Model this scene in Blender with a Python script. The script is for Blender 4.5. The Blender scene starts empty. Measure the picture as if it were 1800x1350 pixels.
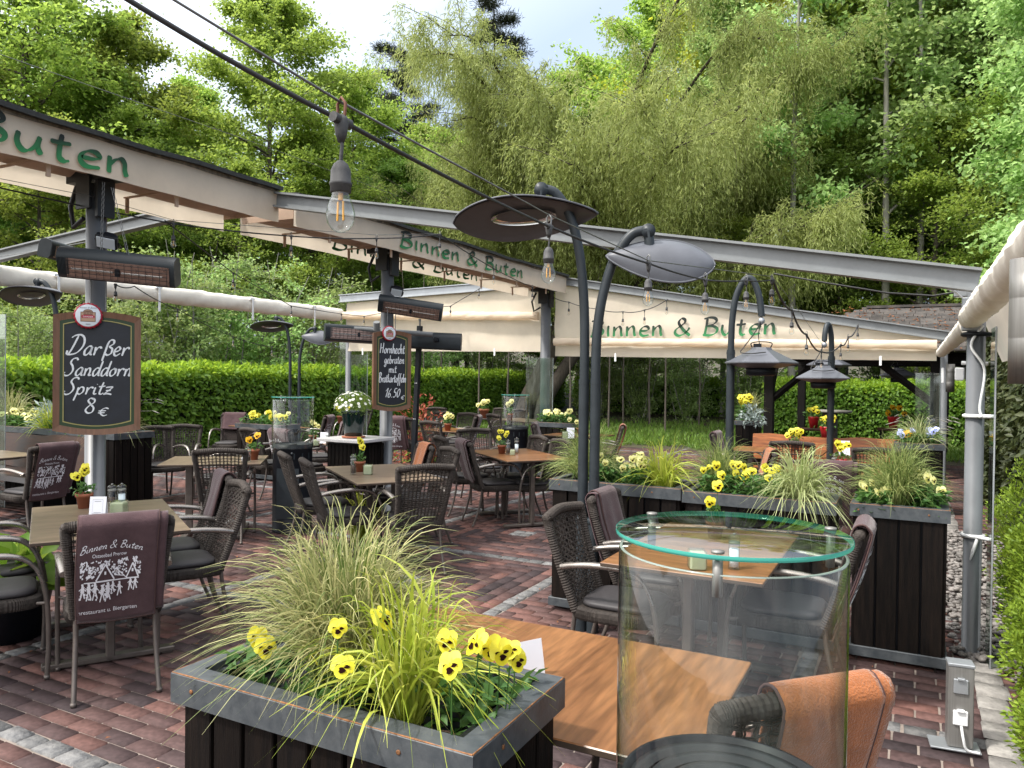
import bpy, bmesh, math, random
import numpy as np
from mathutils import Vector, Matrix
R = math.radians
S = bpy.context.scene
COL = S.collection

# ---------------------------------------------------------------- camera, sky, sun, exposure
YAW, FPX, CAMH = R(27.6), 1350.0, 1.65
_pit, _rol = -math.atan(15/1350), 0.012
_f0 = Vector((-math.sin(YAW), math.cos(YAW), 0)); _r0 = Vector((math.cos(YAW), math.sin(YAW), 0)); _z = Vector((0, 0, 1))
CF = _f0*math.cos(_pit) + _z*math.sin(_pit); _u = _z*math.cos(_pit) - _f0*math.sin(_pit)
CR = _r0*math.cos(_rol) + _u*math.sin(_rol); CU = _u*math.cos(_rol) - _r0*math.sin(_rol)
CC = Vector((0, 0, CAMH))
cd = bpy.data.cameras.new('camera'); cam = bpy.data.objects.new('camera', cd); COL.objects.link(cam)
cd.sensor_width = 36; cd.lens = 27.0; cd.clip_start = 0.05; cd.clip_end = 600
M = Matrix((CR, CU, -CF)).transposed().to_4x4(); M.translation = CC
cam.matrix_world = M
S.camera = cam
SUN_AZ, SUN_EL = math.atan2(-0.62, -0.78), R(56)
w = bpy.data.worlds.new('World'); S.world = w; w.use_nodes = True
nt = w.node_tree; nt.nodes.clear()
sky = nt.nodes.new('ShaderNodeTexSky'); sky.sky_type = 'NISHITA'; sky.sun_disc = False
sky.sun_elevation = SUN_EL; sky.sun_rotation = SUN_AZ
sky.dust_density = 3.5; sky.air_density = 1.0; sky.ozone_density = 1.0
bg = nt.nodes.new('ShaderNodeBackground'); bg.inputs[1].default_value = 0.15
ow = nt.nodes.new('ShaderNodeOutputWorld')
# thin high cloud: pale blue ahead; unseen sun side behind us brightened for fill
def _n(k, **kw):
    n = nt.nodes.new(k)
    for a, v in kw.items(): setattr(n, a, v)
    return n
_l = nt.links.new; vtc = _n('ShaderNodeTexCoord'); vn = _n('ShaderNodeTexNoise'); vn.inputs['Scale'].default_value = 2.2; vn.inputs['Detail'].default_value = 5
vmr = _n('ShaderNodeMapRange'); vmr.inputs[1].default_value = .3; vmr.inputs[2].default_value = .7; vmr.inputs[3].default_value = .6; vmr.inputs[4].default_value = .85
_l(vtc.outputs['Generated'], vn.inputs['Vector']); _l(vn.outputs['Fac'], vmr.inputs[0])
dt = _n('ShaderNodeVectorMath', operation='DOT_PRODUCT'); dt.inputs[1].default_value = (math.sin(SUN_AZ)*math.cos(SUN_EL), math.cos(SUN_AZ)*math.cos(SUN_EL), math.sin(SUN_EL)); _l(vtc.outputs['Generated'], dt.inputs[0])
vr = _n('ShaderNodeValToRGB'); dm = _n('ShaderNodeMapRange'); dm.inputs[1].default_value = -1; dm.inputs[2].default_value = 1; _l(dt.outputs['Value'], dm.inputs[0]); _l(dm.outputs[0], vr.inputs[0])
vr.color_ramp.elements[0].position = .55; vr.color_ramp.elements[0].color = (.20, .235, .285, 1); vr.color_ramp.elements[1].position = .92; vr.color_ramp.elements[1].color = (1, .98, .94, 1)
vx = _n('ShaderNodeVectorMath', operation='SCALE'); vx.inputs['Scale'].default_value = 11.5; _l(vr.outputs[0], vx.inputs[0])
veil = _n('ShaderNodeMixRGB'); _l(vmr.outputs[0], veil.inputs[0]); _l(sky.outputs[0], veil.inputs[1]); _l(vx.outputs[0], veil.inputs[2]); _l(veil.outputs[0], bg.inputs[0]); nt.links.new(bg.outputs[0], ow.inputs[0])
sl = bpy.data.lights.new('sun', 'SUN'); sl.energy = 2.3; sl.angle = R(5.0); sl.color = (1.0, 0.96, 0.89)
so = bpy.data.objects.new('sun', sl); COL.objects.link(so)
_sd = Vector((math.sin(SUN_AZ)*math.cos(SUN_EL), math.cos(SUN_AZ)*math.cos(SUN_EL), math.sin(SUN_EL)))
so.rotation_euler = (-_sd).to_track_quat('-Z', 'Y').to_euler(); so.location = _sd*60
vs = S.view_settings; vs.view_transform = 'Standard'; vs.look = 'None'; vs.gamma = 1; vs.exposure = 1.2
vs.use_curve_mapping = False
S.render.engine = 'CYCLES'
cy = S.cycles; cy.max_bounces = 8; cy.diffuse_bounces = 4; cy.glossy_bounces = 3; cy.transmission_bounces = 4
cy.transparent_max_bounces = 16; cy.use_denoising = True; cy.sample_clamp_indirect = 6; cy.caustics_reflective = False; cy.caustics_refractive = False

# ---------------------------------------------------------------- points on the plan
def ray(px, py): return CF*FPX + CR*(px-900) - CU*(py-675)
def at(px, py, z=0.0):
    d = ray(px, py); return CC + d*((z-CAMH)/d.z)
def atd(px, py, dep): return CC + ray(px, py)*(dep/FPX)
def aty(px, py, y):
    d = ray(px, py); return CC + d*(y/d.y)
def atx(px, py, x):
    d = ray(px, py); return CC + d*(x/d.x)
def gp(px, dep):
    p = atd(px, 664, dep); return Vector((p.x, p.y, 0))

# ---------------------------------------------------------------- objects
def put(name, me, parent=None, mats=()):
    o = bpy.data.objects.new(name, me); COL.objects.link(o)
    for m in mats: me.materials.append(m)
    if parent is not None: o.parent = parent
    return o
def tag(o, label, cat, group=None, kind=None):
    if label: o['label'] = label
    if cat: o['category'] = cat
    if group: o['group'] = group
    if kind: o['kind'] = kind
    return o
def thing(name, label, cat, loc=(0, 0, 0), rz=0, group=None):
    o = bpy.data.objects.new(name, None); COL.objects.link(o); o.empty_display_size = .1
    o.location = loc; o.rotation_euler = (0, 0, rz)
    return tag(o, label, cat, group)
def struct(o):
    o['kind'] = 'structure'; return o
def dup(o, loc=None, rz=None, label=None, group=None, scale=None, parent=None):
    c = o.copy(); COL.objects.link(c)
    if parent is not None: c.parent = parent
    if loc is not None: c.location = loc
    if rz is not None: c.rotation_euler = (o.rotation_euler[0], o.rotation_euler[1], rz)
    if label: c['label'] = label
    if group: c['group'] = group
    if scale is not None: c.scale = scale if hasattr(scale, '__len__') else (scale,)*3
    for ch in list(o.children): dup(ch, parent=c)
    return c

class MB:
    """collects shapes for ONE mesh"""
    def __init__(s): s.v = []; s.f = []; s.m = []; s.s = []
    def add(s, vs, fs, mi=0, smooth=False):
        n = len(s.v); s.v += [tuple(p) for p in vs]
        for f in fs: s.f.append(tuple(i+n for i in f)); s.m.append(mi); s.s.append(smooth)
        return s
    def box(s, c, d, mi=0, rz=0, mat=None):
        x, y, z = d[0]/2, d[1]/2, d[2]/2
        vs = [Vector(p) for p in ((-x,-y,-z),(x,-y,-z),(x,y,-z),(-x,y,-z),(-x,-y,z),(x,-y,z),(x,y,z),(-x,y,z))]
        if mat is not None: vs = [mat @ p for p in vs]
        elif rz:
            m = Matrix.Rotation(rz, 3, 'Z'); vs = [m @ p for p in vs]
        vs = [p+Vector(c) for p in vs]
        return s.add(vs, [(0,3,2,1),(4,5,6,7),(0,1,5,4),(1,2,6,5),(2,3,7,6),(3,0,4,7)], mi)
    def bbox(s, c, d, b=0.006, mi=0, rz=0):
        """box with chamfered vertical and horizontal edges"""
        x, y, z = d[0]/2, d[1]/2, d[2]/2; b = min(b, x*.45, y*.45, z*.45)
        rings = [(x-b, y-b, -z), (x, y, -z+b), (x, y, z-b), (x-b, y-b, z)]
        vs = []
        for (a, e, h) in rings:
            k = b
            vs += [(-a+k,-e,h),(a-k,-e,h),(a,-e+k,h),(a,e-k,h),(a-k,e,h),(-a+k,e,h),(-a,e-k,h),(-a,-e+k,h)]
        fs = [tuple(reversed(range(8))), tuple(range(24, 32))]
        for r in range(3):
            for i in range(8):
                j = (i+1) % 8; fs.append((r*8+i, r*8+j, r*8+8+j, r*8+8+i))
        m = Matrix.Rotation(rz, 3, 'Z')
        return s.add([m @ Vector(p) + Vector(c) for p in vs], fs, mi)
    def tube(s, pts, r, n=8, mi=0, caps=True, smooth=True, flat=None):
        pts = [Vector(p) for p in pts]; k = len(pts)
        rs = r if hasattr(r, '__len__') else [r]*k
        T = []
        for i in range(k):
            t = pts[min(i+1, k-1)] - pts[max(i-1, 0)]
            T.append(t.normalized() if t.length > 1e-9 else Vector((0, 0, 1)))
        up = Vector((0, 0, 1)) if abs(T[0].z) < .95 else Vector((0, 1, 0))
        nrm = (up - T[0]*up.dot(T[0])).normalized()
        vs = []
        for i in range(k):
            nrm = nrm - T[i]*nrm.dot(T[i])
            nrm = nrm.normalized() if nrm.length > 1e-6 else T[i].orthogonal().normalized()
            b = T[i].cross(nrm)
            for j in range(n):
                a = 2*math.pi*j/n
                vs.append(pts[i] + nrm*(math.cos(a)*rs[i]*(flat or 1)) + b*(math.sin(a)*rs[i]))
        fs = []
        for i in range(k-1):
            for j in range(n):
                q = (j+1) % n; fs.append((i*n+j, i*n+q, (i+1)*n+q, (i+1)*n+j))
        s.add(vs, fs, mi, smooth)
        if caps:
            s.add(vs[:n], [tuple(reversed(range(n)))], mi); s.add(vs[-n:], [tuple(range(n))], mi)
        return s
    def lathe(s, prof, n=24, c=(0, 0, 0), mi=0, smooth=True, mat=None, jag=None, caps=True):
        vs = []
        for (r, z) in prof:
            for j in range(n):
                a = 2*math.pi*j/n; rr = r*(1+(jag(j, n) if jag else 0))
                p = Vector((rr*math.cos(a), rr*math.sin(a), z))
                if mat is not None: p = mat @ p
                vs.append(p+Vector(c))
        fs = []
        for i in range(len(prof)-1):
            for j in range(n):
                q = (j+1) % n; fs.append((i*n+j, i*n+q, (i+1)*n+q, (i+1)*n+j))
        if caps and prof[0][0] > 1e-6: fs.append(tuple(reversed(range(n))))
        if caps and prof[-1][0] > 1e-6: fs.append(tuple(range((len(prof)-1)*n, len(prof)*n)))
        return s.add(vs, fs, mi, smooth)
    def prism(s, poly, d, mat=None, mi=0):
        """polygon in local xz, thickness d along local y (from 0 to d)"""
        n = len(poly)
        vs = [Vector((p[0], 0, p[1])) for p in poly] + [Vector((p[0], d, p[1])) for p in poly]
        if mat is not None: vs = [mat @ p for p in vs]
        fs = [tuple(range(n)), tuple(reversed(range(n, 2*n)))] + [(i, i+n, (i+1) % n+n, (i+1) % n) for i in range(n)]
        return s.add(vs, fs, mi)
    def grid(s, fn, nu, nv, mi=0, smooth=True, closed=False):
        vs = [fn(i/nu, j/nv) for j in range(nv+1) for i in range(nu+1)]
        fs = [(j*(nu+1)+i, j*(nu+1)+i+1, (j+1)*(nu+1)+i+1, (j+1)*(nu+1)+i) for j in range(nv) for i in range(nu)]
        return s.add(vs, fs, mi, smooth)
    def mesh(s, name):
        me = bpy.data.meshes.new(name); me.from_pydata(s.v, [], s.f)
        me.polygons.foreach_set('material_index', s.m); me.polygons.foreach_set('use_smooth', s.s); me.update()
        return me
    def build(s, name, mats, parent=None):
        if not isinstance(mats, (list, tuple)): mats = [mats]
        return put(name, s.mesh(name), parent, mats)

def np_mesh(name, V, F):
    """V (n,3), F (m,k) numpy"""
    me = bpy.data.meshes.new(name); k = F.shape[1]
    me.vertices.add(len(V)); me.vertices.foreach_set('co', V.astype(np.float32).ravel())
    me.loops.add(F.size); me.loops.foreach_set('vertex_index', F.astype(np.int32).ravel())
    me.polygons.add(len(F)); me.polygons.foreach_set('loop_start', np.arange(0, F.size, k, dtype=np.int32))
    me.update(calc_edges=True); me.validate()
    return me
def unit(a): return a/np.maximum(np.linalg.norm(a, axis=-1, keepdims=True), 1e-9)
def leaves(name, P, D, N, L, W, fold=.18):
    """leaf faces: base P, direction D, normal N, length L, width W (arrays)"""
    n = len(P); D = unit(D); B = unit(np.cross(D, N)); N = unit(np.cross(B, D))
    L = np.broadcast_to(np.asarray(L, float), (n,))[:, None]; W = np.broadcast_to(np.asarray(W, float), (n,))[:, None]
    mid = P + D*L*.45
    V = np.empty((n, 4, 3)); V[:, 0] = P; V[:, 1] = mid + B*W*.5 + N*W*fold; V[:, 2] = P + D*L - N*L*.12; V[:, 3] = mid - B*W*.5 + N*W*fold
    base = (np.arange(n)*4)[:, None]
    F = np.concatenate([base+np.array([[0, 1, 2]]), base+np.array([[0, 2, 3]])], 0)
    return np_mesh(name, V.reshape(-1, 3), F)
def catmull(pts, n=6):
    pts = [Vector(p) for p in pts]
    if len(pts) < 3: 
        return [pts[0].lerp(pts[-1], i/n) for i in range(n+1)]
    q = [pts[0]*2-pts[1]] + pts + [pts[-1]*2-pts[-2]]; out = []
    for i in range(1, len(q)-2):
        for k in range(n):
            t = k/n; a, b, c, d = q[i-1], q[i], q[i+1], q[i+2]
            out.append(((2*b) + (c-a)*t + (2*a-5*b+4*c-d)*t*t + (3*b-a-3*c+d)*t**3)*.5)
    out.append(pts[-1]); return out

# ---------------------------------------------------------------- materials
def lin(*c): return tuple(((x/255)/12.92 if x/255 <= .04045 else ((x/255+.055)/1.055)**2.4) for x in c)+(1,)
def mat(name, col, rough=.6, metal=0, spec=.5, var=0.0, vscale=20, bump=0.0, bscale=80, island=0.0, sheen=0, stretch=None, col2=None, coat=0, trans=0.0, objrand=0):
    m = bpy.data.materials.new(name); m.use_nodes = True; t = m.node_tree; b = t.nodes['Principled BSDF']
    c = tuple(col)[:3]+(1,)
    b.inputs['Base Color'].default_value = c; b.inputs['Roughness'].default_value = rough; b.inputs['Metallic'].default_value = metal
    b.inputs['Specular IOR Level'].default_value = spec
    if sheen: b.inputs['Sheen Weight'].default_value = sheen; b.inputs['Sheen Roughness'].default_value = .4
    if coat: b.inputs['Coat Weight'].default_value = coat; b.inputs['Coat Roughness'].default_value = .15
    L = t.links.new; src = None
    tc = t.nodes.new('ShaderNodeTexCoord'); vec = tc.outputs['Object']
    if stretch:
        mp = t.nodes.new('ShaderNodeMapping'); mp.inputs['Scale'].default_value = stretch; L(vec, mp.inputs[0]); vec = mp.outputs[0]
    if var or col2:
        n = t.nodes.new('ShaderNodeTexNoise'); n.inputs['Scale'].default_value = vscale; n.inputs['Detail'].default_value = 6; n.inputs['Roughness'].default_value = .65
        L(vec, n.inputs['Vector'])
        r = t.nodes.new('ShaderNodeValToRGB'); L(n.outputs['Fac'], r.inputs[0])
        r.color_ramp.elements[0].position = .33; r.color_ramp.elements[1].position = .68
        c2 = tuple(col2)[:3]+(1,) if col2 else tuple(min(1, x*(1+var)) for x in c[:3])+(1,)
        c1 = c if col2 else tuple(x*(1-var) for x in c[:3])+(1,)
        r.color_ramp.elements[0].color = c1; r.color_ramp.elements[1].color = c2
        src = r.outputs[0]
        rr = t.nodes.new('ShaderNodeMapRange'); rr.inputs[3].default_value = max(.05, rough-.12); rr.inputs[4].default_value = min(1, rough+.12)
        L(n.outputs['Fac'], rr.inputs[0]); L(rr.outputs[0], b.inputs['Roughness'])
    if island or objrand:
        h = t.nodes.new('ShaderNodeHueSaturation')
        if island: g = t.nodes.new('ShaderNodeNewGeometry'); o = g.outputs['Random Per Island']
        else: g = t.nodes.new('ShaderNodeObjectInfo'); o = g.outputs['Random']
        a = island or objrand
        mr = t.nodes.new('ShaderNodeMapRange'); mr.inputs[3].default_value = 1-a; mr.inputs[4].default_value = 1+a
        L(o, mr.inputs[0]); L(mr.outputs[0], h.inputs['Value'])
        if src is not None: L(src, h.inputs['Color'])
        else: h.inputs['Color'].default_value = c
        src = h.outputs[0]
    if src is not None: L(src, b.inputs['Base Color'])
    if bump:
        n2 = t.nodes.new('ShaderNodeTexNoise'); n2.inputs['Scale'].default_value = bscale; n2.inputs['Detail'].default_value = 5
        L(vec, n2.inputs['Vector'])
        bp = t.nodes.new('ShaderNodeBump'); bp.inputs['Strength'].default_value = bump; bp.inputs['Distance'].default_value = .01
        L(n2.outputs['Fac'], bp.inputs['Height']); L(bp.outputs[0], b.inputs['Normal'])
    if trans:
        o = t.nodes['Material Output']; tr = t.nodes.new('ShaderNodeBsdfTranslucent'); mx = t.nodes.new('ShaderNodeMixShader')
        mx.inputs[0].default_value = trans; tr.inputs[0].default_value = c
        if src is not None: L(src, tr.inputs[0])
        L(b.outputs[0], mx.inputs[1]); L(tr.outputs[0], mx.inputs[2]); L(mx.outputs[0], o.inputs[0])
    return m
def leafmat(name, c1, c2, tr=.45, rough=.5, objrand=.0, trcol=None):
    """leaf: colour differs leaf by leaf, light passes through"""
    m = bpy.data.materials.new(name); m.use_nodes = True; t = m.node_tree; b = t.nodes['Principled BSDF']; L = t.links.new
    g = t.nodes.new('ShaderNodeNewGeometry'); r = t.nodes.new('ShaderNodeValToRGB')
    L(g.outputs['Random Per Island'], r.inputs[0])
    r.color_ramp.elements[0].color = tuple(c1)[:3]+(1,); r.color_ramp.elements[1].color = tuple(c2)[:3]+(1,)
    src = r.outputs[0]
    if objrand:
        h = t.nodes.new('ShaderNodeHueSaturation'); oi = t.nodes.new('ShaderNodeObjectInfo')
        mr = t.nodes.new('ShaderNodeMapRange'); mr.inputs[3].default_value = 1-objrand; mr.inputs[4].default_value = 1+objrand
        L(oi.outputs['Random'], mr.inputs[0]); L(mr.outputs[0], h.inputs['Value'])
        mr2 = t.nodes.new('ShaderNodeMapRange'); mr2.inputs[3].default_value = .485; mr2.inputs[4].default_value = .515
        L(oi.outputs['Random'], mr2.inputs[0]); L(mr2.outputs[0], h.inputs['Hue'])
        L(src, h.inputs['Color']); src = h.outputs[0]
    L(src, b.inputs['Base Color']); b.inputs['Roughness'].default_value = rough; b.inputs['Specular IOR Level'].default_value = .35
    o = t.nodes['Material Output']; tn = t.nodes.new('ShaderNodeBsdfTranslucent'); mx = t.nodes.new('ShaderNodeMixShader'); mx.inputs[0].default_value = tr
    h2 = t.nodes.new('ShaderNodeHueSaturation'); h2.inputs['Value'].default_value = 1.5; h2.inputs['Hue'].default_value = .485
    L(src, h2.inputs['Color']); L(h2.outputs[0], tn.inputs[0])
    L(b.outputs[0], mx.inputs[1]); L(tn.outputs[0], mx.inputs[2]); L(mx.outputs[0], o.inputs[0])
    return m
def glassmat(name, tint=(.9, .96, .94), base=.045, rough=.0, top=.75):
    """clear pane or shell: lets light through, mirrors the sky more at grazing angles"""
    m = bpy.data.materials.new(name); m.use_nodes = True; t = m.node_tree; t.nodes.clear(); L = t.links.new
    o = t.nodes.new('ShaderNodeOutputMaterial'); mx = t.nodes.new('ShaderNodeMixShader'); lw = t.nodes.new('ShaderNodeLayerWeight'); lw.inputs[0].default_value = .5
    pw = t.nodes.new('ShaderNodeMath'); pw.operation = 'POWER'; L(lw.outputs['Facing'], pw.inputs[0]); pw.inputs[1].default_value = 3
    mr = t.nodes.new('ShaderNodeMapRange'); mr.inputs[3].default_value = base; mr.inputs[4].default_value = top; L(pw.outputs[0], mr.inputs[0])
    tc = t.nodes.new('ShaderNodeTexCoord'); mp = t.nodes.new('ShaderNodeMapping'); mp.inputs['Scale'].default_value = (9, 9, 2.5); nz = t.nodes.new('ShaderNodeTexNoise'); nz.inputs['Scale'].default_value = 1.6; nz.inputs['Detail'].default_value = 7; L(tc.outputs['Object'], mp.inputs[0]); L(mp.outputs[0], nz.inputs['Vector'])
    sm = t.nodes.new('ShaderNodeMapRange'); sm.inputs[1].default_value = .45; sm.inputs[2].default_value = .8; sm.inputs[3].default_value = 0; sm.inputs[4].default_value = .07; L(nz.outputs['Fac'], sm.inputs[0])
    df = t.nodes.new('ShaderNodeBsdfDiffuse'); df.inputs[0].default_value = (.55, .57, .55, 1); m2 = t.nodes.new('ShaderNodeMixShader'); L(sm.outputs[0], m2.inputs[0])     # wiped dust
    tr = t.nodes.new('ShaderNodeBsdfTransparent'); gl = t.nodes.new('ShaderNodeBsdfGlossy'); gl.inputs['Roughness'].default_value = rough
    gr = t.nodes.new('ShaderNodeValToRGB'); gr.color_ramp.elements[0].position = .55; gr.color_ramp.elements[0].color = tuple(tint)+(1,); gr.color_ramp.elements[1].color = tuple(x*y for x, y in zip(tint, (.42, .56, .46)))+(1,)
    L(lw.outputs['Facing'], gr.inputs[0]); L(gr.outputs[0], tr.inputs[0])      # longer way through the glass at the edges
    L(mr.outputs[0], mx.inputs[0]); L(tr.outputs[0], mx.inputs[1]); L(gl.outputs[0], mx.inputs[2]); L(mx.outputs[0], m2.inputs[1]); L(df.outputs[0], m2.inputs[2]); L(m2.outputs[0], o.inputs[0])
    return m
def woodmat(name, c1, c2, scale=3.0, axis='X', rough=.45, seed=0):
    m = bpy.data.materials.new(name); m.use_nodes = True; t = m.node_tree; b = t.nodes['Principled BSDF']; L = t.links.new
    tc = t.nodes.new('ShaderNodeTexCoord'); mp = t.nodes.new('ShaderNodeMapping')
    mp.inputs['Scale'].default_value = {'X': (.9, 9, 9), 'Y': (9, .9, 9), 'Z': (9, 9, .9)}[axis]; mp.inputs['Location'].default_value = (seed, seed*.7, seed*.3)
    oi = t.nodes.new('ShaderNodeObjectInfo'); ad = t.nodes.new('ShaderNodeVectorMath'); ad.operation = 'MULTIPLY_ADD'
    L(oi.outputs['Random'], ad.inputs[0]); ad.inputs[1].default_value = (7, 5, 3); L(tc.outputs['Object'], ad.inputs[2])
    L(ad.outputs[0], mp.inputs[0])
    n = t.nodes.new('ShaderNodeTexNoise'); n.inputs['Scale'].default_value = scale; n.inputs['Detail'].default_value = 8; n.inputs['Roughness'].default_value = .6; n.inputs['Distortion'].default_value = 1.2
    L(mp.outputs[0], n.inputs['Vector'])
    r = t.nodes.new('ShaderNodeValToRGB'); r.color_ramp.elements[0].position = .32; r.color_ramp.elements[1].position = .7
    r.color_ramp.elements[0].color = tuple(c1)[:3]+(1,); r.color_ramp.elements[1].color = tuple(c2)[:3]+(1,)
    L(n.outputs['Fac'], r.inputs[0])
    n3 = t.nodes.new('ShaderNodeTexNoise'); n3.inputs['Scale'].default_value = scale*7; n3.inputs['Detail'].default_value = 4; L(mp.outputs[0], n3.inputs['Vector'])
    mxr = t.nodes.new('ShaderNodeMapRange'); mxr.inputs[1].default_value = .35; mxr.inputs[2].default_value = .65; mxr.inputs[3].default_value = .72; mxr.inputs[4].default_value = 1.12
    L(n3.outputs['Fac'], mxr.inputs[0])
    h = t.nodes.new('ShaderNodeHueSaturation'); L(r.outputs[0], h.inputs['Color']); L(mxr.outputs[0], h.inputs['Value'])
    L(h.outputs[0], b.inputs['Base Color']); b.inputs['Roughness'].default_value = rough; b.inputs['Specular IOR Level'].default_value = .3
    bp = t.nodes.new('ShaderNodeBump'); bp.inputs['Strength'].default_value = .12; bp.inputs['Distance'].default_value = .004
    L(n3.outputs['Fac'], bp.inputs['Height']); L(bp.outputs[0], b.inputs['Normal'])
    return m
K = {}
K['grey'] = mat('grey_paint', (.17, .18, .185), .42, .0, var=.12, vscale=6, bump=.03, bscale=120)
K['greylight'] = mat('grey_post_paint', (.105, .112, .122), .38, .0, var=.1, vscale=5)
K['greydark'] = mat('dark_grey_paint', (.016, .018, .02), .5, 0, .25, var=.2, vscale=9)
K['black'] = mat('black_metal', (.008, .0095, .013), .45, 0, .2, var=.2, vscale=10)
K['anthra'] = mat('anthracite_paint', (.022, .028, .033), .42, 0, .3, var=.15, vscale=12)
K['lampgrey'] = mat('lamp_grey_paint', (.085, .09, .105), .42, 0, .4, var=.1, vscale=9)
K['lampunder'] = mat('lamp_inner_enamel', (.075, .07, .073), .35, var=.12, vscale=9)
K['steel'] = mat('brushed_steel', (.20, .195, .185), .48, .5, var=.15, vscale=4, stretch=(40, 40, 1))
K['edgepale'] = mat('glass_cut_edge', (.42, .5, .46), .1, 0, .8, trans=.5)
K['mirror'] = mat('polished_reflector', (.5, .49, .47), .1, .95)
K['zinc'] = mat('zinc_sheet', (.33, .35, .37), .4, .55, var=.15, vscale=4)
K['fabric'] = mat('cream_awning_fabric', (.82, .725, .595), .85, 0, .2, var=.08, vscale=2.2, bump=.12, bscale=9, trans=.48)
K['fabricw'] = mat('pale_awning_fabric', (.75, .71, .64), .85, 0, .2, var=.08, vscale=4, bump=.3, bscale=9, trans=.15)
K['fabricd'] = mat('beige_canopy_fabric', (.56, .42, .32), .9, 0, .2, var=.12, vscale=3, bump=.2, bscale=10, trans=.25)
K['capd'] = mat('weathered_roofing_felt', (.02, .021, .02), .75, var=.5, vscale=30, bump=.3, bscale=60)
K['cape'] = mat('stained_fabric_edge', (.30, .26, .2), .9, var=.4, vscale=14, col2=(.05, .048, .04))
K['slat'] = mat('black_stained_timber', (.0045, .004, .004), .6, 0, .08, var=.6, vscale=5, bump=.3, bscale=30, island=.4, stretch=(9, 9, .8), col2=(.012, .0085, .007))
K['rim'] = mat('grey_painted_steel_rim', (.034, .041, .048), .45, 0, .3, var=.3, vscale=14, bump=.1, bscale=60, col2=(.075, .082, .088))
K['rust'] = mat('rusted_edge', (.2, .085, .03), .7, .2, var=.5, vscale=60)
K['soil'] = mat('potting_soil', (.035, .02, .013), .95, var=.6, vscale=120, bump=1, bscale=160, col2=(.1, .055, .035))
K['liner'] = mat('black_plastic_liner', (.01, .011, .013), .25)
K['wicker'] = mat('brown_wicker', (.028, .0235, .021), .6, 0, .15, var=.3, vscale=60, island=.4, col2=(.06, .05, .044))
K['wickerlight'] = mat('light_wicker', (.16, .15, .14), .5, var=.3, vscale=60, island=.25)
K['cushion'] = mat('charcoal_cushion', (.035, .032, .034), .55, 0, .4, var=.15, vscale=30, bump=.1, bscale=300)
K['tubebrown'] = mat('bronze_metal_tube', (.105, .088, .078), .4, .4, var=.15, vscale=20)
K['armmetal'] = mat('polished_arm_metal', (.26, .235, .215), .28, .75, var=.12, vscale=30)
K['wood'] = woodmat('oak_laminate', (.12, .05, .02), (.25, .115, .047), .9, 'Y', .3)
K['wood2'] = woodmat('weathered_oak_laminate', (.11, .078, .055), (.2, .148, .102), .9, 'Y', .36)
K['edge'] = mat('dark_laminate_edge', (.05, .034, .024), .5)
K['bench'] = woodmat('varnished_larch', (.14, .042, .014), (.37, .13, .04), 1.3, 'X', .3)
K['benchshaded'] = woodmat('varnished_dark_larch_shaded', (.016, .0055, .0028), (.052, .017, .0065), 1.3, 'X', .35)  # dark stain, deepened so the colour holds the shade over the left bench
K['timber'] = mat('black_timber', (.008, .007, .0065), .7, 0, .1, var=.4, vscale=6, stretch=(8, 8, 1))
K['blanket'] = mat('dark_mauve_fleece', (.078, .048, .052), .95, 0, .1, var=.16, vscale=14, bump=.35, bscale=220, sheen=.25)
K['orange'] = mat('orange_fleece', (.30, .105, .038), .95, 0, .1, var=.18, vscale=20, bump=.6, bscale=180, sheen=.3)
K['stitch'] = mat('dark_edge_stitch', (.06, .03, .028), .9)
K['print'] = mat('white_print', (.75, .76, .8), .8, var=.06, vscale=60)
K['pot'] = mat('terracotta', (.30, .10, .05), .75, var=.15, vscale=40, bump=.1)
K['redpot'] = mat('red_glaze', (.4, .012, .015), .3)
K['white'] = mat('white_card', (.78, .79, .84), .7)
K['ink'] = mat('grey_ink', (.18, .18, .22), .8)
K['yellow'] = mat('yellow_wax', (.6, .56, .13), .5)
K['frost'] = mat('frosted_glass', (.56, .6, .42), .35, trans=.4)
K['clear'] = glassmat('clear_glass', (.96, .985, .975), .04, 0, .9)
K['lidglass'] = glassmat('green_tinted_glass', (.84, .95, .90), .16)
K['rimglass'] = mat('green_glass_edge', (.08, .45, .38), .08, 0, .8, trans=.35)
K['panel'] = glassmat('wind_screen_glass', (.74, .83, .79), .10, .03)
K['pglass'] = glassmat('bulb_glass', (.93, .95, .95), .06, 0, .6)
K['fila'] = mat('amber_filament', (.8, .38, .04), .4)
K['granite'] = mat('speckled_granite', (.32, .31, .31), .35, var=.6, vscale=140, col2=(.62, .6, .6))
K['sett'] = mat('grey_granite_sett', (.095, .095, .098), .9, 0, .2, var=.3, vscale=24, bump=.8, bscale=50, island=.3, col2=(.185, .182, .178))
K['kerb'] = mat('pale_granite_sett', (.19, .18, .17), .9, 0, .2, var=.3, vscale=20, bump=.9, bscale=40, island=.25, col2=(.31, .295, .275))
K['pebble'] = mat('pebble', (.17, .155, .145), .7, island=.5, var=.2, vscale=20)
K['copper'] = mat('copper_reflector', (.30, .20, .165), .3, .6, var=.2, vscale=30)
K['heatrod'] = mat('quartz_rod', (.6, .58, .56), .25, .3)
K['board'] = mat('blackboard', (.009, .011, .017), .55, var=.4, vscale=9)
K['frame'] = mat('brown_frame_wood', (.15, .072, .038), .5, var=.25, vscale=5, stretch=(9, 9, 1))
K['signgreen'] = mat('dark_green_band', (.018, .04, .012), .5)
K['gold'] = mat('gold_line', (.34, .28, .1), .45)
K['chalk'] = mat('white_chalk', (.66, .68, .7), .9, var=.22, vscale=90)
K['red'] = mat('red_enamel', (.38, .012, .035), .4)
K['enamel'] = mat('white_enamel', (.66, .71, .76), .35)
K['brown'] = mat('brown_emblem', (.17, .085, .055), .6)
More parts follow.
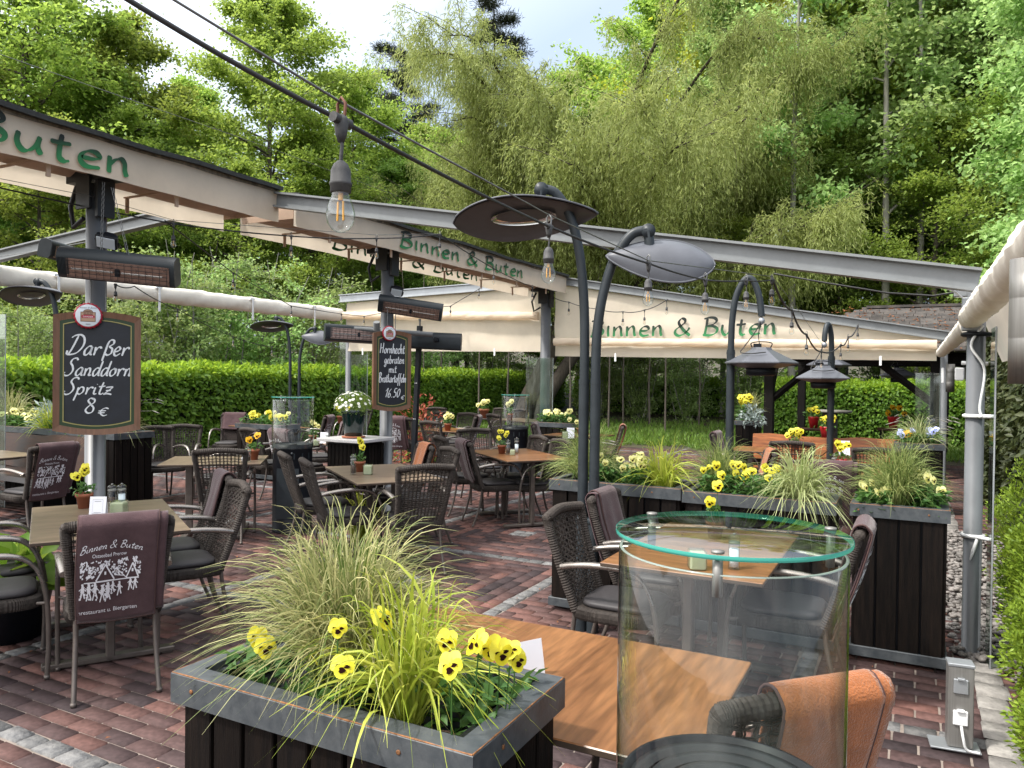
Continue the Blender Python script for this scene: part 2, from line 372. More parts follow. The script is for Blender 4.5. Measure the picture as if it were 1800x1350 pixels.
K['tan'] = mat('tan_emblem', (.4, .26, .17), .6)
K['greenpot'] = mat('dark_green_glaze', (.006, .02, .018), .12, 0, .6)
K['shingle'] = mat('grey_shingle', (.04, .038, .037), .95, 0, .1, var=.4, vscale=7, bump=.8, bscale=14, island=.3, col2=(.085, .075, .068))
K['litterleaf'] = mat('orange_dead_leaves', (.2, .07, .02), .9, island=.4)
K['whiteplastic'] = mat('white_plastic', (.68, .69, .7), .4)
K['bark'] = mat('grey_brown_bark', (.06, .05, .04), .9, var=.4, vscale=9, bump=1, bscale=20, stretch=(3, 3, .6), col2=(.12, .1, .083))
K['barkpale'] = mat('pale_grey_bark', (.17, .165, .14), .85, var=.3, vscale=9, bump=.5, bscale=20, stretch=(3, 3, .8), col2=(.26, .25, .22))
K['barkwillow'] = mat('willow_bark', (.035, .03, .024), .95, 0, .1, var=.4, vscale=6, bump=1, bscale=12, stretch=(3, 3, .5), col2=(.08, .068, .055))
K['beech'] = leafmat('beech_leaf', (0.15, 0.24, 0.035), (0.29, 0.4, 0.08), 0.5, objrand=.16)
K['maple'] = leafmat('maple_leaf', (0.18, 0.3, 0.085), (0.38, 0.52, 0.2), 0.5, objrand=.16)
K['yellowleaf'] = leafmat('young_yellow_leaf', (0.25, 0.3, 0.025), (0.42, 0.48, 0.05), 0.48)
K['willow'] = leafmat('willow_leaf', (0.2, 0.275, 0.07), (0.36, 0.44, 0.155), 0.48, objrand=.05)
K['shrubleaf'] = leafmat('pale_shrub_leaf', (0.14, 0.22, 0.06), (0.3, 0.4, 0.14), 0.42, objrand=.12)
K['darkleaf'] = leafmat('dark_leaf', (0.1, 0.19, 0.032), (0.2, 0.32, 0.065), 0.45, objrand=.15)
K['pine'] = leafmat('pine_needle', (.018, .028, .014), (.05, .06, .034), .15)
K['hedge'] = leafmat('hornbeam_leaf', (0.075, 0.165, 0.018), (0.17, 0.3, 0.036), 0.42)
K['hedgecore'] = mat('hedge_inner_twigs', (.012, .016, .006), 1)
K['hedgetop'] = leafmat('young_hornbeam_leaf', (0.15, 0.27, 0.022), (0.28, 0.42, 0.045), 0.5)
K['yew'] = leafmat('yew_needle', (.022, .035, .010), (.07, .085, .028), .2)
K['cypress'] = leafmat('golden_cypress_leaf', (.10, .17, .014), (.27, .38, .04), .3)
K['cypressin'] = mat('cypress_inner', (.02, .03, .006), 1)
K['grassb'] = leafmat('sedge_blade', (0.075, 0.135, 0.022), (0.5, 0.47, 0.23), 0.3)
K['grassv'] = leafmat('variegated_blade', (.20, .28, .02), (.50, .54, .10), .35)
K['grassw'] = leafmat('pale_variegated_blade', (.18, .24, .07), (.46, .50, .26), .35)
K['petal'] = leafmat('yellow_petal', (.62, .56, .02), (.76, .72, .09), .3)
K['petalpale'] = leafmat('pale_yellow_petal', (.68, .66, .22), (.8, .78, .4), .3)
K['petalorange'] = leafmat('golden_petal', (.66, .36, .005), (.72, .45, .01), .3)
K['petalblue'] = leafmat('pale_blue_petal', (.35, .42, .8), (.55, .6, .9), .3)
K['petalwhite'] = leafmat('white_petal', (.72, .73, .72), (.82, .82, .8), .3)
K['blotch'] = mat('dark_purple_blotch', (.012, .003, .003), .9, 0, .05)
K['pansyleaf'] = leafmat('pansy_leaf', (.035, .105, .022), (.09, .19, .045), .3)
K['hosta'] = leafmat('hosta_leaf', (0.1, 0.22, 0.02), (0.22, 0.34, 0.05), 0.35)
K['grassg'] = leafmat('green_sedge_blade', (.06, .125, .02), (.36, .40, .15), .3)
K['silver'] = leafmat('silver_leaf', (.22, .28, .26), (.4, .46, .44), .2)
K['redleaf'] = leafmat('red_young_leaf', (.24, .06, .03), (.4, .13, .07), .3)
K['lawn'] = leafmat('lawn_blade', (0.08, 0.17, 0.022), (0.17, 0.27, 0.045), 0.35)
K['cable'] = mat('black_cable', (.013, .013, .014), .6)
K['wire'] = mat('steel_wire', (.14, .14, .14), .4, .7)
K['socket'] = mat('black_rubber_socket', (.022, .022, .024), .65, var=.5, vscale=60, col2=(.06, .06, .06))
K['rusty'] = mat('rusty_hook', (.12, .045, .025), .8)
K['daisycore'] = mat('daisy_core', (.5, .42, .05), .8)
def greenink():
    m = bpy.data.materials.new('green_black_lettering'); m.use_nodes = True; t = m.node_tree; b = t.nodes['Principled BSDF']; L = t.links.new
    tc = t.nodes.new('ShaderNodeTexCoord'); sp = t.nodes.new('ShaderNodeSeparateXYZ'); r = t.nodes.new('ShaderNodeValToRGB')
    L(tc.outputs['Object'], sp.inputs[0]); mr = t.nodes.new('ShaderNodeMapRange'); mr.inputs[1].default_value = .0; mr.inputs[2].default_value = .2
    n = t.nodes.new('ShaderNodeTexNoise'); n.inputs['Scale'].default_value = 7; L(tc.outputs['Object'], n.inputs['Vector'])
    ad = t.nodes.new('ShaderNodeMath'); ad.operation = 'MULTIPLY_ADD'; L(n.outputs['Fac'], ad.inputs[0]); ad.inputs[1].default_value = .16; 
    sb = t.nodes.new('ShaderNodeMath'); sb.operation = 'SUBTRACT'; L(sp.outputs['Z'], sb.inputs[0]); sb.inputs[1].default_value = .08
    L(sb.outputs[0], ad.inputs[2]); L(ad.outputs[0], mr.inputs[0]); L(mr.outputs[0], r.inputs[0])
    r.color_ramp.elements[0].color = (.02, .19, .06, 1); r.color_ramp.elements[1].color = (.008, .014, .012, 1); r.color_ramp.elements[1].position = .8
    L(r.outputs[0], b.inputs['Base Color']); b.inputs['Roughness'].default_value = .8
    return m
K['greenink'] = greenink()
# ================================================================ SETTING: ground, paving, lawn
rnd = random.Random(5)
def plane(name, x0, x1, y0, y1, z, m, n=1):
    b = MB(); b.grid(lambda u, v: Vector((x0+(x1-x0)*u, y0+(y1-y0)*v, z)), n, n, smooth=False)
    return struct(b.build(name, m))
K['earth'] = mat('forest_floor', (.02, .032, .01), 1, var=.5, vscale=1.6, bump=.6, bscale=9, col2=(.07, .045, .026))
K['joint'] = mat('sandy_joint', (.26, .215, .185), .95, var=.35, vscale=8, col2=(.15, .125, .108))
g = MB()
def gz(x, y):
    d = max(0, math.hypot(x+2, y-9)-17)
    return -.03 + min(6.0, d*.055) * (1 if y > 14 or x < -12 else .3)
g.grid(lambda u, v: Vector((-150+300*u, -90+270*v, gz(-150+300*u, -90+270*v))), 60, 60)
struct(g.build('ground', K['earth']))
plane('paving_bed', -12.4, .32, -2, 21, -.006, K['joint'])
# brick paving in a 2.05 m grid of granite setts
def brickmat():
    m = bpy.data.materials.new('red_clinker_brick'); m.use_nodes = True; t = m.node_tree; b = t.nodes['Principled BSDF']; L = t.links.new
    gm = t.nodes.new('ShaderNodeNewGeometry'); r = t.nodes.new('ShaderNodeValToRGB'); L(gm.outputs['Random Per Island'], r.inputs[0])
    e = r.color_ramp.elements; e[0].color = (.040, .029, .031, 1); e[1].color = (.145, .066, .053, 1)
    a = e.new(.3); a.color = (.063, .040, .040, 1); a = e.new(.65); a.color = (.096, .052, .047, 1)
    tc = t.nodes.new('ShaderNodeTexCoord')
    n = t.nodes.new('ShaderNodeTexNoise'); n.inputs['Scale'].default_value = 38; n.inputs['Detail'].default_value = 8; L(tc.outputs['Object'], n.inputs['Vector'])
    n2 = t.nodes.new('ShaderNodeTexNoise'); n2.inputs['Scale'].default_value = 1.1; n2.inputs['Detail'].default_value = 3; L(tc.outputs['Object'], n2.inputs['Vector'])
    ma = t.nodes.new('ShaderNodeMath'); ma.operation = 'ADD'; L(n.outputs['Fac'], ma.inputs[0]); L(n2.outputs['Fac'], ma.inputs[1])
    mr = t.nodes.new('ShaderNodeMapRange'); mr.inputs[1].default_value = .7; mr.inputs[2].default_value = 1.3; mr.inputs[3].default_value = .62; mr.inputs[4].default_value = 1.36; L(ma.outputs[0], mr.inputs[0])
    h = t.nodes.new('ShaderNodeHueSaturation'); L(r.outputs[0], h.inputs['Color']); L(mr.outputs[0], h.inputs['Value']); h.inputs['Saturation'].default_value = .92
    L(h.outputs[0], b.inputs['Base Color'])
    rr = t.nodes.new('ShaderNodeMapRange'); b.inputs['Specular IOR Level'].default_value = .16; rr.inputs[3].default_value = .6; rr.inputs[4].default_value = .9; L(n.outputs['Fac'], rr.inputs[0]); L(rr.outputs[0], b.inputs['Roughness'])
    bp = t.nodes.new('ShaderNodeBump'); bp.inputs['Strength'].default_value = .35; bp.inputs['Distance'].default_value = .004; L(n.outputs['Fac'], bp.inputs['Height']); L(bp.outputs[0], b.inputs['Normal'])
    return m
K['brick'] = brickmat()
bricks = []; setts = []
GX, GY, ST = -4.62, 2.03, 2.05
BL, BW = .205, .102
def brick(cx, cy, lx, ly): bricks.append((cx, cy, lx-.0075, ly-.0075))
x_lo, x_hi, y_lo, y_hi = -12.3, .3, -.05, 20.5
i0, i1 = -4, 3; j0, j1 = -2, 10
for i in range(i0, i1+1):
    for j in range(j0, j1):
        ax, ay = GX+ST*i+.055, GY+ST*j+.055; bx, by = ax+ST-.11, ay+ST-.11
        W_ = bx-ax
        if (i, j) in ((0, 2), (0, 3), (-1, 2), (-1, 3), (0, 1), (1, 3), (-1, 4), (0, 4), (-2, 3), (-2, 2)):   # cells laid in square rings round four setts
            nr = 8; rw = (W_/2-.12)/nr
            for k in range(nr):
                o = rw*k; ln = W_-2*o-rw; nb = max(1, round(ln/BL)); l = ln/nb
                for q in range(nb):
                    brick(ax+o+l*(q+.5), ay+o+rw/2, l, rw); brick(bx-o-l*(q+.5), by-o-rw/2, l, rw)
                    brick(bx-o-rw/2, ay+o+l*(q+.5), rw, l); brick(ax+o+rw/2, by-o-l*(q+.5), rw, l)
            for sx in (-1, 1):
                for sy in (-1, 1): setts.append(((ax+bx)/2+.058*sx, (ay+by)/2+.058*sy, .105, .105))
        else:
            nr = 19; rw = W_/nr
            for k in range(nr):
                off = -BL*(.5 if k % 2 else 0) - rnd.random()*.02; x = ax+off
                while x < bx-.01:
                    x1 = min(x+BL, bx); x0 = max(x, ax)
                    if x1-x0 > .03: brick((x0+x1)/2, ay+rw*(k+.5), x1-x0, rw)
                    x += BL
def lay_setts(along, c, a0, a1):
    p = a0
    while p < a1:
        l = rnd.uniform(.10, .17)
        if along == 'x': setts.append((p+l/2, c+rnd.uniform(-.004, .004), l-.012, rnd.uniform(.088, .1)))
        else: setts.append((c+rnd.uniform(-.004, .004), p+l/2, rnd.uniform(.088, .1), l-.012))
        p += l
for j in range(j0, j1+1): lay_setts('x', GY+ST*j, x_lo, x_hi)
for i in range(i0, i1+1):
    for j in range(j0, j1): lay_setts('y', GX+ST*i, GY+ST*j+.06, GY+ST*(j+1)-.06)
def slabs(lst, tilt, hz, jag, name, m):
    A = np.array([q for q in lst if x_lo-.1 < q[0] < x_hi+.6 and y_lo-.5 < q[1] < y_hi]); n = len(A); rg = np.random.default_rng(3)
    V = np.zeros((n, 8, 3)); b = .004
    for k, (sx, sy) in enumerate(((-1, -1), (1, -1), (1, 1), (-1, 1))):
        V[:, k, 0] = A[:, 0]+sx*A[:, 2]/2; V[:, k, 1] = A[:, 1]+sy*A[:, 3]/2; V[:, k, 2] = -.03
        V[:, k+4, 0] = A[:, 0]+sx*(A[:, 2]/2-b)+rg.uniform(-jag, jag, n); V[:, k+4, 1] = A[:, 1]+sy*(A[:, 3]/2-b)+rg.uniform(-jag, jag, n)
    t = rg.uniform(-tilt, tilt, (n, 2)); h = rg.uniform(-.0015, .0015, n)+hz
    for k in range(4): V[:, k+4, 2] = h + t[:, 0]*(V[:, k+4, 0]-A[:, 0]) + t[:, 1]*(V[:, k+4, 1]-A[:, 1]); V[:, k, 2] = V[:, k+4, 2]-.012; 
    F = np.array([[4, 5, 6, 7], [0, 1, 5, 4], [1, 2, 6, 5], [2, 3, 7, 6], [3, 0, 4, 7]])
    F = (np.arange(n)*8)[:, None, None]+F[None]
    return put(name, np_mesh(name, V.reshape(-1, 3), F.reshape(-1, 4)), None, [m])
struct(slabs(bricks, .006, .002, .0008, 'paving', K['brick']))
struct(slabs(setts, .02, .004, .005, 'sett_strips', K['sett']))
# kerb of pale setts on the right and the pebble bed behind it
ks = []; p = .4
while p < 13: 
    l = rnd.uniform(.13, .21); ks.append((.39+rnd.uniform(-.012, .012), p+l/2, rnd.uniform(.13, .16), l-.014)); p += l
struct(slabs(ks, .04, .018, .008, 'kerb', K['kerb']))
plane('planting_bed', .46, 9, -1, 14, .0, K['soil'])
rg = np.random.default_rng(8)
ico = bmesh.new(); bmesh.ops.create_icosphere(ico, subdivisions=1, radius=1); IV = np.array([v.co[:] for v in ico.verts]); IF = np.array([[v.index for v in f.verts] for f in ico.faces]); ico.free()
def blobs(name, C, sc, m, kind=None, parent=None):
    n = len(C); V = IV[None]*sc[:, None, :]*(1+rg.uniform(-.12, .12, (n, len(IV), 1)))
    a = rg.uniform(0, 6.28, n); ca, sa = np.cos(a)[:, None], np.sin(a)[:, None]
    V = np.stack([V[..., 0]*ca-V[..., 1]*sa, V[..., 0]*sa+V[..., 1]*ca, V[..., 2]], -1)+C[:, None]
    F = (np.arange(n)*len(IV))[:, None, None]+IF[None]
    me = np_mesh(name, V.reshape(-1, 3), F.reshape(-1, 3)); me.polygons.foreach_set('use_smooth', [True]*len(me.polygons))
    return put(name, me, parent, [m])
n = 2600; C = np.stack([rg.uniform(.22, .95, n), rg.uniform(4.9, 9.5, n), rg.uniform(.004, .05, n)], -1); C = C[(C[:, 0] > .47) | (C[:, 1] > 5.2)]
sc = rg.uniform(.012, .03, (len(C), 1))*np.array([[1.25, .9, .6]])
tag(blobs('pebbles', C, sc, K['pebble']), 'grey and brown pebbles filling the bed behind the steel column', 'pebbles', kind='stuff')
# dead leaves and grit on the bricks
n = 420; P = np.stack([rg.uniform(-8, .3, n), rg.uniform(.9, 12, n), np.full(n, .012)], -1)
D = np.stack([rg.normal(size=n), rg.normal(size=n), rg.uniform(0, .3, n)], -1)
lt = put('leaf_litter', leaves('leaf_litter', P, D, np.tile([0, 0, 1.], (n, 1)), rg.uniform(.012, .034, n), .012), None, [K['litterleaf']])
tag(lt, 'small dead leaves and crumbs scattered over the brick paving', 'litter', kind='stuff')
# lawn beyond the paving
plane('lawn_base', -14, 6, 17.2, 40, .004, K['earth'])
n = 26000; P = np.stack([rg.uniform(-13, 5, n), 17.4+rg.random(n)**1.6*12, np.full(n, .0)], -1)
P = P[(P[:, 1] > 17.4+.5*np.sin(P[:, 0]*2.1)+.3*np.sin(P[:, 0]*5))]; n = len(P)
D = np.stack([rg.normal(0, .45, n), rg.normal(0, .45, n), np.ones(n)], -1)
lw = put('lawn_grass', leaves('lawn_grass', P, D, np.stack([rg.normal(size=n), rg.normal(size=n), np.zeros(n)], -1), rg.uniform(.08, .24, n), .03), None, [K['lawn']])
tag(lw, 'uneven green grass between the brick paving and the far hedge', 'grass', kind='stuff')

# ================================================================ PERGOLA with retracted awnings
perg = thing('pergola', 'long grey steel pergola with cream awnings and lettered valances over the terrace', 'pergola', (-5.5, 5.3, 0))
PO = Vector((-5.5, 5.3, 0))
def pl(v): return Vector(v)-PO
def ptube(name, pts, r, m, n=16, parent=None, **k):
    b = MB(); b.tube([pl(p) for p in pts], r, n, **k); return b.build(name, m, parent or perg)
def post(x, y, r, z, m=None):
    b = MB(); c = pl((x, y, 0)); b.lathe([(r+.05, 0), (r+.05, .012), (r, .014), (r, z), (0, z)], 24, c)
    return b.build('post', m or K['greylight'], perg)
for (x, y, r) in ((-5.5, 3.7, .072), (-5.5, 7.33, .075), (-5.5, 11.72, .085)):
    post(x, y, r, 3.05)
    b = MB(); b.box(pl((x, y, 3.12)), (.5, .16, .1)); b.box(pl((x-.02, y-.09, 2.98)), (.16, .02, .24)); b.box(pl((x+.1, y, 2.95)), (.03, .14, .3))
    b.tube([pl((x-.08, y-.05, 2.8)), pl((x-.2, y-.05, 2.74)), pl((x-.24, y-.05, 2.9)), pl((x-.16, y-.05, 3.05))], .018, 6)
    b.build('post_head', K['greydark'], perg)
for (x, y, r, z) in ((.33, 5.39, .05, 2.2), (.36, 11.9, .045, 2.2), (-9.86, 11.9, .055, 3.0), (-9.9, 5.3, .055, 3.0)): post(x, y, r, z)
def ibeam(name, a, c, h, w, m, parent=perg):
    """I-section rafter from a to c (points at the TOP centre)"""
    a, c = pl(a), pl(c); d = (c-a).normalized(); side = Vector((-d.y, d.x, 0)).normalized(); up = side.cross(d); up = up if up.z > 0 else -up
    sec = [(-w/2, 0), (w/2, 0), (w/2, -.016), (.006, -.02), (.006, -h+.02), (w/2, -h+.016), (w/2, -h), (-w/2, -h), (-w/2, -h+.016), (-.006, -h+.02), (-.006, -.02), (-w/2, -.016)]
    b = MB(); n = len(sec); vs = [a+side*s+up*t for s, t in sec]+[c+side*s+up*t for s, t in sec]
    b.add(vs, [(i, (i+1) % n, (i+1) % n+n, i+n) for i in range(n)]+[tuple(reversed(range(n))), tuple(range(n, 2*n))])
    return b.build(name, m, parent)
ibeam('rafter', (-5.14, 5.2, 3.285), (.34, 5.2, 2.30), .135, .1, K['grey'])
ibeam('rafter', (-5.86, 5.3, 3.36), (-9.95, 5.3, 3.05), .13, .1, K['grey'])
ibeam('rafter', (-5.16, 11.8, 3.30), (.43, 11.8, 2.31), .13, .1, K['grey'])
ibeam('rafter', (-5.84, 11.8, 3.31), (-10.0, 11.8, 3.19), .15, .1, K['zinc'])
# ridge caps, folded canopies, valances
for (y0, y1) in ((-2.5, 5.22), (5.42, 11.75)):
    b = MB(); N_ = 40
    prof = [(-5.93, 3.30), (-5.93, 3.335), (-5.5, 3.385), (-5.09, 3.335), (-5.09, 3.30), (-5.5, 3.345)]
    for k in range(N_):
        pass
    vs = []; 
    for k in range(N_+1):
        y = y0+(y1-y0)*k/N_; wob = .006*math.sin(y*3.1)+.004*math.sin(y*7.7)
        vs += [pl((x, y, z+wob)) for x, z in prof]
    fs = [(k*6+i, k*6+(i+1) % 6, (k+1)*6+(i+1) % 6, (k+1)*6+i) for k in range(N_) for i in range(6)]+[tuple(range(6)), tuple(reversed(range(N_*6, N_*6+6)))]
    b.add(vs, fs); b.build('ridge_cap', K['capd'], perg)
    for (x, s, z0, z1) in ((-5.15, 1, 3.025, 3.30), (-5.85, -1, 2.995, 3.29)):
        b = MB()
        def f(u, v, x=x, s=s, z0=z0, z1=z1, y0=y0, y1=y1):
            y = y0+(y1-y0)*u; z = z1+(z0-z1)*v
            return pl((x+s*(.003*math.sin(y*4.3)+.004*math.sin(y*1.7+1))*v + s*.006*v*math.sin(y*11), y, z+.006*math.sin(y*2.2)*v))
        b.grid(f, 90, 4); vo = b.build('valance', K['fabric'], perg)
        e = MB(); e.grid(lambda u, v: pl((x+s*.008, y0+(y1-y0)*u, z1+.012-.03*v+.004*math.sin(60*u)*v)), 60, 1); e.build('stained_edge', K['cape'], vo).matrix_parent_inverse = Matrix()
    b = MB()
    def f(u, v, y0=y0, y1=y1):
        return pl((-5.82+.64*v, y0+.02+(y1-y0-.04)*u, 3.13+.018*math.cos(v*2*math.pi*3)+.006*math.sin(u*25)))
    b.grid(f, 60, 40); cf = b.build('folded_canopy', K['fabricd'], perg)
    for ye in (y0+.015, y1-.015): q = MB(); q.box(pl((-5.5, ye, 3.19)), (.66, .012, .19)); q.build('end_flap', K['fabricd'], perg)
    y = y0+.55
    while y < y1-.2:
        q = MB(); q.box(pl((-5.5, y, 3.085)), (.66, .025, .012)); q.box(pl((-5.2, y, 3.02)), (.012, .03, .13)); q.box(pl((-5.8, y, 3.02)), (.012, .03, .13)); q.build('strap', K['fabricd'], perg); y += 1.02
# roller tubes on the eaves
def roller(name, a, c, r, m, flat=1.0, wr=.006, n=16, seg=60):
    a, c = pl(a), pl(c); d = c-a; side = Vector((-d.y, d.x, 0)).normalized(); up = Vector((0, 0, 1)); rr = random.Random(int(a.x*100)); ph = rr.random()*6
    b = MB()
    def f(u, v):
        an = 2*math.pi*v; q = r+wr*math.sin(u*37+an*2+ph)*.5+wr*.6*math.sin(u*91+an*3)+wr*.7*math.sin(an*4+u*150)
        return a+d*u+side*(math.cos(an)*q*flat)+up*math.sin(an)*q
    b.grid(f, seg, n); b.add([f(0, i/n) for i in range(n)], [tuple(range(n))]); b.add([f(1, i/n) for i in range(n)], [tuple(reversed(range(n)))])
    return b.build(name, m, perg)
roller('roller_tube', (-9.95, 3.6, 2.80), (-9.95, 11.75, 2.79), .125, K['fabricw'], .8, .008, seg=90)
for y in (4.1, 6.1, 7.6, 9.4, 10.9):
    q = MB(); q.box(pl((-9.83, y, 2.70)), (.012, .03, .34)); q.box(pl((-9.85, y, 2.88)), (.03, .1, .03)); q.build('hanging_strap', K['whiteplastic'], perg)
roller('roller_tube', (.3, .6, 2.03), (.3, 5.33, 2.03), .068, K['fabricw'], 1, .004, seg=120)
roller('roller_tube', (.3, 5.5, 2.0), (.32, 11.7, 2.02), .06, K['fabricw'], 1, .004)
b = MB(); b.bbox(pl((.3, 5.36, 2.05)), (.1, .05, .2)); b.bbox(pl((.25, 5.42, 2.22)), (.08, .05, .12)); b.tube([pl((.31, 5.3, 2.2)), pl((.3, 5.27, 2.05)), pl((.31, 5.3, 1.98))], .008, 6); b.build('roller_bracket', K['zinc'], perg)
b = MB(); b.tube([pl(p) for p in catmull([(.36, 5.33, 1.98), (.30, 5.32, 1.86), (.37, 5.31, 1.72), (.35, 5.31, 1.5), (.36, 5.3, 1.44)])], .008, 6); b.tube([pl(p) for p in catmull([(.1, 5.22, 2.22), (.2, 5.3, 2.19), (.25, 5.34, 2.15)])], .007, 6); b.build('power_cord', K['whiteplastic'], perg)
# hanging side cloth on the right, lit through
b = MB(); b.grid(lambda u, v: pl((.37+.10*v+.02*math.sin(u*9), .8+4.75*u, 2.02-(.30+.05*math.sin(u*5))*v)), 40, 6); b.build('side_cloth', K['fabric'], perg)
# gable curtains at the far end
def gable(xa, za, xb, zb, ha, hb, ra, rb, rr_):
    b = MB(); rr = random.Random(int(xa*10)); ph = [rr.random()*6 for _ in range(6)]
    def f(u, v):
        x = xa+(xb-xa)*u; zt = za+(zb-za)*u; zh = ha+(hb-ha)*u; z = zt+(zh-zt)*v
        w_ = .02*math.sin(u*11+ph[0]+v*3)+.014*math.sin(u*23+v*9+ph[1])+.012*math.sin(v*14+u*5+ph[2])
        return pl((x, 11.84+w_*(.3+v*.7), z))
    b.grid(f, 60, 20); b.build('gable_curtain', K['fabric'], perg)
    roller('curtain_roll', (xa+.03*(1 if xb > xa else -1), 11.74, ra), (xb, 11.74, rb), rr_, K['fabric'], .8, .006, seg=90)
    for t in (.2, .62, .88):
        q = MB(); x = xa+(xb-xa)*t; z = ha+(hb-ha)*t; q.box(pl((x, 11.7, z-.01)), (.03, .008, .13)); q.build('hanging_strap', K['whiteplastic'], perg)
gable(-5.38, 3.2, .27, 2.21, 1.985, 1.915, 2.225, 2.13, .062)
gable(-5.62, 3.18, -9.86, 3.03, 2.06, 2.09, 2.665, 2.78, .07)
# wind screens of glass beside the posts
def screen(x, y, wx, wy, z0, z1, m=None):
    b = MB(); b.bbox(pl((x, y, (z0+z1)/2)), (max(wx, .012), max(wy, .012), z1-z0), .002); o = b.build('glass_screen', m or K['panel'], perg)
    e = MB(); e.box(pl((x+wx/2, y-wy/2, (z0+z1)/2)), (.008, .008, z1-z0)); 
    e.build('edge_strip', K['zinc'], o); return o
screen(.41, 5.24, .0, .26, .02, 1.96); screen(.17, 11.86, .3, 0, .02, 1.75); screen(-9.6, 11.9, .42, 0, .02, 2.02); screen(-9.98, 11.9, .2, 0, .02, 2.3)
screen(-5.56, 11.62, .5, 0, .02, 1.95); screen(-9.75, 5.25, .55, 0, .02, 2.3)
for z in (1.44, .72): 
    b = MB(); b.tube([pl((.33+.056*math.cos(a), 5.39+.056*math.sin(a), z)) for a in [k*.3 for k in range(22)]], .012, 6); b.tube([pl((.35, 5.33, z)), pl((.42, 5.25, z+.005))], .012, 6); b.build('clamp', K['whiteplastic'], perg)
b = MB(); b.tube([pl((.352, 5.33, .71)), pl((.33, 5.32, .64)), pl((.315, 5.33, .58))], [.012, .012, .004], 5); b.build('cable_tie', K['whiteplastic'], perg)
for (x, y, z) in ((.33, 5.39, 1.93), (-5.5, 11.72, 2.05), (-5.5, 11.72, 2.62)):
    b = MB(); b.tube([pl((x+.07*math.cos(a), y+.07*math.sin(a), z)) for a in [k*.3 for k in range(22)]], .014, 6); b.build('clamp', K['black'], perg)
# ================================================================ FURNITURE
def rot2(x, y, a): return (x*math.cos(a)-y*math.sin(a), x*math.sin(a)+y*math.cos(a))
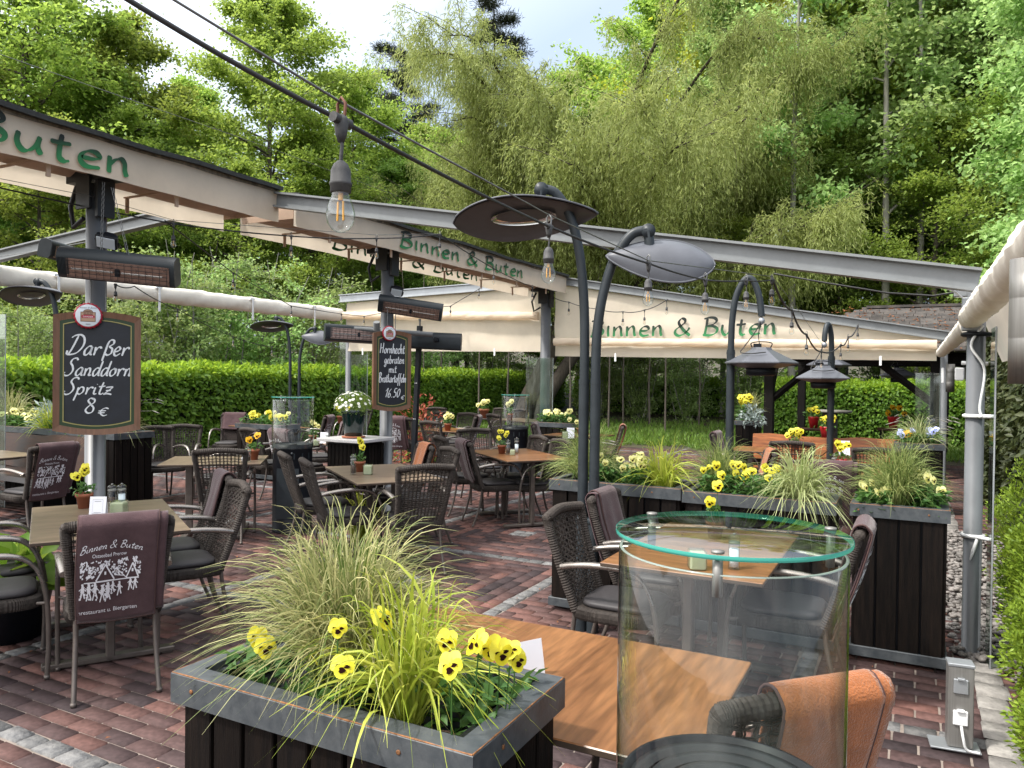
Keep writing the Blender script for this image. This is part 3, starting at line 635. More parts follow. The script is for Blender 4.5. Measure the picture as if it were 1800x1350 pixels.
# ---- wicker armchair, facing +Y
def bs(u, v):
    """surface of the backrest: u -1..1, v 0..1 (seat to top)"""
    wd = .186+.034*v
    return Vector((u*wd, -.205-.135*v-.018*math.sin(v*2.2)-.022*(1-u*u)*(.4+.6*v), .415+.465*v+.012*(1-u*u)*v))
def make_chair():
    t = thing('wicker_armchair', 'x', 'chair')
    b = MB(); wr = random.Random(2)
    # open weave: paired uprights and courses, over and under
    nu, nv = 13, 27
    for i in range(nu):
        u = -0.93+1.86*i/(nu-1)
        for e in (-.017, .017):
            pts = []
            for k in range(nv*2+1):
                v = k/(nv*2); p = bs(u+e, v*.985+.01); p.y += .0035*math.cos(math.pi*(v*nv+i)); pts.append(p)
            b.tube(pts, .0031, 4, caps=False)
    vv = []
    v = .02
    while v < .985:
        vv.append(v); v += .021 if v < .22 else (.034 if v < .55 else (.058 if v < .88 else .02))
    for j, v in enumerate(vv):
        pts = []
        for k in range(nu*2+1):
            u = -1+2*k/(nu*2); p = bs(u, v+.004*math.sin(k*1.3+j)); p.y += .0042*math.sin(math.pi*k/2+j*math.pi); pts.append(p)
        b.tube(pts, .0034, 4, caps=False)
    b.build('backrest', K['wicker'], t)
    # wrapped rim
    b = MB()
    path = catmull([bs(-1.02, -.02), bs(-1.03, .3), bs(-1.04, .65), bs(-1.055, .95), bs(-1.03, 1.005), bs(-.93, 1.02), bs(0, 1.03), bs(.93, 1.02), bs(1.03, 1.005), bs(1.055, .95), bs(1.04, .65), bs(1.03, .3), bs(1.02, -.02)], 24)
    rs = [.0208+.0034*(k % 2) + (.004 if 84 < k < 204 else (.002 if 60 < k < 228 else 0)) for k in range(len(path))]
    b.tube(path, rs, 12, smooth=False)
    b.build('back_frame', K['wicker'], t)
    # seat: wrapped apron and woven top
    b = MB(); n = 260
    def per(a):
        c, s_ = math.cos(a), math.sin(a); q = 4.5
        return (math.copysign(abs(c)**(2/q), c)*.222, math.copysign(abs(s_)**(2/q), s_)*.235+.0)
    vs = []; prof = [(.0, .372), (.007, .385), (.009, .405), (.004, .425), (-.012, .436), (-.05, .436)]
    for (o, z) in prof:
        for k in range(n):
            x, y = per(2*math.pi*k/n); l = math.hypot(x, y); o2 = o+(.0022 if k % 2 else -.0022)*(1 if o > -.03 else 0)
            vs.append((x*(1+o2/l), y*(1+o2/l), z))
    m = len(prof); fs = [(i*n+k, i*n+(k+1) % n, (i+1)*n+(k+1) % n, (i+1)*n+k) for i in range(m-1) for k in range(n)]
    fs += [tuple(range((m-1)*n, m*n)), tuple(reversed(range(n)))]
    b.add(vs, fs); b.build('seat', K['wicker'], t)
    b = MB(); n = 48; vs = []; prof = [(1.0, .438), (1.03, .446), (1.03, .458), (.99, .467), (.8, .474), (.4, .476)]
    for (s_, z) in prof:
        for k in range(n):
            x, y = per(2*math.pi*k/n); vs.append((x*.86*s_, y*.84*s_+.012, z))
    m = len(prof); fs = [(i*n+k, i*n+(k+1) % n, (i+1)*n+(k+1) % n, (i+1)*n+k) for i in range(m-1) for k in range(n)]+[tuple(range((m-1)*n, m*n)), tuple(reversed(range(n)))]
    b.add(vs, fs, smooth=True); b.build('cushion', K['cushion'], t)
    for s_ in (-1, 1):
        b = MB(); b.tube(catmull([(s_*.25, .255, 0), (s_*.252, .262, .2), (s_*.253, .255, .4), (s_*.253, .235, .52)], 5), .0125, 8); b.lathe([(.015, 0), (.015, .02), (0, .02)], 8, (s_*.25, .255, 0))
        b.tube([(s_*.25, .255, .405), (s_*.212, .21, .40)], .009, 6); b.build('leg', K['tubebrown'], t)
        b = MB(); b.tube(catmull([(s_*.181, -.205, .44), (s_*.181, -.22, .3), (s_*.186, -.255, .15), (s_*.192, -.315, 0)], 5), .0125, 8); b.lathe([(.015, 0), (.015, .02), (0, .02)], 8, (s_*.192, -.315, 0)); b.build('leg', K['tubebrown'], t)
        b = MB(); pa = catmull([(s_*.253, .236, .515), (s_*.253, .20, .60), (s_*.253, .14, .655), (s_*.252, .05, .677), (s_*.248, -.08, .675), (s_*.24, -.2, .66), (s_*.234, -.265, .645)], 5)
        b.tube(pa, [.0125]*6+[.0135+.008*min(1, (i-6)/8) for i in range(6, len(pa))], 8, flat=.8); b.tube([(s_*.237, -.25, .645), (s_*.205, -.27, .643)], .008, 6)
        b.build('armrest', K['armmetal'], t)
    return t
CH0 = make_chair(); CH0_used = [False]
CHAIRS = []
def chair_c(x, y, phi, label, sc=1.0):
    """chair with its seat centre at x, y facing phi degrees"""
    c = CH0 if not CH0_used[0] else dup(CH0)
    CH0_used[0] = True
    c.location = (x, y, .004); c.rotation_euler = (0, 0, R(phi-90)); c['label'] = label; c['group'] = 'wicker armchairs around the terrace tables'
    CHAIRS.append(c); return c
def chair(px, py, phi, label):
    """chair whose top rail has its middle at px, py"""
    m = at(px, py, .89); f = Vector((math.cos(R(phi)), math.sin(R(phi)), 0)); c = m+f*.345
    return chair_c(c.x, c.y, phi, label)
# ---- blankets over chair backs (chair coordinates)
def make_blanket(name, x0, x1, front, back, m, seed, skew=0.0, printed=None, lay=2):
    rr = random.Random(seed); ph = [rr.random()*6.28 for _ in range(5)]
    prof = []
    def by(z):
        v = (z-.415)/.465; return -.205-.135*v-.018*math.sin(max(v, 0)*2.2)
    n = 12
    for k in range(n+1):
        z = front+(.9-front)*k/n; prof.append((by(z)+.034, z))
    for a in (35, 65, 90, 115, 145): prof.append((by(.895)-.012+.046*math.cos(R(a)), .895+.05*math.sin(R(a))))
    for k in range(n+4):
        z = .9-(.9-back)*k/(n+3); prof.append((by(z)-.062+.03*max(0, .62-z), z))
    m_ = len(prof)-1
    def f(u, v):
        i = min(int(v*m_), m_-1); t = v*m_-i
        y = prof[i][0]*(1-t)+prof[i+1][0]*t; z = prof[i][1]*(1-t)+prof[i+1][1]*t
        x = x0+(x1-x0)*u + skew*v + .012*math.sin(v*5+ph[0])*(1 if u in (0, 1) else .5)
        sgn = 1 if v < .5 else -1
        y += sgn*(.007*math.sin(u*5+ph[1]+v*3)+.004*math.sin(u*11+ph[2]))*min(1, abs(v-.45)*4)
        if v > .5: y += -.010*(1-abs(2*u-1)**3)*0
        return Vector((x, y, z+.006*math.sin(u*6+ph[3])*(1 if v > .97 or v < .03 else 0)))
    b = MB()
    for l in range(lay):
        dx = .012*l; 
        def g(u, v, l=l):
            p = f(u, min(1, v*(1-.03*l))); i = 1 if v < .42 else -1
            return p+Vector((dx+(.03 if l else 0)*u, -.0095*l*i, -.0095*l if abs(v-.42) < .1 else 0))
        b.grid(g, 22, 44)
    o = b.build(name, m); sm = o.modifiers.new('thickness', 'SOLIDIFY'); sm.thickness = .006; sm.offset = 0
    e = MB()
    for u in (0, 1): e.tube([f(u, k/50)+Vector((0, 0, 0)) for k in range(51)], .0042, 5)
    e.tube([f(k/20, 1) for k in range(21)], .0045, 5)
    st = e.build('edge_stitching', K['stitch'], o)
    if printed: printed(o, f, m_)
    return o
def drape(proto, ch, label, group='blankets over the chair backs', used=set()):
    o = proto if id(proto) not in used else dup(proto)
    used.add(id(proto)); o.matrix_world = Matrix.Translation(ch.location) @ Matrix.Rotation(ch.rotation_euler[2], 4, 'Z')
    o.location = ch.location; o.rotation_euler = ch.rotation_euler
    return tag(o, label, 'blanket', group)
# ---- writing: strokes drawn as pen ribbons
GL = {
 'B': (.62, [[(.12, .98), (.1, .5), (.06, .01)], [(-.02, .93), (.2, 1.0), (.42, .96), (.5, .8), (.38, .62), (.12, .52)], [(.12, .52), (.4, .5), (.56, .34), (.5, .12), (.28, .0), (-.02, .03)]]),
 'i': (.2, [[(.07, .66), (.07, .3), (.1, .0)]]),
 'n': (.5, [[(.04, .6), (.05, .3), (.06, 0)], [(.06, .3), (.16, .5), (.28, .58), (.36, .45), (.38, .2), (.43, 0)]]),
 'e': (.48, [[(.07, .3), (.3, .32), (.42, .42), (.34, .56), (.18, .54), (.06, .36), (.07, .14), (.2, .02), (.45, .07)]]),
 'u': (.52, [[(.05, .58), (.04, .28), (.12, .05), (.24, .04), (.36, .25), (.42, .55)], [(.42, .58), (.4, .25), (.47, 0)]]),
 't': (.4, [[(.18, .86), (.16, .45), (.17, .1), (.26, .0), (.36, .04)], [(-.02, .56), (.16, .57), (.36, .61)]]),
 '&': (.72, [[(.66, .0), (.45, .22), (.22, .55), (.14, .78), (.24, .97), (.38, .93), (.4, .76), (.24, .56), (.04, .34), (.03, .12), (.18, .0), (.38, .08), (.55, .3), (.62, .46)]]),
 ' ': (.3, []),
}
CG = {
 'D': (.8, [[(.36, .96), (.2, .3), (.1, .05)], [(.0, .22), (.02, .05), (.2, .02), (.5, .12), (.72, .45), (.7, .8), (.5, 1.0), (.22, .98), (.04, .86)]]),
 'a': (.46, [[(.38, .42), (.22, .45), (.06, .25), (.08, .04), (.2, .02), (.34, .2), (.38, .42), (.36, .08), (.46, .03)]]),
 'r': (.4, [[(.08, .42), (.1, .2), (.08, .0)], [(.1, .2), (.2, .38), (.32, .42), (.38, .34)]]),
 'ß': (.6, [[(.16, -.28), (.2, .2), (.24, .62), (.34, .78), (.5, .76), (.52, .6), (.36, .46), (.52, .34), (.52, .12), (.36, .02), (.24, .08)]]),
 'e': (.4, [[(.06, .2), (.24, .24), (.32, .36), (.2, .45), (.06, .28), (.08, .06), (.2, .0), (.38, .12)]]),
 'S': (.56, [[(.56, .86), (.46, .98), (.26, .92), (.2, .72), (.34, .54), (.42, .3), (.3, .06), (.1, .0), (-.04, .1), (.02, .2)]]),
 'n': (.46, [[(.06, .42), (.08, .2), (.06, .0)], [(.07, .2), (.18, .4), (.3, .42), (.34, .25), (.32, .04), (.46, .06)]]),
 'd': (.46, [[(.38, .42), (.2, .44), (.06, .25), (.08, .04), (.2, .02), (.36, .3), (.44, .85)], [(.44, .85), (.38, .3), (.38, .06), (.46, .03)]]),
 'o': (.42, [[(.24, .43), (.08, .3), (.06, .1), (.18, .0), (.34, .14), (.34, .34), (.22, .43), (.42, .36)]]),
 'm': (.7, [[(.06, .42), (.08, .2), (.06, .0)], [(.07, .2), (.18, .4), (.28, .42), (.31, .25), (.29, .0)], [(.3, .2), (.42, .4), (.52, .42), (.56, .25), (.54, .04), (.66, .06)]]),
 'p': (.46, [[(.08, .42), (.08, .1), (.02, -.36)], [(.08, .2), (.2, .42), (.36, .38), (.38, .16), (.24, .02), (.1, .08)]]),
 'i': (.22, [[(.08, .42), (.06, .12), (.12, .02), (.22, .06)], [(.12, .58), (.13, .6)]]),
 't': (.34, [[(.2, .72), (.14, .3), (.14, .06), (.24, .02), (.34, .1)], [(.0, .45), (.18, .46), (.34, .5)]]),
 'z': (.46, [[(.04, .4), (.2, .43), (.38, .42), (.2, .2), (.02, .02), (.2, .05), (.44, .0)], [(.08, .22), (.34, .24)]]),
 '8': (.5, [[(.36, .78), (.2, .86), (.1, .72), (.22, .52), (.38, .3), (.34, .06), (.16, .0), (.04, .16), (.14, .38), (.36, .6), (.38, .76), (.28, .86)]]),
 '€': (.46, [[(.44, .5), (.3, .56), (.14, .42), (.12, .16), (.26, .0), (.42, .06)], [(.0, .34), (.34, .36)], [(.0, .2), (.3, .22)]]),
 'H': (.66, [[(.14, .9), (.1, .4), (.04, .0)], [(.56, .95), (.5, .4), (.46, .02)], [(.02, .42), (.3, .48), (.56, .5)]]),
 'h': (.44, [[(.14, .9), (.1, .4), (.06, .0)], [(.08, .2), (.2, .42), (.32, .4), (.32, .15), (.34, .02), (.44, .06)]]),
 'c': (.36, [[(.34, .36), (.2, .44), (.06, .25), (.08, .05), (.2, .0), (.36, .08)]]),
 'g': (.44, [[(.34, .4), (.18, .44), (.06, .25), (.1, .06), (.24, .06), (.36, .4), (.32, -.1), (.2, -.34), (.04, -.24), (.2, -.08), (.44, .06)]]),
 'b': (.44, [[(.14, .85), (.08, .4), (.08, .04), (.22, .0), (.36, .16), (.34, .36), (.2, .4), (.1, .26)], [(.34, .36), (.44, .36)]]),
 'k': (.44, [[(.12, .85), (.1, .4), (.06, .0)], [(.36, .45), (.1, .22), (.26, .14), (.42, .0)]]),
 'f': (.36, [[(.36, .8), (.26, .86), (.18, .6), (.14, .1), (.06, -.34)], [(.0, .4), (.18, .42), (.36, .44)]]),
 'l': (.2, [[(.14, .85), (.08, .3), (.1, .04), (.2, .04)]]),
 'B': (.6, [[(.16, .92), (.12, .4), (.06, .02)], [(.0, .84), (.24, .96), (.46, .86), (.42, .62), (.16, .5), (.44, .44), (.5, .18), (.3, .0), (.04, .08)]]),
 '1': (.3, [[(.02, .6), (.16, .74), (.28, .88), (.22, .4), (.14, .0)]]),
 '6': (.46, [[(.4, .84), (.2, .6), (.08, .25), (.14, .02), (.3, .02), (.38, .2), (.28, .36), (.12, .26)]]),
 '5': (.48, [[(.46, .86), (.2, .84), (.14, .5), (.32, .5), (.4, .28), (.26, .02), (.06, .04)]]),
 '0': (.48, [[(.26, .84), (.1, .6), (.08, .2), (.2, .0), (.36, .2), (.4, .6), (.28, .84)]]),
 '.': (.2, [[(.08, .02), (.1, .0), (.08, -.02)]]), ' ': (.28, []),
}
def pen(text, font, h, nib=35, wmin=.03, wmax=.11, slant=0.0, space=.06, kern=1.0):
    """strokes of a line of text as (centre points, half widths); returns list and total width (unit = cap height h)"""
    out = []; x = 0
    for ch in text:
        wd, st = font.get(ch, font[' '])
        for s_ in st:
            p = catmull([Vector((a, c, 0)) for a, c in s_], 7); hw = []
            for i in range(len(p)):
                t = p[min(i+1, len(p)-1)]-p[max(i-1, 0)]; a = math.atan2(t.y, t.x); hw.append((wmin+(wmax-wmin)*abs(math.sin(a-R(nib))))*.5)
            out.append(([Vector(((q.x+x+slant*q.y)*h, q.y*h, 0)) for q in p], [q*h for q in hw]))
        x += wd*kern+space
    return out, x*h
def ribbons(strokes, place, dn=(0, 0, 0)):
    """place(x, y) -> 3D point; a flat ribbon for every stroke"""
    b = MB()
    for si, (pts, hw) in enumerate(strokes):
        L_, R_ = [], []; of = Vector(dn)*(si % 4)
        for i, p in enumerate(pts):
            t = pts[min(i+1, len(pts)-1)]-pts[max(i-1, 0)]; n = Vector((-t.y, t.x, 0)); n = n.normalized() if n.length else Vector((0, 1, 0))
            k = .55 if i in (0, len(pts)-1) else 1
            L_.append(place(p.x+n.x*hw[i]*k, p.y+n.y*hw[i]*k)); R_.append(place(p.x-n.x*hw[i]*k, p.y-n.y*hw[i]*k))
        n_ = len(pts); b.add([p_+of for p_ in L_+R_], [(i, i+1, n_+i+1, n_+i) for i in range(n_-1)])
    return b
def type_mesh(text, size, shear=0.0, align='LEFT', extrude=0.0, spacing=1.0):
    cu = bpy.data.curves.new('type', 'FONT'); cu.body = text; cu.size = size; cu.shear = shear; cu.align_x = align; cu.space_character = spacing; cu.resolution_u = 3
    o = bpy.data.objects.new('type', cu); COL.objects.link(o); dg = bpy.context.evaluated_depsgraph_get(); dg.update()
    me = bpy.data.meshes.new_from_object(o.evaluated_get(dg)); bpy.data.objects.remove(o)
    v = [x.co.copy() for x in me.vertices]; f = [tuple(p.vertices) for p in me.polygons]; return v, f
# letters on the valances
def valance_text(x, yc, z, h, wdt, sgn):
    st, w_ = pen('Binnen & Buten', GL, 1, 40, .045, .15, .06, .1)
    k = wdt/w_
    o = ribbons([([Vector((p.x*k, p.y*h, 0)) for p in pts], [q*(k+h)*.5 for q in hw]) for pts, hw in st], lambda a, c: Vector((0, sgn*(a-wdt/2), c)), (.0011*sgn, 0, 0)).build('lettering', K['greenink'], perg)
    o.location = Vector((x, yc, z))-PO; return o
valance_text(-5.136, 8.62, 3.085, .175, 3.1, 1)
valance_text(-5.136, 2.24, 3.07, .205, 3.02, 1)
valance_text(-5.838, 8.4, 3.06, .17, 3.3, 1)
o = valance_text(0, 0, 0, .27, 2.95, 1); o.rotation_euler = (0, 0, R(-90)); a = aty(1195, 588, 11.81); o.location = Vector((a.x, 11.795, 2.30))-PO
# ---- printed motif of the blankets: names in an arc, farmhouse gables and a row of dancers
def motif(o, f, m_, u0=.02, u1=.78, v0=.62, v1=.955, cut=True):
    b = MB(); du = 1.0
    def place(x, y):           # x 0..1 across, y 0..1 up
        u = u0+(u1-u0)*x; v = v1-(v1-v0)*y
        p = f(min(max(u, 0), 1), v); return p+Vector((0, -.0085, 0))
    def vis(x): return x >= -.02
    st, w_ = pen('Binnen & Buten', CGS, 1, 40, .05, .15, .3, .03)
    for pts, hw in st:
        q = []
        for p in pts:
            x = p.x/w_*1.02+.0; y = .84+p.y*.105+.07*(1-(2*x-1)**2); q.append(Vector((x, y, 0)))
        if all(vis(p.x) for p in q):
            r_ = ribbons([(q, [h*.085 for h in hw])], place); b.add(r_.v, r_.f)
    def typ(text, size, x0, y0, sc=1.0, right=False):
        v, fc = type_mesh(text, size); mx = max(p.x for p in v)
        for fa in fc:
            ps = [v[i] for i in fa]; xs = [x0+(p.x/mx)*sc for p in ps]
            if min(xs) < 0: continue
            b.add([place(x, y0+p.y*1.0) for x, p in zip(xs, ps)], [tuple(range(len(ps)))])
    typ('Ostseebad Prerow', .072, .2, .795, .56); typ('Fischrestaurant u. Biergarten', .085, -.16, .005, 1.12)
    rr = random.Random(4)
    def quad(x, y, w_, h_, a=0):
        c, s_ = math.cos(a), math.sin(a)
        ps = [(x+(dx*c-dy*s_), y+(dx*s_+dy*c)) for dx, dy in ((-w_/2, -h_/2), (w_/2, -h_/2), (w_/2, h_/2), (-w_/2, h_/2))]
        if min(p[0] for p in ps) < 0 or max(p[0] for p in ps) > 1.02: return
        b.add([place(*p) for p in ps], [(0, 1, 2, 3)])
    def line(x0, y0, x1, y1, w_): 
        l = math.hypot(x1-x0, y1-y0); n = max(1, int(l/.08)); a = math.atan2(y1-y0, x1-x0)
        for k in range(n): t = (k+.5)/n; quad(x0+(x1-x0)*t, y0+(y1-y0)*t, l/n*1.02, w_, a)
    for _ in range(230):        # tree leaves behind the roofs
        x = rr.random(); y = .52+.23*rr.random(); top = .48+.22*max(0, 1-abs(x-.42)/.2, 1-abs(x-.86)/.15)
        if y > top-.02*rr.random(): quad(x, y, .012+.03*rr.random(), .01+.018*rr.random(), rr.random()*3)
    for (cx, hw, pk) in ((.42, .15, .69), (.87, .1, .67)):
        line(cx-hw, .47, cx, pk, .022); line(cx, pk, cx+hw, .47, .022); quad(cx, .57, .03, .045)
        line(cx-hw, .465, cx+hw, .465, .008)
    line(.0, .455, .98, .455, .016); line(.57, .53, .74, .5, .012); line(.62, .6, .77, .47, .014); line(.12, .5, .24, .62, .014); quad(.15, .53, .05, .03, .5); quad(.22, .53, .05, .03, .5)
    for cx, y0, s_ in ((.06, .22, 1), (.16, .2, 1.1), (.26, .2, 1.1), (.38, .16, 1.1), (.47, .16, 1.2), (.55, .26, .8), (.66, .22, .9), (.84, .28, .8), (.92, .28, .8)):
        h_ = .22*s_
        quad(cx, y0+h_*.95, .034*s_, .04*s_, .2); quad(cx, y0+h_*.66, .05*s_, h_*.42, rr.uniform(-.3, .3))
        line(cx-.01, y0+h_*.46, cx-.035*s_, y0, .018); line(cx+.01, y0+h_*.46, cx+.035*s_, y0+.02, .02); line(cx, y0+h_*.78, cx+.06*s_, y0+h_*.55, .013); line(cx, y0+h_*.78, cx-.055*s_, y0+h_*.62, .013)
    for _ in range(40): quad(rr.random()*.6, .2+.22*rr.random(), .02+.02*rr.random(), .01+.02*rr.random(), rr.random()*3)
    b.build('printed_motif', K['print'], o)
CGS = dict(CG); CGS['u'] = (.5, [[(.05, .43), (.06, .12), (.16, .0), (.3, .14), (.36, .42)], [(.36, .42), (.36, .08), (.46, .05)]]); CGS['&'] = GL['&']
BLK = dict(
 printed=make_blanket('printed_blanket', -.175, .18, .66, .385, K['blanket'], 1, 0, motif, 2),
 plain=make_blanket('fleece_blanket', -.15, .13, .62, .47, K['blanket'], 2, .02, None, 2),
 low=make_blanket('fleece_blanket', -.2, .12, .7, .36, K['blanket'], 3, -.02, motif, 2),
 orange=make_blanket('fleece_blanket', -.16, .1, .68, .5, K['orange'], 4, .015, None, 2),
 orangewide=make_blanket('fleece_blanket', -.085, .2, .58, .38, K['orange'], 5, -.05, None, 2),
)
# ---- tables
def make_table(lx, ly, m):
    t = thing('terrace_table', 'x', 'table')
    b = MB(); b.bbox((0, 0, .739), (lx, ly, .02), .003); o = b.build('tabletop', [m, K['edge']], t)
    for p in o.data.polygons: p.material_index = 0 if p.normal.z > .5 else 1
    b = MB()
    for sx in (-1, 1):
        x = sx*(lx/2-.22)
        q = MB(); q.bbox((x, 0, .36), (.07, .045, .70), .006); q.bbox((x, 0, .715), (.06, ly*.6, .025), .004); q.build('leg', K['tubebrown'], t)
        q = MB(); q.bbox((x, 0, .024), (.07, ly*.86, .03), .006); q.box((x, ly*.38, .006), (.05, .05, .012)); q.box((x, -ly*.38, .006), (.05, .05, .012)); q.build('foot', K['tubebrown'], t)
    return t
TB = {}
TABS = []
def table(x, y, deg, lx, ly, m, label):
    k = (round(lx, 2), round(ly, 2), m)
    if k not in TB: TB[k] = make_table(lx, ly, K[m]); t = TB[k]
    else: t = dup(TB[k])
    t.location = (x, y, .004); t.rotation_euler = (0, 0, R(deg)); t['label'] = label; t['group'] = 'rectangular terrace tables'; TABS.append(t); return t
T1 = table(-1.04, 2.115, 0, 1.2, .77, 'wood', 'oak laminate table behind the near planter, half seen through the glass heater')
T2 = table(-.95, 4.08, 90, 1.2, .76, 'wood', 'oak table seen through the round glass top of the near heater')
T3 = table(-4.35, 3.0, -31, 1.22, .78, 'wood2', 'greyish oak table behind the chair with the printed blanket, nearest on the left')
T4 = table(-4.27, 5.63, -37, 1.26, .76, 'wood2', 'oak table in the middle with pepper mill, pansy pot and glass candle cube')
T5 = table(-3.98, 7.78, -40, 1.25, .76, 'wood', 'oak table with two tall mills and a terracotta pot, left of the twin lamp poles')
T6 = table(-6.29, 5.54, 40, .95, .8, 'wood2', 'oak table with an orange pansy in a terracotta pot, left of the black heater column')
T7 = table(-9.5, 9.45, -16, 1.25, .8, 'wood', 'far table in front of the tall hedge with two yellow pansy pots')
T8 = table(-6.55, 7.95, -38, 1.15, .75, 'wood', 'table half hidden between the black heater column and the granite topped stand')
T9 = table(-6.68, 10.65, 0, .76, .76, 'wood', 'small square table with a pansy pot right of the second chalkboard')
T10 = table(-8.75, 4.55, 0, 1.2, .75, 'wood2', 'table in front of the larch bench at the left edge')
T11 = table(-6.95, 13.9, -20, 1.3, .8, 'wood2', 'pale far table behind the most distant glass heater')
T12 = table(-4.55, 10.9, -10, .85, .8, 'wood', 'far table with a white card and green candle left of the twin lamp poles')
T13 = table(-1.5, 10.1, 0, 1.1, .7, 'wood', 'far table in front of the long orange bench back')
T14 = table(-.62, 8.2, 0, 1.0, .76, 'wood', 'reddish table with mills and red pot behind the gap between the planters')
# ---- chairs
c = chair_c
C1 = c(-3.78, 2.65, 149, 'wicker armchair with its back to us, printed mauve blanket hung over it')
C2 = chair(416, 857, 241, 'empty wicker armchair with open weave right of the nearest left table, front of its pair')
C3 = chair(388, 842, 241, 'wicker armchair with plain mauve blanket right of the nearest left table, behind another')
C4 = c(-4.41, 2.37, 61, 'wicker armchair cut by the left edge, the nearer one beside the bright hosta')
C5 = c(-4.86, 2.63, 61, 'wicker armchair mostly hidden at the left edge, farther one beside the bright hosta')
C6 = chair(502, 802, 54, 'wicker armchair left of the middle table, in front of the black heater column')
C7 = chair(540, 814, 52, 'wicker armchair left of the middle table, nearer one with its open back towards us')
C8 = chair(748, 824, 144, 'large wicker armchair in the middle with open back grid and its back to us')
C9 = chair(745, 787, 234, 'wicker armchair with folded orange blanket behind the middle table')
C10 = chair(788, 793, 234, 'empty wicker armchair behind the middle table, just right of the orange blanket')
C11 = chair(818, 780, 50, 'wicker armchair seen from the side with mauve blanket, left of the two mills table')
C12 = chair(776, 772, 50, 'empty wicker armchair hidden behind a mauve blanket, left of the two mills table')
C13 = chair(945, 771, 230, 'wicker armchair behind the right end of the table with two mills, left of its pair')
C14 = chair(985, 778, 230, 'wicker armchair beside the twin lamp poles, partly behind planter grass')
C15 = chair(834, 758, 320, 'wicker armchair facing us beyond the table with two mills')
C16 = chair(387, 795, 130, 'wicker armchair with its back to us in front of the orange pansy table')
C17 = chair(443, 770, 220, 'wicker armchair with mauve blanket behind the orange pansy pot')
C18 = chair(322, 751, -50, 'wicker armchair with open back beyond the orange pansy table, in front of the hedge')
C19 = chair(272, 754, -20, 'wicker armchair beside the black planter end, partly hidden by the chalkboard')
C20 = chair(414, 731, -60, 'far wicker armchair with printed blanket in front of the tall hedge')
C21 = chair(440, 757, 75, 'wicker armchair with bare back in front of the far hedge table')
C22 = chair(494, 761, 80, 'wicker armchair with printed blanket just left of the tall glass heater')
C23 = chair(578, 735, 200, 'far wicker armchair with hanging mauve blanket seen behind the glass heater')
C24 = chair(602, 748, 225, 'wicker armchair with broad mauve blanket left of the granite topped stand')
C25 = chair(637, 722, -90, 'far wicker armchair right behind the white daisies')
C26 = chair(702, 737, 100, 'dark wicker armchair with mauve blanket under the second chalkboard')
C27 = chair(757, 744, 75, 'wicker armchair just right of the black square pole')
C28 = chair(838, 735, 200, 'far wicker armchair with printed blanket right of the square table')
C29 = chair(780, 727, 260, 'far wicker armchair behind the square table, left of its pair')
C30 = chair(822, 729, 265, 'far wicker armchair behind the square table, right of its pair')
C31 = chair(766, 719, -70, 'farthest wicker armchair beside the red leaved shrub')
C32 = chair(868, 731, 60, 'far wicker armchair left of the most distant glass heater')
C33 = chair(880, 720, -110, 'far wicker armchair behind the pale table, left of its pair')
C34 = chair(914, 722, -110, 'far wicker armchair behind the pale table, right of its pair')
C35 = chair(943, 750, 20, 'wicker armchair with a small mauve blanket right of the most distant glass heater')
C36 = chair(1092, 752, 200, 'far wicker armchair with orange blanket right of the twin lamp poles')
C37 = chair(1262, 765, 0, 'far wicker armchair with white printed blanket beside the hooked lamp pole')
C38 = chair(1352, 798, 200, 'wicker armchair with orange blanket behind the middle planter of the row')
C39 = chair(1392, 781, 95, 'wicker armchair with its back to us in front of the orange bench')
C40 = chair(1542, 793, 95, 'wicker armchair behind the tall grass of the right planter')
C41 = c(-.62, 7.55, 100, 'wicker armchair with brown printed blanket behind the gap between the planters')
C42 = c(-1.36, 3.93, 0, 'wicker armchair with twisted open back behind the twin lamp poles')
C43 = c(-1.36, 4.56, 0, 'wicker armchair with mauve blanket between the twin lamp poles and the planter row')
C44 = c(-.58, 4.28, 180, 'wicker armchair with hanging mauve blanket in front of the right planter')
C45 = c(-.475, 2.16, 137, 'nearest wicker armchair at the bottom right with a bright orange blanket')
C46 = chair(95, 788, 180, 'wicker armchair seen from the side with mauve blanket by the larch bench')
drape(BLK['printed'], C1, 'mauve blanket with large white farmhouse print over the nearest left chair')
drape(BLK['orangewide'], C45, 'bright orange fleece blanket over the nearest chair at the bottom right')
drape(BLK['plain'], C3, 'plain mauve blanket over the chair right of the nearest left table')
drape(BLK['orange'], C9, 'folded orange blanket over a chair behind the middle table')
drape(BLK['plain'], C11, 'mauve blanket over the chair seen from the side, left of the table with two mills')
drape(BLK['plain'], C17, 'mauve blanket behind the orange pansy pot')
drape(BLK['printed'], C20, 'printed mauve blanket on the far chair in front of the tall hedge')
drape(BLK['printed'], C22, 'printed mauve blanket just left of the tall glass heater')
drape(BLK['low'], C23, 'long mauve blanket seen through the glass of the tall heater')
drape(BLK['plain'], C24, 'broad mauve blanket left of the granite topped stand')
drape(BLK['low'], C26, 'long mauve blanket under the second chalkboard')
drape(BLK['printed'], C28, 'printed mauve blanket right of the small square table')
drape(BLK['plain'], C35, 'small mauve blanket right of the most distant glass heater')
drape(BLK['orange'], C36, 'orange blanket on the far chair right of the twin lamp poles')
drape(BLK['printed'], C37, 'blanket with white print beside the hooked lamp pole')
drape(BLK['orange'], C38, 'orange blanket on the chair behind the middle planter of the row')
drape(BLK['low'], C41, 'brown printed blanket behind the gap between the planters')
drape(BLK['plain'], C43, 'mauve blanket on the chair behind the twin lamp poles')
drape(BLK['low'], C44, 'long mauve blanket hanging in front of the right planter')
drape(BLK['printed'], C46, 'mauve blanket on the chair by the larch bench')
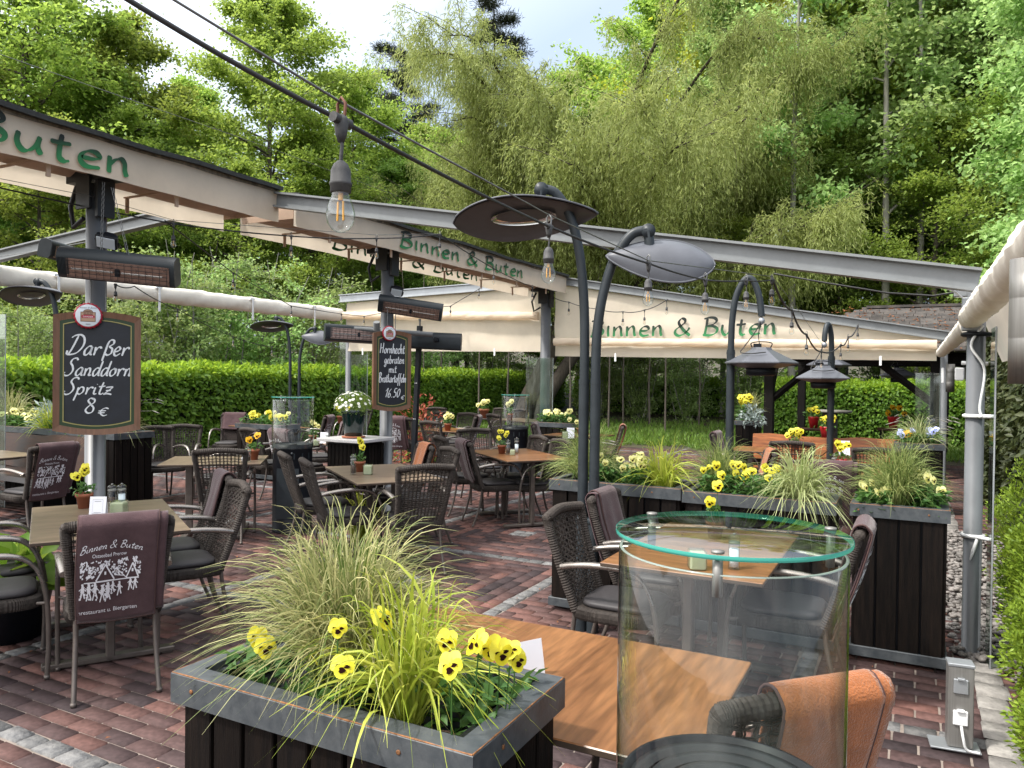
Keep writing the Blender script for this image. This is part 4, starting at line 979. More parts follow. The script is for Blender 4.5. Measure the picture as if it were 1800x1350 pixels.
# ---- benches
def make_bench(name, x0, x1, yb, yf, m, label, zt=.88, zb=.56):
    t = thing(name, label, 'bench', ((x0+x1)/2, (yb+yf)/2, .004)); L_ = x1-x0; dy = (yb-yf)/2
    def plank(z0, z1, y, th, lean, nm, n=40, amp=.02, seed=1):
        rr = random.Random(seed); ph = [rr.random()*6 for _ in range(4)]; b = MB(); vs = []
        for k in range(n+1):
            x = -L_/2+L_*k/n; e = amp*math.sin(k*.21+ph[0])+amp*.5*math.sin(k*.53+ph[1]); e2 = amp*.6*math.sin(k*.3+ph[2])
            for (yy, zz) in ((0, z0+e2), (lean, z1+e), (lean+th, z1+e), (th, z0+e2)): vs.append((x, y+yy, zz))
        fs = [(k*4+i, (k+1)*4+i, (k+1)*4+(i+1) % 4, k*4+(i+1) % 4) for k in range(n) for i in range(4)]+[(0, 1, 2, 3), tuple(reversed(range(n*4, n*4+4)))]
        b.add(vs, fs); return b.build(nm, m, t)
    plank(zb, zt, dy-.1, .05, .07, 'backrest', amp=.012)
    b = MB(); vs = []; n = 40
    for k in range(n+1):
        x = -L_/2+L_*k/n; e = .025*math.sin(k*.25)
        for (yy, zz) in ((-dy+e, .40), (-dy+.02+e, .455), (dy-.05, .455), (dy-.05, .40)): vs.append((x, yy, zz))
    b.add(vs, [(k*4+i, k*4+(i+1) % 4, (k+1)*4+(i+1) % 4, (k+1)*4+i) for k in range(n) for i in range(4)]+[(3, 2, 1, 0), tuple(range(n*4, n*4+4))]); b.build('seat', m, t)
    for sx in (-1, 1):
        b = MB(); b.bbox((sx*(L_/2-.25), 0, .2), (.08, dy*1.5, .4), .01); b.bbox((sx*(L_/2-.25), dy-.02, .5), (.07, .05, .6), .008); b.build('leg', K['timber'], t)
    return t
make_bench('bench', -1.95, -.12, 10.95, 10.3, K['bench'], 'long orange larch bench with plank back behind the right planters')
make_bench('bench', -10.8, -8.35, 5.62, 4.95, K['benchshaded'], 'dark varnished larch bench against the left planter, its shade put into the colour', .86, .46)
# ================================================================ PLANTERS, HEATERS, LAMPS, SIGNS
def make_planter(x0, x1, y0, y1, h, label, name='planter_box', rimw=.055, taper=.0):
    cx, cy_ = (x0+x1)/2, (y0+y1)/2; lx, ly = x1-x0, y1-y0
    t = thing(name, label, 'planter', (cx, cy_, .0), 0, 'black slatted planter boxes')
    def side(n, a, d, L_):       # slats on one face
        b = MB(); k = max(3, round(L_/.105)); wd = L_/k
        for i in range(k):
            p = -L_/2+wd*(i+.5); c_ = Vector(a)+Vector(d)*p; ax = abs(d[0]) > .5
            b.bbox((c_.x, c_.y, h/2+.02), ((wd-.012) if ax else .022, .022 if ax else (wd-.012), h-.12), .003)
        return b.build('slatted_side', K['slat'], t)
    i_ = .02
    side(0, (0, -ly/2+i_, 0), (1, 0, 0), lx-2*i_); side(1, (0, ly/2-i_, 0), (1, 0, 0), lx-2*i_)
    side(2, (-lx/2+i_, 0, 0), (0, 1, 0), ly-2*i_); side(3, (lx/2-i_, 0, 0), (0, 1, 0), ly-2*i_)
    b = MB(); b.box((0, 0, h/2), (lx-.085, ly-.085, h-.13)); b.build('inner_box', K['black'], t)
    b = MB()
    for (sx, sy) in ((-1, -1), (1, -1), (1, 1), (-1, 1)): b.lathe([(.025, -.0), (.025, .035), (0, .035)], 10, (sx*(lx/2-.09), sy*(ly/2-.09), 0))
    b.build('foot', K['black'], t)
    b = MB(); hb = .06
    for sy in (-1, 1): b.bbox((0, sy*(ly/2-.008), .03+hb/2), (lx+.008, .022, hb), .003)
    for sx in (-1, 1): b.bbox((sx*(lx/2-.008), 0, .03+hb/2), (.022, ly-.03, hb), .003)
    b.build('base_trim', K['rim'], t)
    # mitred rim: outer face, flat top, inner lip
    b = MB(); O = [(-lx/2-.006, -ly/2-.006), (lx/2+.006, -ly/2-.006), (lx/2+.006, ly/2+.006), (-lx/2-.006, ly/2+.006)]
    def ring(ins, z): return [(p[0]-math.copysign(ins, p[0]), p[1]-math.copysign(ins, p[1]), z) for p in O]
    rings = [ring(.0, h-.075), ring(.0, h-.004), ring(.004, h), ring(rimw, h), ring(rimw+.002, h-.05), ring(.02, h-.05), ring(.02, h-.075)]
    vs = [p for r_ in rings for p in r_]; n = len(rings)
    b.add(vs, [(r_*4+k, r_*4+(k+1) % 4, ((r_+1) % n)*4+(k+1) % 4, ((r_+1) % n)*4+k) for r_ in range(n) for k in range(4)])
    ro = b.build('rim', K['rim'], t)
    e = MB()
    for k in range(4):
        p, q = Vector((O[k][0], O[k][1], h)), Vector((O[(k+1) % 4][0], O[(k+1) % 4][1], h)); p.x -= math.copysign(.003, p.x); p.y -= math.copysign(.003, p.y); q.x -= math.copysign(.003, q.x); q.y -= math.copysign(.003, q.y)
        e.tube([p.lerp(q, i/14)+Vector((0, 0, -.0016)) for i in range(15)], [.0019+.0009*math.sin(i*2.3+k) for i in range(15)], 5)
    e.build('rusty_edge', K['rust'], ro)
    for sx in (-.42, .3, None):
        b = MB(); pr = [(.0055, 0), (.0055, .002), (.003, .003), (0, .002)]
        if sx is None: b.lathe(pr, 10, (lx/2+.006, -.1, h-.036), mat=Matrix.Rotation(R(90), 3, 'Y'))
        else: b.lathe(pr, 10, (lx*sx, -ly/2-.006, h-.036), mat=Matrix.Rotation(R(90), 3, 'X'))
        b.build('screw', K['rust'], ro)
    # plastic liner with rolled lip, then soil
    b = MB(); r2 = [ring(rimw+.004, h-.035), ring(rimw+.012, h-.012), ring(rimw+.028, h-.014), ring(rimw+.038, h-.04), ring(rimw+.045, h-.12)]
    vs = [p for r_ in r2 for p in r_]; b.add(vs, [(r_*4+k, r_*4+(k+1) % 4, (r_+1)*4+(k+1) % 4, (r_+1)*4+k) for r_ in range(len(r2)-1) for k in range(4)]); b.build('liner', K['liner'], t)
    rr = random.Random(int(cx*99)); b = MB(); sx_, sy_ = lx-2*rimw-.08, ly-2*rimw-.08
    b.grid(lambda u, v: Vector(((u-.5)*sx_, (v-.5)*sy_, h-.075+.014*math.sin(u*19)*math.cos(v*13)+rr.uniform(-.006, .006))), 44, 22, smooth=False); b.build('soil', K['soil'], t)
    return t
PB = [
 make_planter(-1.617, -.759, 1.30, 1.738, .905, 'near black slatted planter with grey steel rim, grasses and yellow pansies'),
 make_planter(-2.265, -1.335, 4.93, 5.36, .925, 'black slatted planter behind the twin lamp poles, left one of the row of three'),
 make_planter(-1.315, -.40, 4.93, 5.36, .915, 'black slatted planter in the middle of the row of three, pale grass spilling over'),
 make_planter(-.315, .19, 4.93, 5.36, .925, 'tall narrow slatted planter at the right end of the row, beside the steel column'),
 make_planter(-.2, .34, 10.6, 11.05, .88, 'far planter with blue and yellow pansies right of the orange bench'),
 make_planter(-2.62, -2.24, 13.0, 13.4, .95, 'small far planter with silver leaves beside the black timber post'),
 make_planter(-5.5, -4.78, 11.25, 11.7, .9, 'low far planter at the foot of the third pergola post'),
 make_planter(-10.9, -8.1, 5.68, 6.2, .93, 'long dark planter behind the larch bench on the left'),
]
# ---- glass gas heaters
def make_heater():
    t = thing('glass_patio_heater', 'x', 'heater', (0, 0, 0), 0, 'round glass patio heaters')
    b = MB(); b.lathe([(.2, 0), (.2, .02), (.196, .022), (.196, .836), (.2, .84), (.2, .85), (.198, .852), (.198, .884), (.19, .884), (.19, .86), (.0, .86)], 56); 
    b.build('body', K['black'], t)
    b = MB()
    for k, r_ in enumerate((.178, .14, .1, .06)):
        b.lathe([(r_-.02, .865), (r_-.012, .874-.001*k), (r_+.006, .874-.001*k), (r_+.008, .865)], 48)
    b.lathe([(.04, .865), (.04, .88), (.02, .885), (0, .885)], 20); b.build('burner_plate', K['greydark'], t)
    b = MB()
    for a in range(0, 360, 24):
        x, y = .1985*math.cos(R(a)), .1985*math.sin(R(a)); b.box((x, y, .77), (.004, .012, .06), rz=R(a))
    b.lathe([(.012, 0), (.012, .006), (0, .008)], 12, (.04, -.1945, .80), mat=Matrix.Rotation(R(90), 3, 'X')); b.box((0, -.1965, .4), (.22, .004, .5)); b.build('vent_panel', K['anthra'], t)
    b = MB(); b.lathe([(.208, .84), (.208, 1.325), (.2065, 1.327)], 72, caps=False); gtube = b.build('glass_tube', K['clear'], t)
    b = MB(); b.lathe([(.2015, 1.3272), (.2068, 1.3272), (.2068, 1.3255)], 90, caps=False); b.build('glass_edge', K['edgepale'], gtube)
    b = MB(); b.lathe([(.214, 1.3605), (.212, 1.362), (0, 1.362)], 72, caps=False); lid = b.build('glass_lid', K['lidglass'], t)
    b = MB(); b.lathe([(.208, 1.352), (.2142, 1.353), (.2148, 1.357), (.2142, 1.361)], 90, caps=False); b.build('lid_edge', K['rimglass'], lid)
    for a in (20, 140, 262):
        b = MB(); b.lathe([(.0085, 1.29), (.0085, 1.352), (0, 1.352)], 14, (.2*math.cos(R(a)), .2*math.sin(R(a)), 0)); b.lathe([(.011, 1.362), (.011, 1.366), (0, 1.367)], 14, (.2*math.cos(R(a)), .2*math.sin(R(a)), 0)); b.build('standoff', K['steel'], t)
    return t
HT = make_heater(); HT.location = (-.302, 1.475, .0); HT['label'] = 'large glass patio heater close to us at the bottom right with green edged round lid'; HT.rotation_euler = (0, 0, R(14))
h = dup(HT, (-5.75, 6.06, 0), R(30), 'glass patio heater on a black column beside the orange pansy table'); h.scale = (1.02, 1.02, 1.03)
h = dup(HT, (-5.35, 10.35, 0), R(-20), 'most distant glass patio heater, in front of the pale far table')
# ---- twin garden lamps
def make_lamp(hx=1.0, tl=-24, yaw=0, dz=0.0, hs=1.0, lbl='x'):
    t = thing('garden_lamp', lbl, 'lamp', (0, 0, 0), 0, 'curved garden lamps with leaf shaped heads')
    b = MB(); b.tube([(0, 0, 0), (0, 0, .72)], .038, 18); b.tube([(0, 0, .70), (0, 0, .705), (0, 0, .735), (0, 0, .74)], [.038, .044, .044, .034], 18)
    b.tube([(0, 0, .73), (0, 0, 1.62)], .0335, 18); b.tube([(0, 0, 1.60), (0, 0, 1.63)], .0355, 18); b.build('pole', K['anthra'], t)
    b = MB(); b.tube(catmull([(0, 0, 1.60), (0, 0, 1.8+dz*.3), (-.012*hx, 0, 2.02+dz*.6), (-.055*hx, 0, 2.26+dz*.9), (-.14*hx, 0, 2.48+dz), (-.27*hx, 0, 2.63+dz), (-.40*hx, 0, 2.665+dz)], 8), .031, 16); b.lathe([(.045, -.03), (.045, .03), (0, .03)], 14, (-.41*hx, 0, 2.655+dz), mat=Matrix.Rotation(R(90), 3, 'X')); b.tube([(-.41*hx, 0, 2.65+dz), (-.43*hx, 0, 2.52+dz)], .032, 12); b.build('arm', K['anthra'], t)
    # head: a leaf outline, point outwards; local x along the head
    L0, L1, Wd = -.52, .36, .215
    def half(u):      # half width along the leaf, u 0 (tip) .. 1 (round end)
        return Wd*(math.sin(math.pi*min(1, u**.8))**.75)*(1 if u < .999 else 0)
    tilt = Matrix.Translation((-.43*hx, 0, 2.47+dz)) @ Matrix.Rotation(R(yaw), 4, 'Z') @ Matrix.Rotation(R(-4), 4, 'Y') @ Matrix.Rotation(R(tl), 4, 'X') @ Matrix.Scale(hs, 4)
    def top(u, v):
        w_ = half(u); y = (v*2-1)*w_; z = .10*max(0, 1-(2*v-1)**2)*math.sin(math.pi*u)**.6
        return tilt @ Vector((L0+(L1-L0)*u, y, z+.012))
    def under(u, v):
        w_ = half(u)*.985; q = 1-(2*v-1)**2; y = (v*2-1)*w_
        return tilt @ Vector((L0+.004+(L1-L0-.008)*u, y, .035*max(0, q)**.6*math.sin(math.pi*u)**.5))
    b = MB(); b.grid(top, 40, 16); 
    edge = [top(k/40, 0) for k in range(41)]+[top(1-k/40, 1) for k in range(41)]
    b.tube(edge+[edge[0]], .007, 6, caps=False); o = b.build('lamp_head', K['lampgrey'], t)
    b = MB(); b.grid(under, 40, 16); u_ = b.build('inner_shade', K['lampunder'], o)
    b = MB(); n = 36
    ring = lambda s_, dz: [tilt @ Vector((-.09+.20*s_*math.cos(2*math.pi*k/n), .075*s_*math.sin(2*math.pi*k/n), .03+dz)) for k in range(n)]
    vs = ring(1, -.014)+ring(.96, -.006)+ring(.8, .004)+ring(.55, .012)+ring(.25, .016)
    b.add(vs, [(r_*n+k, (r_)*n+(k+1) % n, (r_+1)*n+(k+1) % n, (r_+1)*n+k) for r_ in range(4) for k in range(n)]+[tuple(range(4*n, 5*n))], smooth=True); b.build('reflector', K['mirror'], o)
    return t
LP = make_lamp(.72, -27, -6, .19, 1.06)
# heads point to the left and to the right as seen from the terrace
LP.location = gp(1027, 4.97); LP.rotation_euler = (0, 0, R(31)); LP['label'] = 'tall twin garden lamp, left pole, its leaf shaped head tipped to show the reflector'
l2 = make_lamp(.78, -60, 6, -.08, .78, 'tall twin garden lamp, right pole, its grey leaf shaped head seen from above'); l2.location = gp(1047, 4.93); l2.rotation_euler = (0, 0, R(31+168))
def lampat(px, dep, deg, label, sc):
    p = gp(px, dep); q = dup(LP, p, R(deg), label); q.scale = (sc,)*3; return q
lampat(510, 16.0, 31, 'distant garden lamp beyond the tall glass heater with its dark head tipped up', .98)
p_ = gp(526, 16.0); q = dup(l2, p_, R(31+172), 'distant garden lamp beyond the tall glass heater with pale head seen from above')
q = lampat(103, 9.4, 20, 'garden lamp arching out of the picture behind the first chalkboard', .96)
# ---- hooked poles with hanging hexagonal heaters
def make_hook(z0, reach, deg):
    t = thing('hooked_lamp_pole', 'x', 'pole', (0, 0, 0), 0, 'hooked poles carrying the hanging heaters'); ca, sa = math.cos(R(deg)), math.sin(R(deg))
    b = MB(); b.tube([(0, 0, 0), (0, 0, 1.95)], .043, 16); b.tube([(0, 0, 1.90), (0, 0, 1.93)], .046, 16); b.build('pole', K['anthra'], t)
    P_ = [(0, 1.95), (.01, 2.25), (.05, 2.5), (.13, 2.66), (.2, 2.71), (.27, 2.67), (.34, 2.5), (.37, 2.3)]; k = reach/.37
    b = MB(); b.tube(catmull([(a*k*ca, a*k*sa, (z-1.95)*(z0-1.95)/.76+1.95) for a, z in P_], 6), .034, 12); b.build('hook', K['anthra'], t)
    e = Vector((reach*ca, reach*sa, (2.3-1.95)*(z0-1.95)/.76+1.95)); b = MB(); b.lathe([(0, -.05), (.03, -.03), (.035, 0), (.02, .03), (0, .04)], 12, e+Vector((0, 0, -.04))); b.build('ball_joint', K['zinc'], t)
    return t, e
def make_hex():
    t = thing('hanging_heater', 'x', 'heater', (0, 0, 0), 0, 'hexagonal heaters hanging under the far awning')
    b = MB(); n = 6
    b.lathe([(0, .155), (.095, .155), (.11, .13), (.365, .0), (.365, -.012), (.34, -.018), (.2, -.055), (.16, -.06), (0, -.06)], 6, smooth=False); b.build('hood', K['lampgrey'], t)
    b = MB(); b.lathe([(.155, -.055), (.15, -.13), (.12, -.14), (0, -.14)], 24); b.build('element_ring', K['black'], t)
    b = MB(); b.tube(catmull([(-.09, 0, .15), (-.1, 0, .2), (0, 0, .215), (.1, 0, .2), (.09, 0, .15)]), .006, 6); b.box((-.04, .02, .175), (.08, .05, .04)); b.build('handle', K['black'], t)
    b = MB(); b.tube(catmull([(-.02, 0, .19), (-.03, .01, .3), (.0, 0, .45)]), .005, 5); b.tube(catmull([(.0, 0, .45), (-.06, -.02, .32), (-.17, -.05, .16), (-.2, -.1, .1), (-.1, -.22, .085), (.05, -.2, .1)]), .006, 5); b.build('cord', K['cable'], t)
    return t
HX = None
for (px, dep, tpx, hpx, hpy, zt, lab1, lab2) in ((1284, 8.1, 1338, 1338, 637, 2.70, 'hooked pole rising from the middle planter, thick and nearest', 'larger hexagonal grey heater hanging left, under the hooked pole'),
                                    (1461, 10.0, 1451, 1447, 664, 2.36, 'thin hooked pole farther back by the orange bench', 'smaller pale hexagonal heater hanging right, tangled with bulbs')):
    p = gp(px, dep); e_ = atd(tpx, 600, dep-.1); d = Vector((e_.x-p.x, e_.y-p.y, 0))
    t, e = make_hook(zt, max(.18, d.length), math.degrees(math.atan2(d.y, d.x))); t.location = p; t['label'] = lab1
    if HX is None: HX = make_hex(); h = HX
    else: h = dup(HX)
    h.location = atd(hpx, hpy, dep-.12); h['label'] = lab2; h.rotation_euler = (0, 0, R(8 if HX is h else 32))
h = dup(HX, atd(1457, 641, 13.2), R(12), 'dark blue hexagonal heater hanging behind the smaller pale one')
h = dup(HX, atd(1580, 660, 15.5), R(12), 'black hexagonal heater hanging inside the timber pavilion')
# ---- infrared heaters on the posts
def make_ir():
    t = thing('infrared_heater', 'x', 'heater', (0, 0, 0), 0, 'dark infrared heaters fixed to the pergola posts')
    b = MB(); L_ = .80
    prof = [(-.075, .06), (-.055, .10), (.0, .115), (.055, .10), (.07, .05), (.07, -.075), (.055, -.1), (-.055, -.1), (-.072, -.075)]
    vs = [(-L_/2, y, z) for y, z in prof]+[(L_/2, y, z) for y, z in prof]; n = len(prof)
    b.add(vs, [(i, (i+1) % n, (i+1) % n+n, i+n) for i in range(n)], smooth=True); b.add(vs, [tuple(reversed(range(n))), tuple(range(n, 2*n))])
    for k in range(9): b.box((-L_/2+.006+.009*k, -.072, -.005), (.004, .02, .12))
    b.build('housing', K['anthra'], t)
    b = MB(); b.box((.015, -.0765, -.015), (.70, .006, .135)); f = b.build('reflector', K['copper'], t)
    b = MB()
    for x in (-.16, .18): b.tube([(x-.14, -.084, -.02), (x+.14, -.084, -.02)], .007, 8)
    b.box((.012, -.085, -.02), (.03, .018, .05), mi=1); b.build('quartz_rod', [K['heatrod'], K['black']], f)
    b = MB()
    for k in range(5): b.tube([(-.33, -.094, -.072+.028*k), (.36, -.094, -.072+.028*k)], .0022, 4)
    for k in range(15): b.tube([(-.32+.048*k, -.092, -.08), (-.32+.048*k, -.092, .05)], .0018, 4)
    b.build('guard_grille', K['greydark'], f)
    b = MB(); b.bbox((-.1, .13, .02), (.06, .12, .05), .006); b.tube([(-.1, .1, .02), (-.1, .2, .03)], .02, 8); b.build('bracket', K['black'], t)
    return t
IR = make_ir()
def ir(px, py, dep, rz, rx, label, ry=0, sc=1):
    q = IR if 'placed' not in IR else dup(IR); IR['placed'] = 1
    q.location = atd(px, py, dep); q.rotation_euler = (R(rx), R(ry), R(rz)); q['label'] = label; q.scale = (sc,)*3; return q
ir(211, 470, 5.55, 34, 22, 'large infrared heater with copper face on the first post above the chalkboard', 4.5, 1.0)
ir(722, 541, 8.85, 30, 22, 'infrared heater with copper face on the second post, tilted down', 8, .92)
ir(627, 588, 9.2, 50, -8, 'infrared heater seen edge on, left of the second chalkboard', 2, .95)
ir(755, 600, 9.6, 205, 0, 'infrared heater showing its plain back, right of the second chalkboard', -2, 1.0)
ir(112, 446, 6.3, 120, 10, 'dark infrared heater seen from its end behind the first post', 0, .7)
del IR['placed']
# cross bar and black square stand
b = MB(); p0, p1 = atd(622, 578, 9.15), atd(760, 588, 9.4); b.tube([p0, p1], .03, 8); b.tube([atd(662, 566, 9.1), atd(662, 580, 9.15)], .04, 8); o = b.build('heater_crossbar', K['grey']); tag(o, 'grey bar across the second post carrying two heaters', 'bar')
t = thing('square_stand', 'slim black square pole leaning slightly, with a hook on top, right of the second chalkboard', 'pole', gp(726, 9.7))
d = atd(738, 573, 9.7)-gp(726, 9.7); b = MB(); ax = d.normalized(); m_ = Vector((0, 0, 1)).rotation_difference(ax).to_matrix(); b.box(d*.5, (.055, .055, d.length), mat=m_); b.build('pole', K['black'], t)
b = MB(); b.tube([d, d+Vector((0, 0, .05)), d+Vector((.0, 0, .09))], [.012, .012, .02], 8); b.build('hook', K['steel'], t)
b = MB(); pb_ = gp(726, 9.7)
for f_ in (.48, .68, .93, .97):
    for s_ in (-.012, .012): b.lathe([(.006, 0), (.006, .002), (0, .002)], 6, d*f_+Vector((s_, -.029, 0)), mat=Matrix.Rotation(R(90), 3, 'X'))
b.build('hole_cap', K['whiteplastic'], t)
b = MB(); b.box((0, 0, .02), (.4, .4, .04)); b.build('base', K['black'], t)
# floodlights on the posts
FL = None
for (px, py, dep, rz, lab) in ((188, 424, 5.7, 40, 'small black floodlight at the top of the first post'), (697, 512, 9.0, 40, 'small black floodlight at the top of the second post')):
    if FL is None:
        FL = t = thing('floodlight', lab, 'floodlight', (0, 0, 0), 0, 'floodlights on the pergola posts')
        b = MB(); b.bbox((0, 0, 0), (.15, .05, .11), .008); b.bbox((0, .05, 0), (.09, .06, .07), .01); b.build('housing', K['black'], t)
        b = MB(); b.box((0, -.028, 0), (.125, .006, .085)); b.build('lens', K['enamel'], t)
        b = MB(); b.tube([(-.08, .0, 0), (-.085, .05, -.07), (.085, .05, -.07), (.08, 0, 0)], .007, 6); b.build('yoke', K['black'], t)
    else: t = dup(FL, label=lab)
    t.location = atd(px, py, dep); t.rotation_euler = (R(40), R(10), R(rz))
# ---- chalkboards
def arch(w_, h_, a, n=14, ins=0):
    w2, h2 = w_/2-ins, h_/2-ins; P_ = []
    for k in range(n+1): u = -1+2*k/n; P_.append((u*w2, -h2-a*(1-u*u)))
    for k in range(n+1): u = 1-2*k/n; P_.append((u*w2, h2+a*(1-u*u)))
    return P_
def chalkboard(loc, rz, w_, h_, lines, label):
    t = thing('chalkboard_sign', label, 'sign', loc, rz, 'chalkboards hung on the pergola posts'); a = .035
    def band(name, i0, i1, y0, y1, m, d=.01):
        O, I = arch(w_, h_, a, 14, i0), arch(w_, h_, a, 14, i1); n = len(O); b = MB()
        vs = [(p[0], y0, p[1]) for p in O]+[(p[0], y1, p[1]) for p in I]+[(p[0], y0+d, p[1]) for p in O]+[(p[0], y1+d, p[1]) for p in I]
        fs = []
        for k in range(n):
            q = (k+1) % n; fs += [(k, q, q+n, k+n), (k+2*n, k+3*n, q+3*n, q+2*n), (k, k+2*n, q+2*n, q), (k+n, q+n, q+3*n, k+3*n)]
        b.add(vs, fs); return b.build(name, m, t)
    band('frame', 0, .042, -.03, -.024, K['frame'], .04); band('green_band', .042, .062, -.0225, -.0225, K['signgreen']); band('gold_line', .062, .068, -.022, -.022, K['gold']); band('green_band', .068, .071, -.0225, -.0225, K['signgreen'])
    O = arch(w_, h_, a, 14, .04); b = MB(); n = len(O); b.add([(p[0], -.018, p[1]) for p in O]+[(p[0], .005, p[1]) for p in O], [tuple(range(n)), tuple(reversed(range(n, 2*n)))]); bd = b.build('board', K['board'], t)
    for (txt, x, z, sz, sl, wd) in lines:
        st, tw = pen(txt, CG, sz, 40, .045, .105, sl, .02); k = wd/tw
        st = [([Vector((p.x*k, p.y, 0)) for p in pts], hw) for pts, hw in st]
        ribbons(st, lambda a_, c_: Vector((x+a_, -.0215, z+c_)), (0, -.0006, 0)).build('chalk_writing', K['chalk'], bd)
    # crown cap badge
    cx, cz, r_ = -.06*(w_/.56), h_/2+.0, .088*(1 if w_ > .5 else .92)
    b = MB(); b.lathe([(r_*1.06, 0), (r_*1.05, .012), (r_*.95, .02), (r_*.9, .021)], 84, (cx, -.03, cz), mat=Matrix.Rotation(R(90), 3, 'X'), jag=lambda j, n: .035*math.sin(j/n*2*math.pi*21)); bg_ = b.build('crown_cap_badge', K['red'], t)
    b = MB(); b.lathe([(r_*.92, .021), (r_*.88, .023), (0, .0235)], 48, (cx, -.03, cz), mat=Matrix.Rotation(R(90), 3, 'X')); b.build('badge_face', K['enamel'], bg_)
    Y = -.0545
    def poly(name, pts, m, y): b = MB(); b.add([(cx+p[0]*r_, y, cz+p[1]*r_) for p in pts], [tuple(range(len(pts)))]); return b
    e = MB()
    for pts, mi, y in (([(-.55, -.5), (.55, -.5), (.55, .3), (-.55, .3)], 0, Y), ([(-.5, -.45), (.5, -.45), (.5, .25), (-.5, .25)], 1, Y-.0006), ([(-.36, .28)]+[(.36*math.cos(R(180-k*15)), .28+.24*math.sin(R(180-k*15))) for k in range(13)], 0, Y-.001), ([(.3*math.cos(R(180-k*15)), .26+.19*math.sin(R(180-k*15))) for k in range(13)], 1, Y-.0014), ([(-.34, .0), (.34, .0), (.3, .3), (.1, .4), (-.1, .4), (-.3, .3)], 0, Y-.0018), ([(-.45, -.2), (.45, -.2), (.5, -.02), (.3, .06), (-.3, .06), (-.5, -.02)], 2, Y-.0022)):
        e.add([(cx+p[0]*r_, y, cz+p[1]*r_) for p in pts], [tuple(range(len(pts)))], mi)
    for k in range(5): e.box((cx+(-.22+.11*k)*r_, Y-.0026, cz+.2*r_), (.05*r_, .0004, .14*r_), 1)
    e.build('emblem', [K['brown'], K['tan'], K['red']], bg_)
    e = MB()
    for txt, sz, z_, mi, shear in (('DARSSER', .185, -.155, 0, 0), ('Binnen & Buten', .2, .58, 1, .4), ('SEIT 1991', .001, -.7, 1, 0)):
        if sz < .01: continue
        v, f = type_mesh(txt, sz*r_, shear); mx = max(p.x for p in v)
        e.add([(cx+p.x-mx/2, Y-.003, cz+z_*r_+p.y) for p in v], f, mi)
    for k in range(5): e.box((cx+(-.14+.07*k)*r_, Y-.001, cz-.7*r_), (.045*r_, .0004, .07*r_), 1)
    e.build('badge_writing', [K['print'], K['ink']], bg_)
    b = MB()
    for s_ in (-1, 1):
        for k in range(11):
            f_ = k/10; b.tube([(s_*(.05+.06*f_*0), .01, h_/2+.05+.02*k), (s_*.05, .015, h_/2+.075+.02*k)], .004, 5)
    b.build('chain', K['wire'], t)
    return t
chalkboard(atd(172, 656, 5.62), R(52), .565, .83, [('Darßer', -.20, .13, .145, .28, .40), ('Sanddorn', -.215, -.02, .13, .28, .435), ('Spritz', -.215, -.155, .125, .28, .31), ('8', -.085, -.29, .125, .12, .075), ('€', .0, -.31, .1, .12, .07)], 'larger chalkboard offering a drink for 8 euro on the first post')
chalkboard(atd(688, 652, 8.78), R(62), .47, .85, [('Hornhecht', -.155, .20, .125, .08, .31), ('gebraten', -.10, .085, .11, .08, .25), ('mit', -.045, -.02, .105, .08, .10), ('Bratkartoffeln', -.165, -.13, .115, .08, .34), ('16.50', -.09, -.30, .115, .2, .19), ('€', .11, -.325, .075, .1, .05)], 'narrower chalkboard offering a fish dish for 16.50 on the second post')
for (px, py0, py1, dep, x2) in ((182, 290, 445, 5.55, 178), (197, 300, 450, 5.5, 226)):
    a_, c_ = atd(px, py0+30, dep), atd(x2, py1, dep); b = MB(); n = 26
    for k in range(n):
        p = a_.lerp(c_, k/n); q = a_.lerp(c_, (k+.95)/n); o_ = Vector((.008, 0, 0)) if k % 2 else Vector((0, .008, 0)); b.tube([p+o_, q+o_], .003, 4); b.tube([p-o_, q-o_], .003, 4)
    o = b.build('chain', K['wire']); tag(o, 'steel chain holding the large heater, ' + ('hanging straight by the post' if px == 182 else 'slanting to the right'), 'chain', 'chains of the large infrared heater')
# ---- granite topped stand with the daisy pot
t = thing('granite_stand', 'black slatted stand with a speckled granite top in front of the second post', 'stand', (-5.62, 6.93, 0))
b = MB(); b.box((0, 0, .44), (.42, .42, .88)); b.build('core', K['black'], t); b = MB()
for k in range(8):
    p = -.2+.4*k/7
    for a in range(4): b.bbox(Matrix.Rotation(R(90*a), 3, 'Z') @ Vector((p, -.217, .44)), (.048, .014, .84) if a % 2 == 0 else (.014, .048, .84), .002)
b.build('slatted_side', K['slat'], t)
b = MB(); b.bbox((0, 0, .905), (.62, .62, .035), .004); b.build('granite_top', K['granite'], t)
t = thing('flower_pot', 'tall dark green glazed pot of white daisies on the granite top', 'flower pot', (-5.6, 6.86, .923)); zc = 0
b = MB(); b.lathe([(.1, 0), (.13, .008), (.135, .02), (.12, .022), (0, .022)], 28); b.build('saucer', K['pot'], t)
b = MB(); b.lathe([(.09, .022), (.1, .03), (.135, .28), (.145, .305), (.14, .31), (.125, .3), (0, .29)], 36); b.build('pot', K['greenpot'], t)
n = 1500; rg = np.random.default_rng(31); d_ = unit(np.stack([rg.normal(size=n), rg.normal(size=n), rg.normal(.25, .8, n)], -1)); P = d_*np.array([.2, .2, .15])*(rg.uniform(.5, 1, (n, 1)))+np.array([0, 0, .36])
P = P[P[:, 2] > .27]; d_ = unit(P-np.array([0, 0, .3])); n = len(P)
put('foliage', leaves('foliage', P, d_+rg.normal(0, .4, (n, 3)), rg.normal(size=(n, 3)), rg.uniform(.03, .05, n), .008), t, [K['darkleaf']])
